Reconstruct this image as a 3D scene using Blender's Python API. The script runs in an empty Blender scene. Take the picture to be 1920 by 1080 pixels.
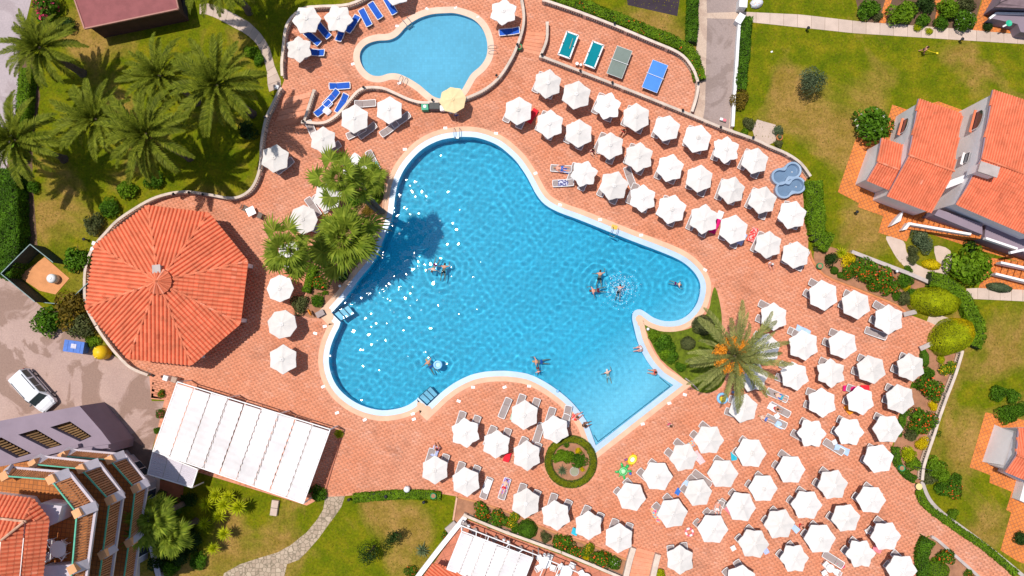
import bpy, math, random
import numpy as np
from mathutils import Vector, Matrix, geometry as G
random.seed(7)
RNG = np.random.default_rng(7)
SC = bpy.context.scene
COL = SC.collection
PI = math.pi

# ---------------------------------------------------------------- camera, sky, sun, exposure
FPX, HCAM = 1493.0, 75.0            # focal length in photo pixels, drone height in metres
NADIR = (985.0, 635.0)              # where the plumb line meets the photograph
dn = Vector(((NADIR[0] - 960) / FPX, (540 - NADIR[1]) / FPX, -1)).normalized()
QC = dn.rotation_difference(Vector((0, 0, -1)))
cd = bpy.data.cameras.new('camera')
cam = bpy.data.objects.new('camera', cd)
COL.objects.link(cam)
cam.location = (0, 0, HCAM)
cam.rotation_mode = 'QUATERNION'
cam.rotation_quaternion = QC
cd.sensor_width = 36
cd.lens = FPX * 36 / 1920
cd.clip_end = 1000
SC.camera = cam

SUN_TRAVEL = Vector((325, -195, -1493)).normalized()
world = bpy.data.worlds.new('World')
SC.world = world
world.use_nodes = True
wn = world.node_tree.nodes
sky = wn.new('ShaderNodeTexSky')
sky.sky_type = 'NISHITA'
sky.sun_disc = False
sky.sun_elevation = math.asin(-SUN_TRAVEL.z)
sky.sun_rotation = math.atan2(-SUN_TRAVEL.x, -SUN_TRAVEL.y)
bg = wn['Background']
bg.inputs[1].default_value = 0.115
world.node_tree.links.new(sky.outputs[0], bg.inputs[0])
sl = bpy.data.lights.new('sun', 'SUN')
sl.energy = 4.1
sl.angle = math.radians(0.53)
sl.color = (1.0, 0.955, 0.89)
so = bpy.data.objects.new('sun', sl)
COL.objects.link(so)
so.rotation_mode = 'QUATERNION'
so.rotation_quaternion = SUN_TRAVEL.to_track_quat('-Z', 'Y')
so.location = (-20, 15, 90)
SC.view_settings.view_transform = 'Standard'
SC.view_settings.look = 'None'
SC.view_settings.exposure = 0.0
SC.view_settings.gamma = 1.0
SC.render.film_transparent = False


def W(px, py, z=0.0):
    """world point that the photograph shows at pixel px, py when it lies at height z"""
    d = QC @ Vector(((px - 960) / FPX, (540 - py) / FPX, -1))
    t = (z - HCAM) / d.z
    return Vector((d.x * t, d.y * t, z))


def W2(pts, z=0.0):
    return [tuple(W(p[0], p[1], z)[:2]) for p in pts]


M_PX = 1 / 20.0


def ang(dx, dy):
    return math.atan2(-dy, dx)


# ---------------------------------------------------------------- mesh helpers
class MB:
    def __init__(s):
        s.v, s.f, s.m, s.a = [], [], [], []

    def add(s, vs, fs, mi=0, val=None):
        o = len(s.v)
        s.v.extend([tuple(p) for p in vs])
        if val is None:
            val = random.random()
        for f in fs:
            s.f.append([i + o for i in f])
            s.m.append(mi)
            s.a.append(val)

    def box(s, c, d, rz=0.0, mi=0, tx=1.0, ty=1.0, val=None):
        x, y, z = d[0] / 2, d[1] / 2, d[2] / 2
        cr, sr = math.cos(rz), math.sin(rz)
        vs = []
        for (a, b, e) in ((-1, -1, -1), (1, -1, -1), (1, 1, -1), (-1, 1, -1), (-1, -1, 1), (1, -1, 1), (1, 1, 1), (-1, 1, 1)):
            kx, ky = (tx, ty) if e > 0 else (1, 1)
            X, Y = a * x * kx, b * y * ky
            vs.append((c[0] + X * cr - Y * sr, c[1] + X * sr + Y * cr, c[2] + e * z))
        s.add(vs, [(0, 3, 2, 1), (4, 5, 6, 7), (0, 1, 5, 4), (1, 2, 6, 5), (2, 3, 7, 6), (3, 0, 4, 7)], mi, val)

    def bar(s, p, q, w, h, mi=0, up=(0, 0, 1)):
        p, q = Vector(p), Vector(q)
        d = (q - p).normalized()
        u = Vector(up)
        sd = d.cross(u)
        if sd.length < 1e-4:
            sd = d.cross(Vector((1, 0, 0)))
        sd.normalize()
        u = sd.cross(d)
        sd, u = sd * w / 2, u * h / 2
        vs = [p - sd - u, p + sd - u, p + sd + u, p - sd + u, q - sd - u, q + sd - u, q + sd + u, q - sd + u]
        s.add(vs, [(0, 1, 2, 3), (7, 6, 5, 4), (0, 4, 5, 1), (1, 5, 6, 2), (2, 6, 7, 3), (3, 7, 4, 0)], mi)

    def tube(s, pts, r, n=6, mi=0, closed=False, caps=True):
        pts = [Vector(p) for p in pts]
        k = len(pts)
        rs = r if isinstance(r, (list, tuple)) else [r] * k
        vs, fs = [], []
        ref = Vector((0, 0, 1))
        for i, p in enumerate(pts):
            a = pts[i - 1] if (i > 0 or closed) else p
            b = pts[(i + 1) % k] if (i < k - 1 or closed) else p
            d = (b - a).normalized()
            x = d.cross(ref)
            if x.length < .05:
                x = d.cross(Vector((1, 0, 0)))
            x.normalize()
            y = d.cross(x)
            for j in range(n):
                t = 2 * PI * j / n
                vs.append(p + (x * math.cos(t) + y * math.sin(t)) * rs[i])
        for i in range(k if closed else k - 1):
            i2 = (i + 1) % k
            for j in range(n):
                j2 = (j + 1) % n
                fs.append((i * n + j, i * n + j2, i2 * n + j2, i2 * n + j))
        if caps and not closed:
            fs.append(tuple(range(n - 1, -1, -1)))
            fs.append(tuple((k - 1) * n + j for j in range(n)))
        s.add(vs, fs, mi)

    def lathe(s, prof, n=12, c=(0, 0, 0), mi=0, sx=1.0, sy=1.0, rz=0.0, val=None):
        vs, fs = [], []
        cr, sr = math.cos(rz), math.sin(rz)
        for (r, z) in prof:
            for j in range(n):
                t = 2 * PI * j / n
                X, Y = r * math.cos(t) * sx, r * math.sin(t) * sy
                vs.append((c[0] + X * cr - Y * sr, c[1] + X * sr + Y * cr, c[2] + z))
        k = len(prof)
        for i in range(k - 1):
            for j in range(n):
                j2 = (j + 1) % n
                fs.append((i * n + j, i * n + j2, (i + 1) * n + j2, (i + 1) * n + j))
        fs.append(tuple(range(n - 1, -1, -1)))
        fs.append(tuple((k - 1) * n + j for j in range(n)))
        s.add(vs, fs, mi, val)

    def ball(s, c, r, n=10, m=6, mi=0, sx=1, sy=1, sz=1, rz=0.0):
        prof = [(max(.001, r * math.cos(a)), r * sz * math.sin(a)) for a in [(-PI / 2) + PI * i / m for i in range(m + 1)]]
        s.lathe(prof, n, c, mi, sx, sy, rz)

    def prism(s, poly, z0, z1, mi=0, val=None):
        n = len(poly)
        if sum(poly[i][0] * poly[(i + 1) % n][1] - poly[(i + 1) % n][0] * poly[i][1] for i in range(n)) < 0:
            poly = poly[::-1]
        vs = [(p[0], p[1], z0) for p in poly] + [(p[0], p[1], z1) for p in poly]
        fs = [tuple(range(n - 1, -1, -1)), tuple(range(n, 2 * n))]
        for i in range(n):
            j = (i + 1) % n
            fs.append((i, j, n + j, n + i))
        s.add(vs, fs, mi, val)

    def slab(s, top, th, mi=0, val=None):
        """3-D polygon with thickness th straight down"""
        n = len(top)
        top = [Vector(p) for p in top]
        if sum(top[i].x * top[(i + 1) % n].y - top[(i + 1) % n].x * top[i].y for i in range(n)) < 0:
            top = top[::-1]
        vs = [p - Vector((0, 0, th)) for p in top] + top
        fs = [tuple(range(n - 1, -1, -1)), tuple(range(n, 2 * n))]
        for i in range(n):
            j = (i + 1) % n
            fs.append((i, j, n + j, n + i))
        s.add(vs, fs, mi, val)

    def ribbon(s, pts, w, z0, z1, mi=0, closed=False):
        """wall of width w along a 2-D path"""
        n = len(pts)
        P = [Vector((p[0], p[1])) for p in pts]
        L, R = [], []
        for i in range(n):
            a = P[i - 1] if (i > 0 or closed) else P[i]
            b = P[(i + 1) % n] if (i < n - 1 or closed) else P[i]
            d = (b - a).normalized()
            nn = Vector((-d.y, d.x))
            L.append(P[i] + nn * w / 2)
            R.append(P[i] - nn * w / 2)
        vs = [(p.x, p.y, z0) for p in L] + [(p.x, p.y, z1) for p in L] + [(p.x, p.y, z1) for p in R] + [(p.x, p.y, z0) for p in R]
        fs = []
        for i in range(n if closed else n - 1):
            j = (i + 1) % n
            fs += [(j, i, n + i, n + j), (n + j, n + i, 2 * n + i, 2 * n + j), (2 * n + j, 2 * n + i, 3 * n + i, 3 * n + j)]
        if not closed:
            fs += [(0, 3 * n, 2 * n, n), (n - 1, 2 * n - 1, 3 * n - 1, 4 * n - 1)]
        s.add(vs, fs, mi)

    def build(s, name, mats, par=None, smooth=False, world=True):
        me = bpy.data.meshes.new(name)
        vs = s.v
        if par is not None and world:
            t = par
            while t.parent:
                t = t.parent
            o = t.location
            vs = [(p[0] - o.x, p[1] - o.y, p[2] - o.z) for p in vs]
        me.from_pydata(vs, [], s.f)
        if not isinstance(mats, (list, tuple)):
            mats = [mats]
        for m in mats:
            me.materials.append(m)
        me.polygons.foreach_set('material_index', s.m)
        at = me.attributes.new('v', 'FLOAT', 'FACE')
        at.data.foreach_set('value', s.a)
        if smooth:
            me.polygons.foreach_set('use_smooth', [True] * len(s.f))
        me.update()
        return link(name, me, par)


def link(name, me, par=None):
    o = bpy.data.objects.new(name, me)
    COL.objects.link(o)
    if par is not None:
        o.parent = par
    return o


def tag(o, label=None, cat=None, group=None, kind=None):
    if label:
        o['label'] = label
    if cat:
        o['category'] = cat
    if group:
        o['group'] = group
    if kind:
        o['kind'] = kind
    return o


def thing(name, label, cat, loc=(0, 0, 0), rz=0.0, group=None):
    o = bpy.data.objects.new(name, None)
    o.empty_display_size = .3
    COL.objects.link(o)
    o.location = loc
    o.rotation_euler = (0, 0, rz)
    return tag(o, label, cat, group)


def dup(root, loc, rz, label, group=None, scale=None):
    r = root.copy()
    COL.objects.link(r)
    r.location = loc
    r.rotation_euler = (0, 0, rz)
    if scale is not None:
        r.scale = scale if isinstance(scale, (tuple, list)) else (scale,) * 3
    r['label'] = label
    if group:
        r['group'] = group
    for ch in list(root.children):
        c = ch.copy()
        COL.objects.link(c)
        c.parent = r
        for g in list(ch.children):
            d = g.copy()
            COL.objects.link(d)
            d.parent = c
    return r


def recolor(o, mat, slot=0):
    sl_ = o.material_slots[slot]
    sl_.link = 'OBJECT'
    sl_.material = mat


def smooth_path(pts, closed=False, step=4):
    """Catmull-Rom through the points"""
    P = [Vector((p[0], p[1])) for p in pts]
    n = len(P)
    out = []
    for i in range(n if closed else n - 1):
        p0 = P[i - 1] if (i > 0 or closed) else P[i]
        p1, p2 = P[i], P[(i + 1) % n]
        p3 = P[(i + 2) % n] if (i + 2 < n or closed) else p2
        for k in range(step):
            t = k / step
            out.append(.5 * ((2 * p1) + (p2 - p0) * t + (2 * p0 - 5 * p1 + 4 * p2 - p3) * t * t + (3 * p1 - p0 - 3 * p2 + p3) * t ** 3))
    if not closed:
        out.append(P[-1])
    return [(p.x, p.y) for p in out]


def area2(p):
    return sum(p[i][0] * p[(i + 1) % len(p)][1] - p[(i + 1) % len(p)][0] * p[i][1] for i in range(len(p)))


def offset(poly, d):
    """grow a closed polygon by d"""
    n = len(poly)
    sgn = 1 if area2(poly) > 0 else -1
    out = []
    for i in range(n):
        a, b, c = Vector(poly[i - 1]), Vector(poly[i]), Vector(poly[(i + 1) % n])
        e1, e2 = (b - a), (c - b)
        if e1.length < 1e-6 or e2.length < 1e-6:
            out.append(tuple(b))
            continue
        e1.normalize()
        e2.normalize()
        n1, n2 = Vector((e1.y, -e1.x)) * sgn, Vector((e2.y, -e2.x)) * sgn
        m = n1 + n2
        k = max(.45, m.length / 2)
        m.normalize()
        out.append(tuple(b + m * d / k))
    return out


def inside(poly, X, Y):
    """vectorised point in polygon"""
    r = np.zeros(X.shape, bool)
    n = len(poly)
    for i in range(n):
        x1, y1 = poly[i]
        x2, y2 = poly[(i + 1) % n]
        if y1 == y2:
            continue
        c = ((y1 > Y) != (y2 > Y)) & (X < (x2 - x1) * (Y - y1) / (y2 - y1) + x1)
        r ^= c
    return r


def sheet(name, poly, z, mat, holes=(), kind='structure', par=None):
    loops = [[Vector((p[0], p[1], 0)) for p in poly]] + [[Vector((p[0], p[1], 0)) for p in h] for h in holes]
    tris = G.tessellate_polygon(loops)
    vs = [(p.x, p.y, z) for l in loops for p in l]
    mb = MB()
    fs = []
    for t in tris:
        a, b, c = (vs[i] for i in t)
        if (b[0] - a[0]) * (c[1] - a[1]) - (c[0] - a[0]) * (b[1] - a[1]) < 0:
            t = (t[0], t[2], t[1])
        fs.append(t)
    mb.add(vs, fs)
    o = mb.build(name, mat, par)
    if kind:
        o['kind'] = kind
    return o


def ring(name, inner, outer, z0, z1, mat, kind='structure'):
    n = len(inner)
    mb = MB()
    vs = [(p[0], p[1], z1) for p in inner] + [(p[0], p[1], z1) for p in outer] + [(p[0], p[1], z0) for p in outer] + [(p[0], p[1], z0) for p in inner]
    fs = []
    for i in range(n):
        j = (i + 1) % n
        fs += [(i, j, n + j, n + i), (n + i, n + j, 2 * n + j, 2 * n + i), (3 * n + i, 3 * n + j, j, i)]
    if area2(inner) > 0:
        fs = [f[::-1] for f in fs]
    mb.add(vs, fs)
    o = mb.build(name, mat)
    if kind:
        o['kind'] = kind
    return o


# ---------------------------------------------------------------- materials
def nt(name):
    m = bpy.data.materials.new(name)
    m.use_nodes = True
    t = m.node_tree
    return m, t, t.nodes, t.links, t.nodes['Principled BSDF']


def noise(n, l, vec, scale, detail=3, rough=.55, dist=0.0):
    t = n.new('ShaderNodeTexNoise')
    t.inputs['Scale'].default_value = scale
    t.inputs['Detail'].default_value = detail
    t.inputs['Roughness'].default_value = rough
    t.inputs['Distortion'].default_value = dist
    if vec is not None:
        l.new(vec, t.inputs['Vector'])
    return t.outputs['Fac']


def ramp(n, l, fac, stops):
    r = n.new('ShaderNodeValToRGB')
    e = r.color_ramp.elements
    while len(e) < len(stops):
        e.new(.5)
    for i, (p, c) in enumerate(stops):
        e[i].position = p
        e[i].color = (c[0], c[1], c[2], 1) if isinstance(c, (tuple, list)) else (c, c, c, 1)
    l.new(fac, r.inputs[0])
    return r.outputs[0]


def mixc(n, l, fac, a, b, mode='MIX'):
    m = n.new('ShaderNodeMix')
    m.data_type = 'RGBA'
    m.blend_type = mode
    for sock, v in ((m.inputs[0], fac), (m.inputs[6], a), (m.inputs[7], b)):
        if isinstance(v, (int, float)):
            sock.default_value = v
        elif isinstance(v, (tuple, list)):
            sock.default_value = (v[0], v[1], v[2], 1)
        else:
            l.new(v, sock)
    return m.outputs[2]


def coords(n, kind='Object'):
    return n.new('ShaderNodeTexCoord').outputs[kind]


def world_pos(n):
    return n.new('ShaderNodeNewGeometry').outputs['Position']


def attr_v(n, name='v'):
    a = n.new('ShaderNodeAttribute')
    a.attribute_name = name
    return a.outputs['Fac']


def bump(n, l, h, strength, dist=.05, normal=None):
    b = n.new('ShaderNodeBump')
    b.inputs['Strength'].default_value = strength
    b.inputs['Distance'].default_value = dist
    l.new(h, b.inputs['Height'])
    if normal is not None:
        l.new(normal, b.inputs['Normal'])
    return b.outputs[0]


def M(name, col, rough=.6, var=.18, scale=2.0, per=.12, bmp=0.0, bscale=8.0, metal=0.0, spec=.3, col2=None):
    """plain surface: two scales of noise, a per-piece shift, fine relief"""
    m, t, n, l, b = nt(name)
    pos = world_pos(n)
    dk = tuple(c * (1 - var) for c in col) if col2 is None else col2
    lt = tuple(min(.95, c * (1 + var * .6)) for c in col)
    f1 = noise(n, l, pos, scale, 4, .65)
    c = ramp(n, l, f1, [(.3, dk), (.62, lt)])
    if per:
        v = attr_v(n)
        g = ramp(n, l, v, [(0, 1 - per), (1, 1 + per)])
        c = mixc(n, l, 1.0, c, g, 'MULTIPLY')
    l.new(c, b.inputs['Base Color'])
    b.inputs['Roughness'].default_value = rough
    b.inputs['Metallic'].default_value = metal
    b.inputs['Specular IOR Level'].default_value = spec
    if bmp:
        l.new(bump(n, l, noise(n, l, pos, bscale, 3), bmp), b.inputs['Normal'])
    return m


def leaf_mat(name, dark, light, trans=.25):
    m, t, n, l, b = nt(name)
    v = attr_v(n)
    c = ramp(n, l, v, [(0, dark), (1, light)])
    nz = noise(n, l, world_pos(n), 1.3, 3)
    c = mixc(n, l, 1.0, c, ramp(n, l, nz, [(.3, .72), (.7, 1.25)]), 'MULTIPLY')
    l.new(c, b.inputs['Base Color'])
    b.inputs['Roughness'].default_value = .6
    b.inputs['Specular IOR Level'].default_value = .12
    tr = n.new('ShaderNodeBsdfTranslucent')
    l.new(c, tr.inputs['Color'])
    mx = n.new('ShaderNodeMixShader')
    mx.inputs[0].default_value = trans
    l.new(b.outputs[0], mx.inputs[1])
    l.new(tr.outputs[0], mx.inputs[2])
    l.new(mx.outputs[0], n['Material Output'].inputs[0])
    return m


def lawn_mat():
    m, t, n, l, b = nt('lawn')
    p = world_pos(n)
    big = noise(n, l, p, .11, 5, .6, .6)
    mid = noise(n, l, p, .55, 5, .65)
    fine = noise(n, l, p, 5.0, 4, .7)
    c = ramp(n, l, mid, [(.32, (.085, .120, .001)), (.5, (.140, .155, .002)), (.68, (.215, .182, .006))])
    # worn and sun scorched places
    for (wx, wy, wr) in ((1840, 690, 7), (1800, 830, 5), (1480, 175, 5), (1650, 150, 4), (1600, 300, 5), (1630, 425, 4), (1560, 260, 4), (95, 400, 4), (780, 985, 4), (700, 965, 3.5), (165, 70, 3), (450, 60, 3), (432, 985, 3), (1850, 1000, 3)):
        q = W(wx, wy)
        vd = n.new('ShaderNodeVectorMath')
        vd.operation = 'DISTANCE'
        l.new(p, vd.inputs[0])
        vd.inputs[1].default_value = (q.x, q.y, -.03)
        mr = n.new('ShaderNodeMapRange')
        mr.interpolation_type = 'SMOOTHSTEP'
        mr.inputs[1].default_value = wr
        mr.inputs[2].default_value = 0
        mr.inputs[3].default_value = 0
        mr.inputs[4].default_value = .17
        l.new(vd.outputs['Value'], mr.inputs[0])
        ad = n.new('ShaderNodeMath')
        l.new(big, ad.inputs[0])
        l.new(mr.outputs[0], ad.inputs[1])
        big = ad.outputs[0]
    dry = ramp(n, l, big, [(.515, 0.0), (.66, .92)])
    c = mixc(n, l, dry, c, ramp(n, l, mid, [(.35, (.235, .155, .022)), (.65, (.36, .205, .060))]))
    c = mixc(n, l, 1.0, c, ramp(n, l, fine, [(.28, .62), (.72, 1.36)]), 'MULTIPLY')
    l.new(c, b.inputs['Base Color'])
    b.inputs['Roughness'].default_value = .9
    b.inputs['Specular IOR Level'].default_value = .1
    l.new(bump(n, l, noise(n, l, p, 14, 3, .7), .8, .06), b.inputs['Normal'])
    return m


def paver_mat():
    m, t, n, l, b = nt('paver')
    p = world_pos(n)
    v = attr_v(n)
    c = ramp(n, l, v, [(0, (.62, .255, .150)), (.2, (.685, .292, .175)), (.85, (.725, .318, .192)), (1, (.75, .36, .24))])
    big = noise(n, l, p, .16, 4, .6)
    c = mixc(n, l, ramp(n, l, big, [(.40, 0.0), (.62, .8)]), c, mixc(n, l, .55, c, (.66, .20, .085)))
    wear = noise(n, l, p, .7, 5, .7)
    c = mixc(n, l, ramp(n, l, wear, [(.55, 0.0), (.72, .45)]), c, (.70, .36, .26))
    stain = noise(n, l, p, .33, 6, .68, .8)
    c = mixc(n, l, 1.0, c, ramp(n, l, stain, [(.34, .80), (.46, 1.0), (.7, 1.05)]), 'MULTIPLY')
    c = mixc(n, l, 1.0, c, ramp(n, l, noise(n, l, p, 4, 4, .7), [(.3, .86), (.7, 1.1)]), 'MULTIPLY')
    l.new(c, b.inputs['Base Color'])
    b.inputs['Roughness'].default_value = .75
    b.inputs['Specular IOR Level'].default_value = .2
    return m


def grid_mat(name, c1, c2, mortar, sx, sy, rot, msize=.03, rough=.7):
    m, t, n, l, b = nt(name)
    mp = n.new('ShaderNodeMapping')
    mp.inputs['Rotation'].default_value = (0, 0, rot)
    l.new(world_pos(n), mp.inputs[0])
    br = n.new('ShaderNodeTexBrick')
    br.inputs['Scale'].default_value = 1.0
    br.inputs['Brick Width'].default_value = sx
    br.inputs['Row Height'].default_value = sy
    br.inputs['Mortar Size'].default_value = msize
    br.offset = 0.0
    l.new(mp.outputs[0], br.inputs['Vector'])
    for k, c in (('Color1', c1), ('Color2', c2), ('Mortar', mortar)):
        br.inputs[k].default_value = (*c, 1)
    c = mixc(n, l, 1.0, br.outputs['Color'], ramp(n, l, noise(n, l, world_pos(n), .8, 4, .7), [(.3, .8), (.7, 1.15)]), 'MULTIPLY')
    l.new(c, b.inputs['Base Color'])
    b.inputs['Roughness'].default_value = rough
    b.inputs['Specular IOR Level'].default_value = .25
    inv = n.new('ShaderNodeMath')
    inv.operation = 'SUBTRACT'
    inv.inputs[0].default_value = 1
    l.new(br.outputs['Fac'], inv.inputs[1])
    l.new(bump(n, l, inv.outputs[0], .5, .02), b.inputs['Normal'])
    return m


def cobble_mat():
    m, t, n, l, b = nt('crazy_paving')
    vo = n.new('ShaderNodeTexVoronoi')
    vo.feature = 'DISTANCE_TO_EDGE'
    vo.inputs['Scale'].default_value = 2.6
    vo.inputs['Randomness'].default_value = .55
    l.new(world_pos(n), vo.inputs['Vector'])
    v2 = n.new('ShaderNodeTexVoronoi')
    v2.inputs['Scale'].default_value = 2.6
    v2.inputs['Randomness'].default_value = .55
    l.new(world_pos(n), v2.inputs['Vector'])
    st = ramp(n, l, noise(n, l, v2.outputs['Color'], 3.0, 1), [(.3, (.37, .27, .19)), (.7, (.50, .39, .28))])
    c = mixc(n, l, ramp(n, l, vo.outputs['Distance'], [(.02, 0.0), (.09, 1.0)]), (.22, .17, .11), st)
    l.new(c, b.inputs['Base Color'])
    b.inputs['Roughness'].default_value = .85
    l.new(bump(n, l, ramp(n, l, vo.outputs['Distance'], [(.0, 0.0), (.1, 1.0)]), .6, .03), b.inputs['Normal'])
    return m


def road_mat(name, a, bcol, stain):
    m, t, n, l, b = nt(name)
    p = world_pos(n)
    c = ramp(n, l, noise(n, l, p, .35, 5, .65, .4), [(.3, a), (.7, bcol)])
    s = ramp(n, l, noise(n, l, p, .22, 6, .55, 1.2), [(.52, 0.0), (.56, .75)])
    c = mixc(n, l, s, c, stain)
    c = mixc(n, l, 1.0, c, ramp(n, l, noise(n, l, p, 7, 4, .75), [(.3, .85), (.7, 1.12)]), 'MULTIPLY')
    l.new(c, b.inputs['Base Color'])
    b.inputs['Roughness'].default_value = .85
    b.inputs['Specular IOR Level'].default_value = .2
    l.new(bump(n, l, noise(n, l, p, 20, 3), .3, .02), b.inputs['Normal'])
    return m


def water_mat(name, tint):
    """clear pool water over real waves: refraction below, mirror by Fresnel above"""
    m, t, n, l, b = nt(name)
    n.remove(b)
    rf = n.new('ShaderNodeBsdfRefraction')
    rf.inputs['IOR'].default_value = 1.33
    rf.inputs['Roughness'].default_value = 0
    rf.inputs[0].default_value = (*tint, 1)
    gl = n.new('ShaderNodeBsdfGlossy')
    gl.inputs['Roughness'].default_value = .022
    fr = n.new('ShaderNodeFresnel')
    fr.inputs['IOR'].default_value = 1.33
    mx = n.new('ShaderNodeMixShader')
    l.new(fr.outputs[0], mx.inputs[0])
    l.new(rf.outputs[0], mx.inputs[1])
    l.new(gl.outputs[0], mx.inputs[2])
    l.new(mx.outputs[0], n['Material Output'].inputs[0])
    return m


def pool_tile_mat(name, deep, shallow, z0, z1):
    """mosaic tiles: the depth tint of the water is painted in, paler where shallow"""
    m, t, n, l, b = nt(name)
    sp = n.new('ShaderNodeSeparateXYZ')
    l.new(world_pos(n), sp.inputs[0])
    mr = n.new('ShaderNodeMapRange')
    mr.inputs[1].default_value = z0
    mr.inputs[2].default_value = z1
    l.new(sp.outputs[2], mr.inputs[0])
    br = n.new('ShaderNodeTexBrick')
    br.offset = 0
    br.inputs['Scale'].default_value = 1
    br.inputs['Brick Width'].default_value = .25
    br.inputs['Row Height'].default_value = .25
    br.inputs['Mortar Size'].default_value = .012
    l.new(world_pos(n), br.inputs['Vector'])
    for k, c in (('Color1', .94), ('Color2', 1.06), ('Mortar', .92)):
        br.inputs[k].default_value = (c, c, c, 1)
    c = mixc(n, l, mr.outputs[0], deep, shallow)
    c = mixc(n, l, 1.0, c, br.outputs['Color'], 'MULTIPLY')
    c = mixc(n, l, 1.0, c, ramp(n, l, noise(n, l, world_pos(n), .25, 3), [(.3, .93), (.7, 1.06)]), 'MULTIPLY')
    l.new(c, b.inputs['Base Color'])
    b.inputs['Roughness'].default_value = .5
    return m


LAWN = lawn_mat()
PAVER = paver_mat()
MORTAR = M('deck_joint', (.63, .27, .165), .9, .2, 1.0, 0)
BEIGE = M('coping_stone', (.70, .44, .29), .7, .12, .8, 0)
BANDM = M('pool_edge_tile', (.42, .545, .69), .35, .10, .7, 0, spec=.4)
KIDCOPE = M('pale_coping', (.72, .52, .39), .7, .10, .8, 0)
POOLTILE = pool_tile_mat('pool_mosaic', (.022, .49, .67), (.42, .67, .79), -1.3, -.42)  # deep to shallow water tint painted into the tile colour
KIDTILE = pool_tile_mat('paddling_mosaic', (.34, .58, .72), (.34, .58, .72), -2, -1)
RAIL = M('cast_stone', (.62, .50, .41), .8, .18, 1.5, .1, .2, 12)
BALU = M('baluster_stone', (.74, .62, .48), .8, .15, 3, .1)
PLINTH = M('plinth_render', (.44, .31, .24), .85, .2, 1.2, .08)
WHITEP = M('white_paint', (.80, .78, .76), .45, .05, 1.0, .03)
OFFWALL = M('white_render', (.84, .79, .78), .85, .07, .5, .02, .15, 20)
GREYSHADEWALL = M('grey_and_shade_render', (.26, .20, .24), .85, .10, .4, .02, .15, 20)  # mauve grey carries painted shade on the gallery block and row house front
CANVAS = M('parasol_canvas', (.745, .695, .655), .8, .09, .9, .025, .12, 6)
AWNCAN = M('awning_canvas', (.71, .665, .65), .8, .14, .45, .03, .15, 5)


def obj_shade(m, lo, hi):
    t = m.node_tree
    b = t.nodes['Principled BSDF']
    src = b.inputs['Base Color'].links[0].from_socket
    oi = t.nodes.new('ShaderNodeObjectInfo')
    c = mixc(t.nodes, t.links, 1.0, src, ramp(t.nodes, t.links, oi.outputs['Random'], [(0, lo), (1, hi)]), 'MULTIPLY')
    t.links.new(c, b.inputs['Base Color'])


obj_shade(CANVAS, (.90, .89, .87), (1.05, 1.05, 1.05))
PEACH = M('peach_canvas', (.80, .60, .33), .8, .08, 1.2, .03)
METAL = M('steel', (.55, .55, .56), .3, .05, 3, 0, metal=.9)
DARKMET = M('black_metal', (.02, .02, .022), .45, .1, 3, 0)
PLASTIC = M('white_plastic', (.78, .77, .76), .4, .04, 2, .03, spec=.5)
GREYFAB = M('grey_mesh', (.33, .27, .255), .8, .10, 5, .12, .2, 30)
BLUEFAB = M('blue_mesh', (.006, .085, .46), .7, .12, 3, .1, .1, 30)
TILE = None
SOIL = M('bed_soil', (.36, .17, .095), .95, .25, 1.4, 0, .5, 8)
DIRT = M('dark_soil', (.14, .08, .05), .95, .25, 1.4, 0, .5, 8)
CONC = M('path_concrete', (.55, .42, .34), .85, .10, 1.1, .10, .2, 14)
PATIO = grid_mat('patio_tile', (.66, .19, .035), (.70, .22, .05), (.42, .14, .05), .31, .31, -.36, .03)
ROAD = road_mat('forecourt_concrete', (.40, .27, .23), (.47, .325, .27), (.25, .155, .115))
ASPH = road_mat('grey_asphalt', (.31, .235, .21), (.36, .275, .245), (.25, .185, .16))
PALEROAD = road_mat('pale_kerbside', (.52, .38, .29), (.58, .44, .34), (.44, .31, .24))
ROADTL = road_mat('plain_road', (.40, .33, .335), (.45, .37, .37), (.35, .28, .28))
COBBLE = cobble_mat()
STONE = M('grey_kerb_stone', (.44, .37, .34), .85, .15, 1.2, .1, .2, 10)
TRUNKM = M('palm_bark', (.12, .085, .06), .9, .3, 3, .2, .6, 10)
BARK = M('bark', (.09, .06, .04), .9, .3, 3, .2, .5, 12)
FROND = leaf_mat('date_frond', (.055, .085, .004), (.25, .275, .022), .3)
FROND2 = leaf_mat('grey_frond', (.13, .155, .035), (.36, .36, .11), .3)
FANLEAF = leaf_mat('fan_leaf', (.095, .155, .008), (.34, .40, .04), .32)
LEAF = {
    'green': leaf_mat('leaf_green', (.035, .095, .004), (.12, .25, .012)),
    'bright': leaf_mat('leaf_bright', (.075, .16, .004), (.21, .34, .014)),
    'dark': leaf_mat('leaf_dark', (.012, .035, .005), (.05, .095, .016)),
    'olive': leaf_mat('leaf_olive', (.05, .065, .018), (.17, .18, .06)),
    'rust': leaf_mat('leaf_rust', (.10, .08, .010), (.30, .19, .022)),
    'yellow': leaf_mat('leaf_yellow', (.52, .40, .004), (.84, .64, .006)),
    'lime': leaf_mat('leaf_lime', (.27, .33, .004), (.55, .57, .008)),
    'sage': leaf_mat('leaf_sage', (.07, .11, .05), (.17, .21, .10)),
}
FLOWER = {
    'orange': M('flower_orange', (.75, .10, .015), .6, .15, 5, .2),
    'pink': M('flower_pink', (.75, .06, .14), .6, .15, 5, .2),
    'white': M('flower_white', (.80, .74, .68), .6, .1, 5, .1),
    'gold': M('flower_gold', (.80, .48, .01), .6, .1, 5, .15),
}


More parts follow.
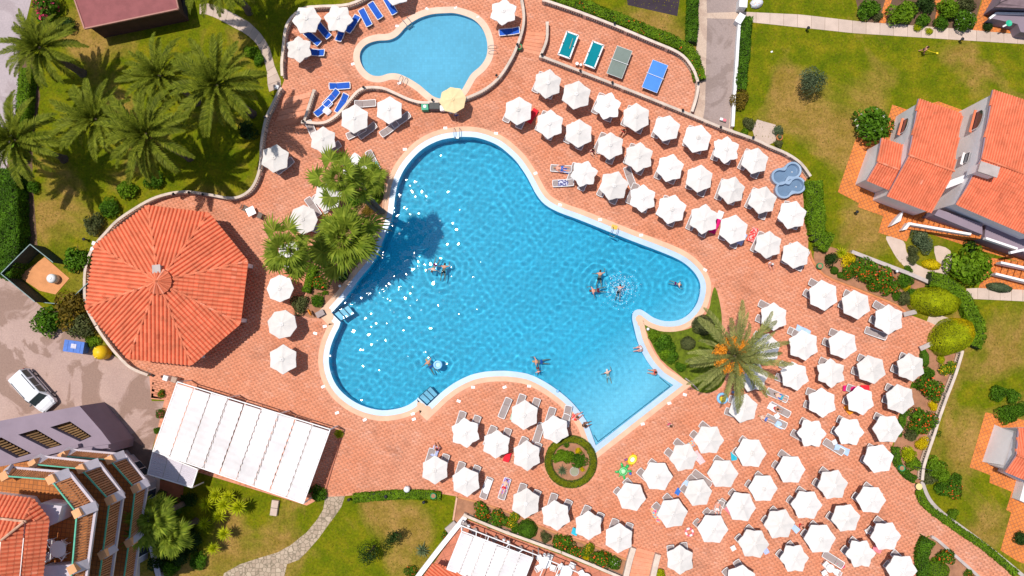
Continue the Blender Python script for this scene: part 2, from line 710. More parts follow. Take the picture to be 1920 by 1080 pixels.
def roof_tile_mat():
    m, t, n, l, b = nt('clay_roof_tile')
    v = attr_v(n)
    c = ramp(n, l, v, [(0, (.55, .135, .066)), (.3, (.71, .190, .092)), (.85, (.80, .225, .115)), (1, (.82, .32, .20))])
    c = mixc(n, l, 1.0, c, ramp(n, l, noise(n, l, world_pos(n), .9, 5, .7), [(.3, .80), (.7, 1.14)]), 'MULTIPLY')
    c = mixc(n, l, ramp(n, l, noise(n, l, world_pos(n), .5, 6, .75, .6), [(.56, 0.0), (.72, .38)]), c, (.30, .13, .07))
    l.new(c, b.inputs['Base Color'])
    b.inputs['Roughness'].default_value = .8
    b.inputs['Specular IOR Level'].default_value = .2
    return m


TILE = roof_tile_mat()
RIDGEM = M('ridge_mortar', (.58, .33, .22), .85, .2, 3, .15)
# ---------------------------------------------------------------- ground, deck and pools
POOL_PX = [(867, 257), (890, 258), (913, 264), (935, 274), (955, 290), (968, 303), (979, 318), (988, 332), (996, 347), (1007, 367), (1022, 384), (1047, 398), (1085, 412), (1135, 432), (1185, 452), (1235, 471),
           (1272, 487), (1294, 503), (1308, 521), (1313, 540), (1307, 567), (1292, 588), (1272, 600), (1247, 602), (1226, 596), (1211, 586), (1199, 580), (1188, 584), (1185, 597), (1189, 616),
           (1195, 640), (1206, 665), (1220, 687), (1239, 707)]
POOL_BOT = [(1102, 793), (1089, 774), (1070, 752), (1045, 731), (1017, 713), (990, 701), (960, 696), (937, 695), (908, 697), (880, 704), (850, 719), (826, 737)]
POOL_B2 = [(782, 748), (766, 759), (745, 766), (717, 769), (687, 763), (660, 750), (637, 730), (623, 706), (617, 678), (620, 652), (628, 630), (636, 614)]
POOL_B3 = [(648, 559), (674, 524), (698, 495), (711, 470), (722, 442), (733, 415), (738, 395), (741, 370), (746, 345), (758, 318), (779, 292), (800, 275), (830, 262)]


def seg(pts, n=3):
    return smooth_path(pts, False, n)


ZW = -.10
pool_px = (seg(POOL_PX + [(1239, 707)][:0]) + [(1262, 722), (1117, 835)] + seg(POOL_BOT) + [(801, 761), (784, 745)] + seg(POOL_B2) + [(639, 604), (622, 587)] + seg(POOL_B3 + [(867, 257)])[:-1])
POOL = W2(pool_px, ZW)
KID_PX = [(835, 25), (852, 25), (872, 30), (891, 39), (906, 56), (914, 80), (913, 105), (902, 124), (885, 139), (876, 153), (866, 170), (850, 183), (833, 187), (815, 183), (801, 173), (787, 161), (768, 149),
          (748, 140), (731, 139), (712, 144), (695, 141), (682, 129), (675, 113), (676, 97), (687, 84), (706, 77), (730, 75), (746, 67), (762, 50), (785, 35), (810, 27)]
KID = W2(smooth_path(KID_PX, True, 4), ZW)
POOL_O, KID_O = offset(POOL, .93), offset(KID, .55)
hole1, hole2 = offset(POOL, .25), offset(KID, .2)

DECK_PX = [(692, -60), (690, 0), (655, 10), (600, 14), (572, 17), (550, 33), (538, 53), (533, 88), (530, 125), (533, 150), (526, 168), (511, 200), (500, 225), (493, 262), (490, 310), (482, 342), (463, 363), (435, 372),
           (390, 365), (350, 359), (312, 364), (276, 379), (226, 411), (201, 436), (176, 466), (164, 503), (162, 540), (165, 573), (183, 610), (203, 640), (223, 665), (248, 689), (280, 703),
           (283, 748), (308, 750), (285, 850), (360, 882), (575, 948), (606, 932), (647, 930), (705, 924), (760, 921), (812, 923), (857, 931), (905, 943), (960, 962), (1010, 985), (1060, 1004), (1110, 1022),
           (1183, 1050), (1180, 1140), (1735, 1140), (1722, 1060), (1722, 1030), (1740, 1004), (1752, 1008), (1850, 1092), (1930, 1160), (1990, 1160), (1897, 1079), (1852, 1036), (1815, 1008), (1777, 983), (1740, 958),
           (1722, 930), (1715, 906), (1690, 890), (1676, 870), (1672, 838), (1685, 800), (1695, 760), (1710, 716), (1722, 690), (1727, 656), (1745, 645), (1775, 620), (1745, 605), (1705, 590),
           (1690, 576), (1680, 572), (1600, 540), (1545, 517), (1522, 487), (1515, 468), (1516, 445), (1509, 410), (1506, 370), (1511, 338), (1516, 328), (1500, 306), (1475, 289), (1440, 274), (1412, 260),
           (1350, 239), (1300, 218), (1306, 180), (1308, 155), (1296, 125), (1273, 100), (1218, 75), (1156, 50), (1086, 22), (1023, 2), (960, -25), (940, -60)]
DECK = W2(DECK_PX)
BED_POOL = W2(smooth_path([(604, 335), (650, 315), (716, 330), (724, 350), (720, 400), (712, 425), (698, 462), (684, 492), (655, 522), (622, 568), (608, 592), (580, 596), (562, 580), (578, 545), (596, 500), (575, 480), (600, 440), (628, 405), (612, 375)], True, 3))
CRES_PX = [(1208, 606), (1220, 640), (1240, 675), (1277, 706), (1307, 733), (1335, 735), (1358, 715), (1362, 670), (1354, 627), (1353, 590), (1347, 556), (1340, 538), (1334, 556), (1329, 580), (1314, 602), (1292, 616), (1260, 622), (1230, 616)]
CRES = W2(smooth_path(CRES_PX, True, 3))
RB = W(1070, 865)
ROUND = [(RB.x + 2.42 * math.cos(t), RB.y + 2.42 * math.sin(t)) for t in np.linspace(0, 2 * PI, 48, endpoint=False)]

BIG = [(-300, -300), (300, -300), (300, 300), (-300, 300)]
sheet('lawn', BIG, -.035, LAWN, [hole1, hole2])
sheet('deck_bed', DECK, -.008, MORTAR, [hole1, hole2])


def pavers():
    a = -.245
    L, Wd, gap = .50, .205, .007
    ca, sa = math.cos(a), math.sin(a)
    us = np.arange(-60, 60, L)
    vs = np.arange(-48, 48, Wd)
    U, V = np.meshgrid(us, vs)
    U = U + (np.arange(len(vs)) % 2)[:, None] * L / 2
    U, V = U.ravel(), V.ravel()
    ok = np.ones(U.shape, bool)
    for (du, dv) in ((0, 0), (L, 0), (L, Wd), (0, Wd)):
        X, Y = (U + du) * ca - (V + dv) * sa, (U + du) * sa + (V + dv) * ca
        k = inside(DECK, X, Y)
        for h in (POOL_O, KID_O, BED_POOL, CRES, ROUND):
            k &= ~inside(h, X, Y)
        k &= (X > -52) & (X < 53) & (Y > -33) & (Y < 36)
        ok &= k
    U, V = U[ok], V[ok]
    n = len(U)
    z = -.002 + RNG.normal(0, .0022, n)
    tilt = RNG.normal(0, .0012, (n, 4))
    co = np.zeros((n, 8, 3))
    for i, (du, dv) in enumerate(((gap, gap), (L - gap, gap), (L - gap, Wd - gap), (gap, Wd - gap))):
        X, Y = (U + du) * ca - (V + dv) * sa, (U + du) * sa + (V + dv) * ca
        co[:, i, 0], co[:, i, 1], co[:, i, 2] = X, Y, -.012
        co[:, i + 4, 0], co[:, i + 4, 1], co[:, i + 4, 2] = X, Y, z + tilt[:, i]
    q = np.array([[4, 5, 6, 7], [0, 1, 5, 4], [1, 2, 6, 5], [2, 3, 7, 6], [3, 0, 4, 7]])
    F = (q[None] + (np.arange(n) * 8)[:, None, None]).reshape(-1, 4)
    val = np.repeat(RNG.random(n), 5)
    o = link('deck_pavers', fastmesh('deck_pavers', co.reshape(-1, 3), F, [PAVER], val))
    o['kind'] = 'stuff'


def fastmesh(name, co, quads, mats, val=None, midx=None, smooth=False):
    me = bpy.data.meshes.new(name)
    nf = len(quads)
    k = quads.shape[1]
    me.vertices.add(len(co))
    me.vertices.foreach_set('co', np.ascontiguousarray(co, dtype=np.float32).ravel())
    me.loops.add(nf * k)
    me.loops.foreach_set('vertex_index', np.ascontiguousarray(quads, dtype=np.int32).ravel())
    me.polygons.add(nf)
    me.polygons.foreach_set('loop_start', np.arange(nf, dtype=np.int32) * k)
    try:
        me.polygons.foreach_set('loop_total', np.full(nf, k, dtype=np.int32))
    except Exception:
        pass
    for m in mats:
        me.materials.append(m)
    if midx is not None:
        me.polygons.foreach_set('material_index', np.ascontiguousarray(midx, dtype=np.int32))
    if val is not None:
        a = me.attributes.new('v', 'FLOAT', 'FACE')
        a.data.foreach_set('value', np.ascontiguousarray(val, dtype=np.float32))
    if smooth:
        me.polygons.foreach_set('use_smooth', np.ones(nf, bool))
    me.update(calc_edges=True)
    me.validate()
    return me


pavers()

# main pool: tiled basin, water, pale edge tiles, beige coping
DIRS = [W(1190, 778), W(960, 470)]
shore_a, shore_b = W(1117, 835), W(1262, 722)
sd_ = (shore_b - shore_a).normalized()
sn_ = Vector((-sd_.y, sd_.x, 0))
if sn_.dot(W(1000, 600) - shore_a) < 0:
    sn_ = -sn_


def depth_main(x, y):
    d = (Vector((x, y, 0)) - shore_a).dot(sn_)
    t = min(1, max(0, (d - 1.0) / 11.0))
    return .42 + 1.55 * t


def basin(name, poly, depth, step, mat, ztop=-.012):
    """walls and floor in one shell"""
    poly = offset(poly, .02)
    pts = [Vector(p) for p in poly]
    n = len(pts)
    xs, ys = [p.x for p in pts], [p.y for p in pts]
    gx, gy = np.meshgrid(np.arange(min(xs), max(xs), step), np.arange(min(ys), max(ys), step))
    gx, gy = gx.ravel(), gy.ravel()
    k = inside(offset(poly, -step * .45), gx, gy)
    allp = pts + [Vector((x, y)) for x, y in zip(gx[k], gy[k])]
    vo, ed, fa, *_ = G.delaunay_2d_cdt(allp, [], [list(range(n))], 1, 1e-5)
    mb = MB()
    mb.add([(p.x, p.y, -depth(p.x, p.y)) for p in vo], [tuple(f) for f in fa], 0)
    # every floor triangle looks up
    vs = [(p.x, p.y, ztop) for p in pts] + [(p.x, p.y, -depth(p.x, p.y)) for p in pts]
    fs = [(i, (i + 1) % n, n + (i + 1) % n, n + i) for i in range(n)]
    mb.add(vs, fs, 0)
    o = mb.build(name, mat)
    o['kind'] = 'structure'
    o.cycles.is_caustics_receiver = True


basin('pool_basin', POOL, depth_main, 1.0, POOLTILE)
basin('paddling_pool_basin', KID, lambda x, y: .62, 1.0, KIDTILE)
RIP = [W(1160, 540, ZW), W(1273, 535, ZW), W(1139, 702, ZW), W(815, 682, ZW), W(822, 500, ZW), W(1007, 682, ZW), W(1115, 525, ZW)]


def wave_surface(name, poly, step, amp, rip, mat, seed, lam=(.36, 1.35), nw=46):
    """water surface modelled as real waves; the sun through it draws the caustics on the tiles"""
    xs, ys = [p[0] for p in poly], [p[1] for p in poly]
    X, Y = np.meshgrid(np.arange(min(xs) - .2, max(xs) + .2, step), np.arange(min(ys) - .2, max(ys) + .2, step))
    Z = np.zeros_like(X)
    g = np.random.default_rng(seed)
    for i in range(nw):
        la = float(np.exp(g.uniform(np.log(lam[0]), np.log(lam[1]))))
        a, k = g.uniform(0, 2 * PI), 2 * PI / la
        Z += amp * la * np.sin(k * (X * math.cos(a) + Y * math.sin(a)) + g.uniform(0, 6.28) + .7 * np.sin(X * .5 + i) + .7 * np.sin(Y * .6 + 2 * i))
    for cx, cy, a in rip:
        d = np.hypot(X - cx, Y - cy) + .08 * np.sin(3 * np.arctan2(Y - cy, X - cx) + cx)
        Z += a * np.sin(d * 2 * PI / (.5 + .03 * d)) * np.exp(-d / 2.1)
    k = inside(poly, X.ravel(), Y.ravel()).reshape(X.shape)
    cell = k[:-1, :-1] | k[1:, :-1] | k[:-1, 1:] | k[1:, 1:]
    nx = X.shape[1]
    I, J = np.nonzero(cell)
    q = np.stack([I * nx + J, I * nx + J + 1, (I + 1) * nx + J + 1, (I + 1) * nx + J], 1)
    used, inv = np.unique(q, return_inverse=True)
    co = np.stack([X.ravel(), Y.ravel(), Z.ravel() + ZW], 1)[used]
    o = link(name, fastmesh(name, co, inv.reshape(-1, 4), [mat], smooth=True))
    o['kind'] = 'structure'
    o.cycles.is_caustics_caster = True


WATER = water_mat('pool_water', (.62, .92, .98))
wave_surface('pool_water', offset(POOL, .06), .07, .00145, [(p.x, p.y, a) for p, a in zip(RIP, (.014, .013, .008, .008, .010, .007, .008))], WATER, 3)
wave_surface('paddling_pool_water', offset(KID, .05), .12, .0007, [], WATER, 5, (.6, 2.0), 24)
sl.cycles.is_caustics_light = True
ring('pool_edge_tiles', offset(POOL, -.0), offset(POOL, .52), -.05, .012, BANDM)
ring('pool_coping', offset(POOL, .521), offset(POOL, 1.0), -.05, .028, BEIGE)
ring('paddling_pool_coping', offset(KID, -.03), offset(KID, .60), -.05, .03, KIDCOPE)

# dark tile lines and entry steps
TLINE = M('dark_tile_line', (.04, .13, .22), .4, .1, 3, 0)
mb = MB()
lp = [W(1236, 707, -.4), W(1256, 724, -.4), W(1121, 828, -.4), W(1113, 815, -.4)]
for a, b in zip(lp[:-1], lp[1:]):
    mb.bar((a.x, a.y, -depth_main(a.x, a.y) + .02), (b.x, b.y, -depth_main(b.x, b.y) + .02), .07, .02)
fl_ = mb.build('pool_floor_line', TLINE)
fl_['kind'] = 'structure'
fl_.cycles.is_caustics_receiver = True
for ci, (q, lab) in enumerate(((((627, 588), (640, 601), (664, 588), (651, 572)), 'white tiled steps with dark edges in the pool corner by the palm bed'),
                               (((786, 744), (801, 758), (820, 740), (806, 725)), 'white tiled steps with dark edges at the lower notch of the pool'))):
    t = thing('pool_steps', lab, 'steps', W(q[0][0], q[0][1], -.3))
    a, b, c, d = [W(p[0], p[1], -.15) for p in q]
    for k in range(3):
        f0, f1 = k / 3, (k + 1) / 3
        z = -.16 - .24 * k
        P = [a.lerp(d, f0), b.lerp(c, f0), b.lerp(c, f1), a.lerp(d, f1)]
        m2 = MB()
        m2.slab([(p.x, p.y, z) for p in P], .5)
        st = m2.build('step', BANDM, t)
        m3 = MB()
        for i, j in ((3, 2), (0, 3), (1, 2)):
            m3.bar((P[i].x, P[i].y, z + .012), (P[j].x, P[j].y, z + .012), .05, .02)
        m3.build('edge_tile', TLINE, st)
        st.cycles.is_caustics_receiver = True

# ---------------------------------------------------------------- roads, paths and beds (sheets a few mm apart)
sheet('forecourt', W2([(-200, 560), (0, 489), (28, 522), (60, 560), (95, 590), (150, 630), (215, 668), (255, 695), (281, 706), (284, 752), (309, 752), (283, 850), (262, 905), (200, 1000), (-200, 1000)]), -.024, ROAD)
sheet('access_road', W2([(-200, -200), (60, -200), (58, 0), (36, 90), (33, 180), (30, 240), (8, 330), (-200, 380)]), -.024, ROADTL)
sheet('driveway', W2([(1322, -120), (1391, -120), (1390, 0), (1386, 40), (1376, 150), (1366, 246), (1338, 236), (1318, 225), (1322, 200), (1324, 120), (1326, 40)]), -.020, ASPH)
sheet('driveway_edge', W2([(1310, -120), (1400, -120), (1396, 20), (1392, 40), (1382, 150), (1373, 250), (1338, 237), (1300, 216), (1307, 180), (1308, 150), (1305, 100), (1310, 40)]), -.026, PALEROAD)
sheet('driveway_band', W2([(1326, 24), (1390, 22), (1388, 36), (1325, 34)]), -.016, PALEROAD)
sheet('sports_court', W2([(1165, -80), (1285, -80), (1270, 30), (1177, 9)]), -.026, M('black_court', (.045, .03, .04), .9, .2, 1))
sheet('house_patio', W2([(1605, 259), (1571, 360), (1611, 381), (1608, 388), (1656, 405), (1647, 436), (1700, 453), (1712, 428), (1840, 470), (1980, 510), (1980, 270), (1760, 190), (1700, 205), (1673, 196), (1660, 240)]), -.018, PATIO)
sheet('lower_patio', W2([(1852, 482), (1835, 540), (1910, 548), (1980, 560), (1980, 505)]), -.016, PATIO)
sheet('corner_patio', W2([(1848, 773), (1818, 876), (1857, 891), (1855, 905), (1897, 922), (1887, 956), (1896, 961), (1876, 1032), (1907, 1052), (1980, 1080), (1980, 800)]), -.018, PATIO)
sheet('top_patio', W2([(1824, 57), (1841, 4), (1845, -60), (1980, -60), (1980, 68)]), -.018, PATIO)
for q in ([(1648, 42), (1660, 0), (1662, -40), (1685, -40), (1672, 0), (1660, 44)], [(1751, 50), (1756, 20), (1750, 0), (1770, 0), (1762, 30), (1756, 52)]):
    sheet('garden_strip', W2(q), -.018, PATIO)
sheet('house_path', W2(smooth_path([(1662, 443), (1694, 452), (1700, 472), (1714, 492), (1738, 503), (1757, 498), (1752, 462), (1782, 470), (1782, 505), (1766, 527), (1744, 532), (1714, 513), (1688, 492), (1671, 466)], True, 3)), -.020, CONC)
CRAZY = [(610, 931), (647, 929), (640, 950), (630, 965), (615, 985), (597, 1010), (575, 1035), (560, 1050), (538, 1058), (532, 1085), (525, 1140), (400, 1140), (420, 1075), (450, 1058), (490, 1045), (520, 1036), (545, 1022), (575, 998), (594, 975), (606, 955)]
sheet('crazy_paved_path', W2(CRAZY), -.018, COBBLE)
sheet('planter_path', W2([(200, 900), (270, 905), (300, 890), (302, 960), (262, 1000), (262, 1100), (200, 1100)]), -.018, CONC)
sheet('court_shadow_sheet', W2([(150, 765), (290, 850), (280, 905), (262, 960), (200, 960)]), -.014, M('painted_court_shadow', (.16, .11, .09), .9, .25, .8, 0))  # dark sheet painted in place of the building's shadow on the ground
sheet('terracotta_yard', W2([(300, 900), (345, 905), (340, 960), (296, 960)]), -.014, M('yard_tile', (.34, .12, .06), .9, .2, 1, 0))
sheet('gate_patio', W2([(286, 712), (306, 716), (303, 748), (283, 746)]), -.008, PAVER)
sheet('pool_palm_bed', BED_POOL, .012, SOIL)
sheet('crescent_bed', CRES, .010, M('crescent_grass', (.105, .140, .006), .95, .45, 2.5, 0, .7, 12))
sheet('planter_bed', W2([(857, 933), (905, 946), (960, 965), (1010, 988), (1060, 1007), (1110, 1025), (1180, 1053), (1168, 1080), (1155, 1077), (1050, 1037), (960, 1004), (873, 969), (862, 985), (852, 975)]), .008, SOIL)
sheet('shrub_bed', W2(smooth_path([(1526, 488), (1548, 515), (1600, 537), (1680, 569), (1702, 585), (1722, 580), (1745, 560), (1742, 531), (1700, 515), (1594, 474), (1574, 468), (1535, 460)], True, 3)), -.006, SOIL)
sheet('wall_bed', W2(smooth_path([(1729, 657), (1712, 717), (1697, 761), (1687, 801), (1675, 838), (1679, 868), (1700, 893), (1724, 906), (1731, 875), (1741, 842), (1753, 810), (1773, 747), (1791, 700), (1803, 660), (1772, 640)], True, 2)), -.006, SOIL)
sheet('gate_paving', W2([(1745, 585), (1790, 600), (1810, 640), (1770, 660), (1735, 655), (1735, 610)]), -.010, CONC)
sheet('corner_bed', W2([(1741, 1006), (1752, 1010), (1845, 1092), (1880, 1140), (1735, 1140), (1724, 1060), (1724, 1032)]), .006, SOIL)
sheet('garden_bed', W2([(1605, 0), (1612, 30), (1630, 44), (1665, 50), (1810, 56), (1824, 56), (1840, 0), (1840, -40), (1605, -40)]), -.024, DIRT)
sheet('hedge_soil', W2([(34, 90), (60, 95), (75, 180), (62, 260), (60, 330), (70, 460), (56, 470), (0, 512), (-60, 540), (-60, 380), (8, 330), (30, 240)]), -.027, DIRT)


def slabs(name, top, bot, n, z=-.004, joint=.03, mat=CONC, th=.06):
    """row of paving slabs between two edge lines (pixels), each slab its own part"""
    def at(line, t):
        L = [0]
        for a, b in zip(line[:-1], line[1:]):
            L.append(L[-1] + math.dist(a, b))
        s = t * L[-1]
        for i in range(len(line) - 1):
            if s <= L[i + 1] + 1e-9:
                f = (s - L[i]) / (L[i + 1] - L[i])
                return (line[i][0] + (line[i + 1][0] - line[i][0]) * f, line[i][1] + (line[i + 1][1] - line[i][1]) * f)
        return line[-1]
    base = sheet(name, W2(top + bot[::-1]), z - .02, M(name + '_joint', (.25, .18, .12), .95, .2, 2))
    for k in range(n):
        e = joint / 2
        a, b = W(*at(top, k / n)), W(*at(top, (k + 1) / n))
        c, d = W(*at(bot, (k + 1) / n)), W(*at(bot, k / n))
        u, v = (b - a).normalized() * e, (c - d).normalized() * e
        zz = z + random.uniform(-.006, .006)
        mb = MB()
        mb.slab([(a + u).to_tuple()[:2] + (zz,), (b - u).to_tuple()[:2] + (zz,), (c - v).to_tuple()[:2] + (zz,), (d + v).to_tuple()[:2] + (zz,)], th)
        mb.build('slab', mat, base)
    return base


slabs('lawn_path', [(1392, 22), (1500, 27), (1620, 41), (1800, 54), (1960, 69)], [(1392, 40), (1440, 45), (1600, 62), (1800, 75), (1960, 85)], 22)
slabs('side_path', [(1812, 541), (1835, 540), (1960, 545)], [(1812, 560), (1860, 562), (1960, 567)], 7)
slabs('garden_walk', [(374, 8), (392, 6), (412, 12), (440, 26), (468, 42), (490, 64), (506, 90), (515, 125), (526, 150), (527, 164)], [(374, 26), (390, 27), (410, 36), (436, 50), (462, 64), (482, 82), (493, 105), (500, 130), (502, 160), (505, 172)], 17)

# ---------------------------------------------------------------- kerbs, walls and balustrades


def kerb(name, label, px, w, h, mat, cat='kerb', sm=3, z0=-.04, group=None):
    p = W2(smooth_path(px, False, sm) if sm > 1 else px)
    mb = MB()
    mb.ribbon(p, w, z0, h)
    o = mb.build(name, mat)
    return tag(o, label, cat, group)


def resample(p, d):
    P = [Vector(q) for q in p]
    out, acc = [], 0.0
    for a, b in zip(P[:-1], P[1:]):
        L = (b - a).length
        t = -acc + d if acc > 0 else 0
        while t < L:
            out.append((a.lerp(b, t / L), (b - a).normalized()))
            t += d
        acc = L - (t - d)
    return out


def balustrade(label, px, h=.86, zoff=0.0, sm=4, piers=4.2, group='cast stone balustrades of the terraces'):
    p = W2(smooth_path(px, False, sm), h * .8)
    t = thing('balustrade', label, 'balustrade', (p[0][0], p[0][1], 0), 0, group)
    mb = MB()
    mb.ribbon(p, .26, -.04, .16)
    mb.build('plinth', PLINTH, t)
    mb = MB()
    mb.ribbon(p, .25, h - .11, h)
    mb.build('top_rail', RAIL, t)
    mb = MB()
    prof = [(.075, .16), (.055, .22), (.095, .36), (.055, .55), (.05, .62), (.08, h - .11)]
    for q, d in resample(p, .235):
        mb.lathe(prof, 5, (q.x, q.y, 0))
    b = mb.build('balusters', BALU, t)
    b['kind'] = 'stuff'
    for q, d in resample(p, piers):
        mb = MB()
        mb.box((q.x, q.y, h / 2 - .04), (.30, .30, h - .06), math.atan2(d.y, d.x))
        mb.build('pier', RAIL, t)
    return t


balustrade('curved stone balustrade round the upper left of the paddling pool terrace', [(700, -12), (655, 9), (600, 13), (572, 16), (550, 31), (537, 52), (532, 88), (529, 120), (530, 143)])
balustrade('long wavy stone balustrade between palm lawn and deck, running down round the tiled pavilion', [(526, 167), (511, 198), (499, 225), (491, 270), (489, 310), (479, 343), (462, 363), (435, 372), (390, 365), (350, 360), (312, 365), (275, 379), (225, 411), (200, 436), (175, 466), (162, 502), (160, 540), (163, 574), (181, 610)])
balustrade('stone balustrade beside the forecourt behind the yellow bottle bin', [(183, 614), (201, 640), (221, 665), (246, 689), (278, 703)])
balustrade('S-shaped stone balustrade below the paddling pool, left of the green box', [(568, 229), (605, 231), (630, 218), (650, 196), (670, 173), (688, 165), (717, 166), (740, 175), (767, 187), (792, 193), (822, 191)])
balustrade('stone balustrade curving up the right side of the paddling pool terrace', [(868, 187), (905, 171), (935, 147), (957, 114), (970, 86), (980, 55), (982, 25), (976, -10)])
balustrade('short sloping stone balustrade beside the steps left of the blue loungers', [(589, 171), (571, 227)])
balustrade('short curved stone balustrade at the left end of the games terrace', [(1026, 44), (1025, 75), (1014, 104)])
balustrade('long straight stone balustrade between the games terrace and the parasol rows', [(1014, 106), (1100, 139), (1190, 174), (1280, 210), (1350, 239), (1412, 261), (1440, 274), (1475, 289), (1501, 307), (1519, 331)], sm=3)
balustrade('stone balustrade along the hedge above the pool and table tennis tables', [(1020, 1), (1085, 23), (1155, 50), (1217, 76), (1272, 100), (1296, 125), (1308, 155), (1306, 180), (1297, 210)])
balustrade('stone balustrade behind the flower bed between the deck and the right lawn', [(1803, 660), (1791, 700), (1773, 747), (1758, 790), (1752, 810), (1741, 842), (1731, 874), (1728, 900)])
balustrade('stone balustrade of the lower bar terrace beneath the planter bed', [(872, 966), (950, 998), (1050, 1034), (1157, 1079), (1200, 1098)], sm=2)
kerb('bed_kerb', 'terracotta kerb along the deck edge of the shrub bed', [(1518, 470), (1523, 488), (1546, 517), (1600, 540), (1640, 556), (1681, 573), (1701, 589)], .2, .10, M('terracotta_kerb', (.60, .22, .09), .8, .2, 2))
kerb('garden_wall', 'low grey wall between shrub bed and the house lawn', [(1593, 473), (1640, 491), (1700, 514), (1742, 532)], .34, .55, STONE, 'wall')
kerb('path_kerb', 'grey stone kerb curving down beside the red paved walkway', [(1727, 902), (1740, 934), (1765, 961), (1815, 998), (1860, 1032), (1925, 1086)], .32, .22, STONE)
kerb('bed_edge', 'grey stone edge of the corner bed beside the red walkway', [(1744, 1005), (1756, 1012), (1790, 1042), (1835, 1082)], .26, .3, STONE, sm=2)
kerb('planter_kerb', 'terracotta kerb of the planter bed under the lower parasols', [(857, 931), (905, 944), (960, 963), (1010, 986), (1060, 1005), (1110, 1023), (1180, 1051)], .18, .12, M('planter_brick', (.55, .24, .10), .85, .2, 2))
kerb('lawn_edging', 'thin pale edging between lower lawn and planter bed', [(857, 931), (852, 962), (850, 975)], .16, .12, RIDGEM, sm=1)
kerb('driveway_wall', 'long white boundary wall on the right of the driveway', [(1384, 42), (1381, 80), (1378, 130), (1374, 190), (1371, 240)], .28, .6, WHITEP, 'wall', sm=1)
kerb('house_edge', 'grey edge strip between crescent bed and pool steps', [(1284, 709), (1296, 718), (1308, 731)], .10, .35, GREYFAB, 'kerb', sm=1)
kerb('pool_bed_edge', 'thin stone edge of the palm bed next to the pool coping', [(722, 345), (719, 380), (716, 420), (706, 452)], .12, .14, RIDGEM)
kerb('terrace_kerb', 'low brick kerb right of the big white awning', [(641, 815), (625, 868), (606, 931)], .16, .16, M('brick_kerb', (.42, .15, .09), .85, .2, 2), sm=1)
t = thing('terrace_side_wall', 'low white wall on the left side of the bar terrace by the lawn', 'wall', W(850, 990))
mb = MB()
mb.ribbon(W2([(873, 967), (846, 1000), (822, 1030), (785, 1078), (770, 1100)]), .45, -.04, .55)
mb.build('coping', OFFWALL, t)
mb = MB()
p = W(848, 988)
mb.box((p.x, p.y, .2), (1.1, .75, .5), .7)
mb.build('block', STONE, t)


def steps(label, a, b, c, d, n, rise, mat=PAVER, name='deck_steps', z0=0.0):
    """flight between edges a-b (first) and d-c (last), each tread a part"""
    t = thing(name, label, 'steps', W(*a))
    A, B, Cc, D = W(*a), W(*b), W(*c), W(*d)
    for k in range(n):
        f0, f1 = (k + .04) / n, (k + 1) / n
        z = z0 + rise * (n - k)
        P = [A.lerp(D, f0), B.lerp(Cc, f0), B.lerp(Cc, f1), A.lerp(D, f1)]
        mb = MB()
        mb.slab([(q.x, q.y, z) for q in P], abs(z) + .03)
        mb.build('step', mat, t)
    return t


steps('brick steps down from the top walkway beside the games terrace', (988, 60), (1024, 62), (1013, 104), (978, 96), 6, .022)
steps('wide brick steps beside the balustrade below the garden walk', (534, 185), (585, 172), (568, 228), (512, 240), 5, .03)
t = steps('brick stairs going down between two stone walls at the bottom edge', (1188, 1024), (1232, 1036), (1212, 1098), (1172, 1098), 9, .014)
for nm, px in (('left', [(1186, 1024), (1179, 1048), (1167, 1098)]), ('right', [(1232, 1036), (1226, 1060), (1218, 1098)])):
    kerb('stair_wall', 'pale stone wall on the %s side of the bottom stairs' % nm, px, .5, .7, RAIL, 'wall', sm=1)

# ---------------------------------------------------------------- tiled roofs


def tile_slope(mb, e0, e1, r1, r0, pitch=.24, row=.42, mi=0, lift=.05):
    """barrel tiles on the plane polygon eave e0-e1, ridge r0-r1 (3-D points); columns run up the slope"""
    e0, e1, r0, r1 = Vector(e0), Vector(e1), Vector(r0), Vector(r1)
    u = (e1 - e0).normalized()
    w = (r0 + r1) / 2 - e0
    v = (w - u * w.dot(u)).normalized()
    nrm = u.cross(v)
    if nrm.z < 0:
        nrm = -nrm
    poly = [((p - e0).dot(u), (p - e0).dot(v)) for p in (e0, e1, r1, r0)]
    umin, umax = min(p[0] for p in poly), max(p[0] for p in poly)
    ncol = max(1, int(round((umax - umin) / pitch)))
    pw = (umax - umin) / ncol

    def vrange(x):
        ys = []
        for i in range(4):
            a, b = poly[i], poly[(i + 1) % 4]
            if (a[0] - x) * (b[0] - x) < 0:
                ys.append(a[1] + (b[1] - a[1]) * (x - a[0]) / (b[0] - a[0]))
        return (min(ys), max(ys)) if len(ys) >= 2 else None
    for c in range(ncol):
        x = umin + (c + .5) * pw
        vr = vrange(x)
        if not vr or vr[1] - vr[0] < .03:
            continue
        a, b = vr
        y = a
        while y < b - .02:
            y2 = min(b, y + row)
            val = min(1, max(0, random.gauss(.52, .13)))
            vs = []
            for (yy, up) in ((y - .03, lift * .55 + random.uniform(0, .012)), (y2, 0)):
                for k in range(5):
                    s = -1 + k * .5
                    hh = (pw * .46) * math.cos(s * PI / 2) ** .8 if abs(s) < 1 else -.06
                    vs.append(e0 + u * (x + s * pw * .5) + v * yy + nrm * (.05 + hh + up))
            fs = [(k, k + 1, k + 6, k + 5) for k in range(4)] + [(4, 3, 2, 1, 0)]
            mb.add(vs, fs, mi, val)
            y = y2


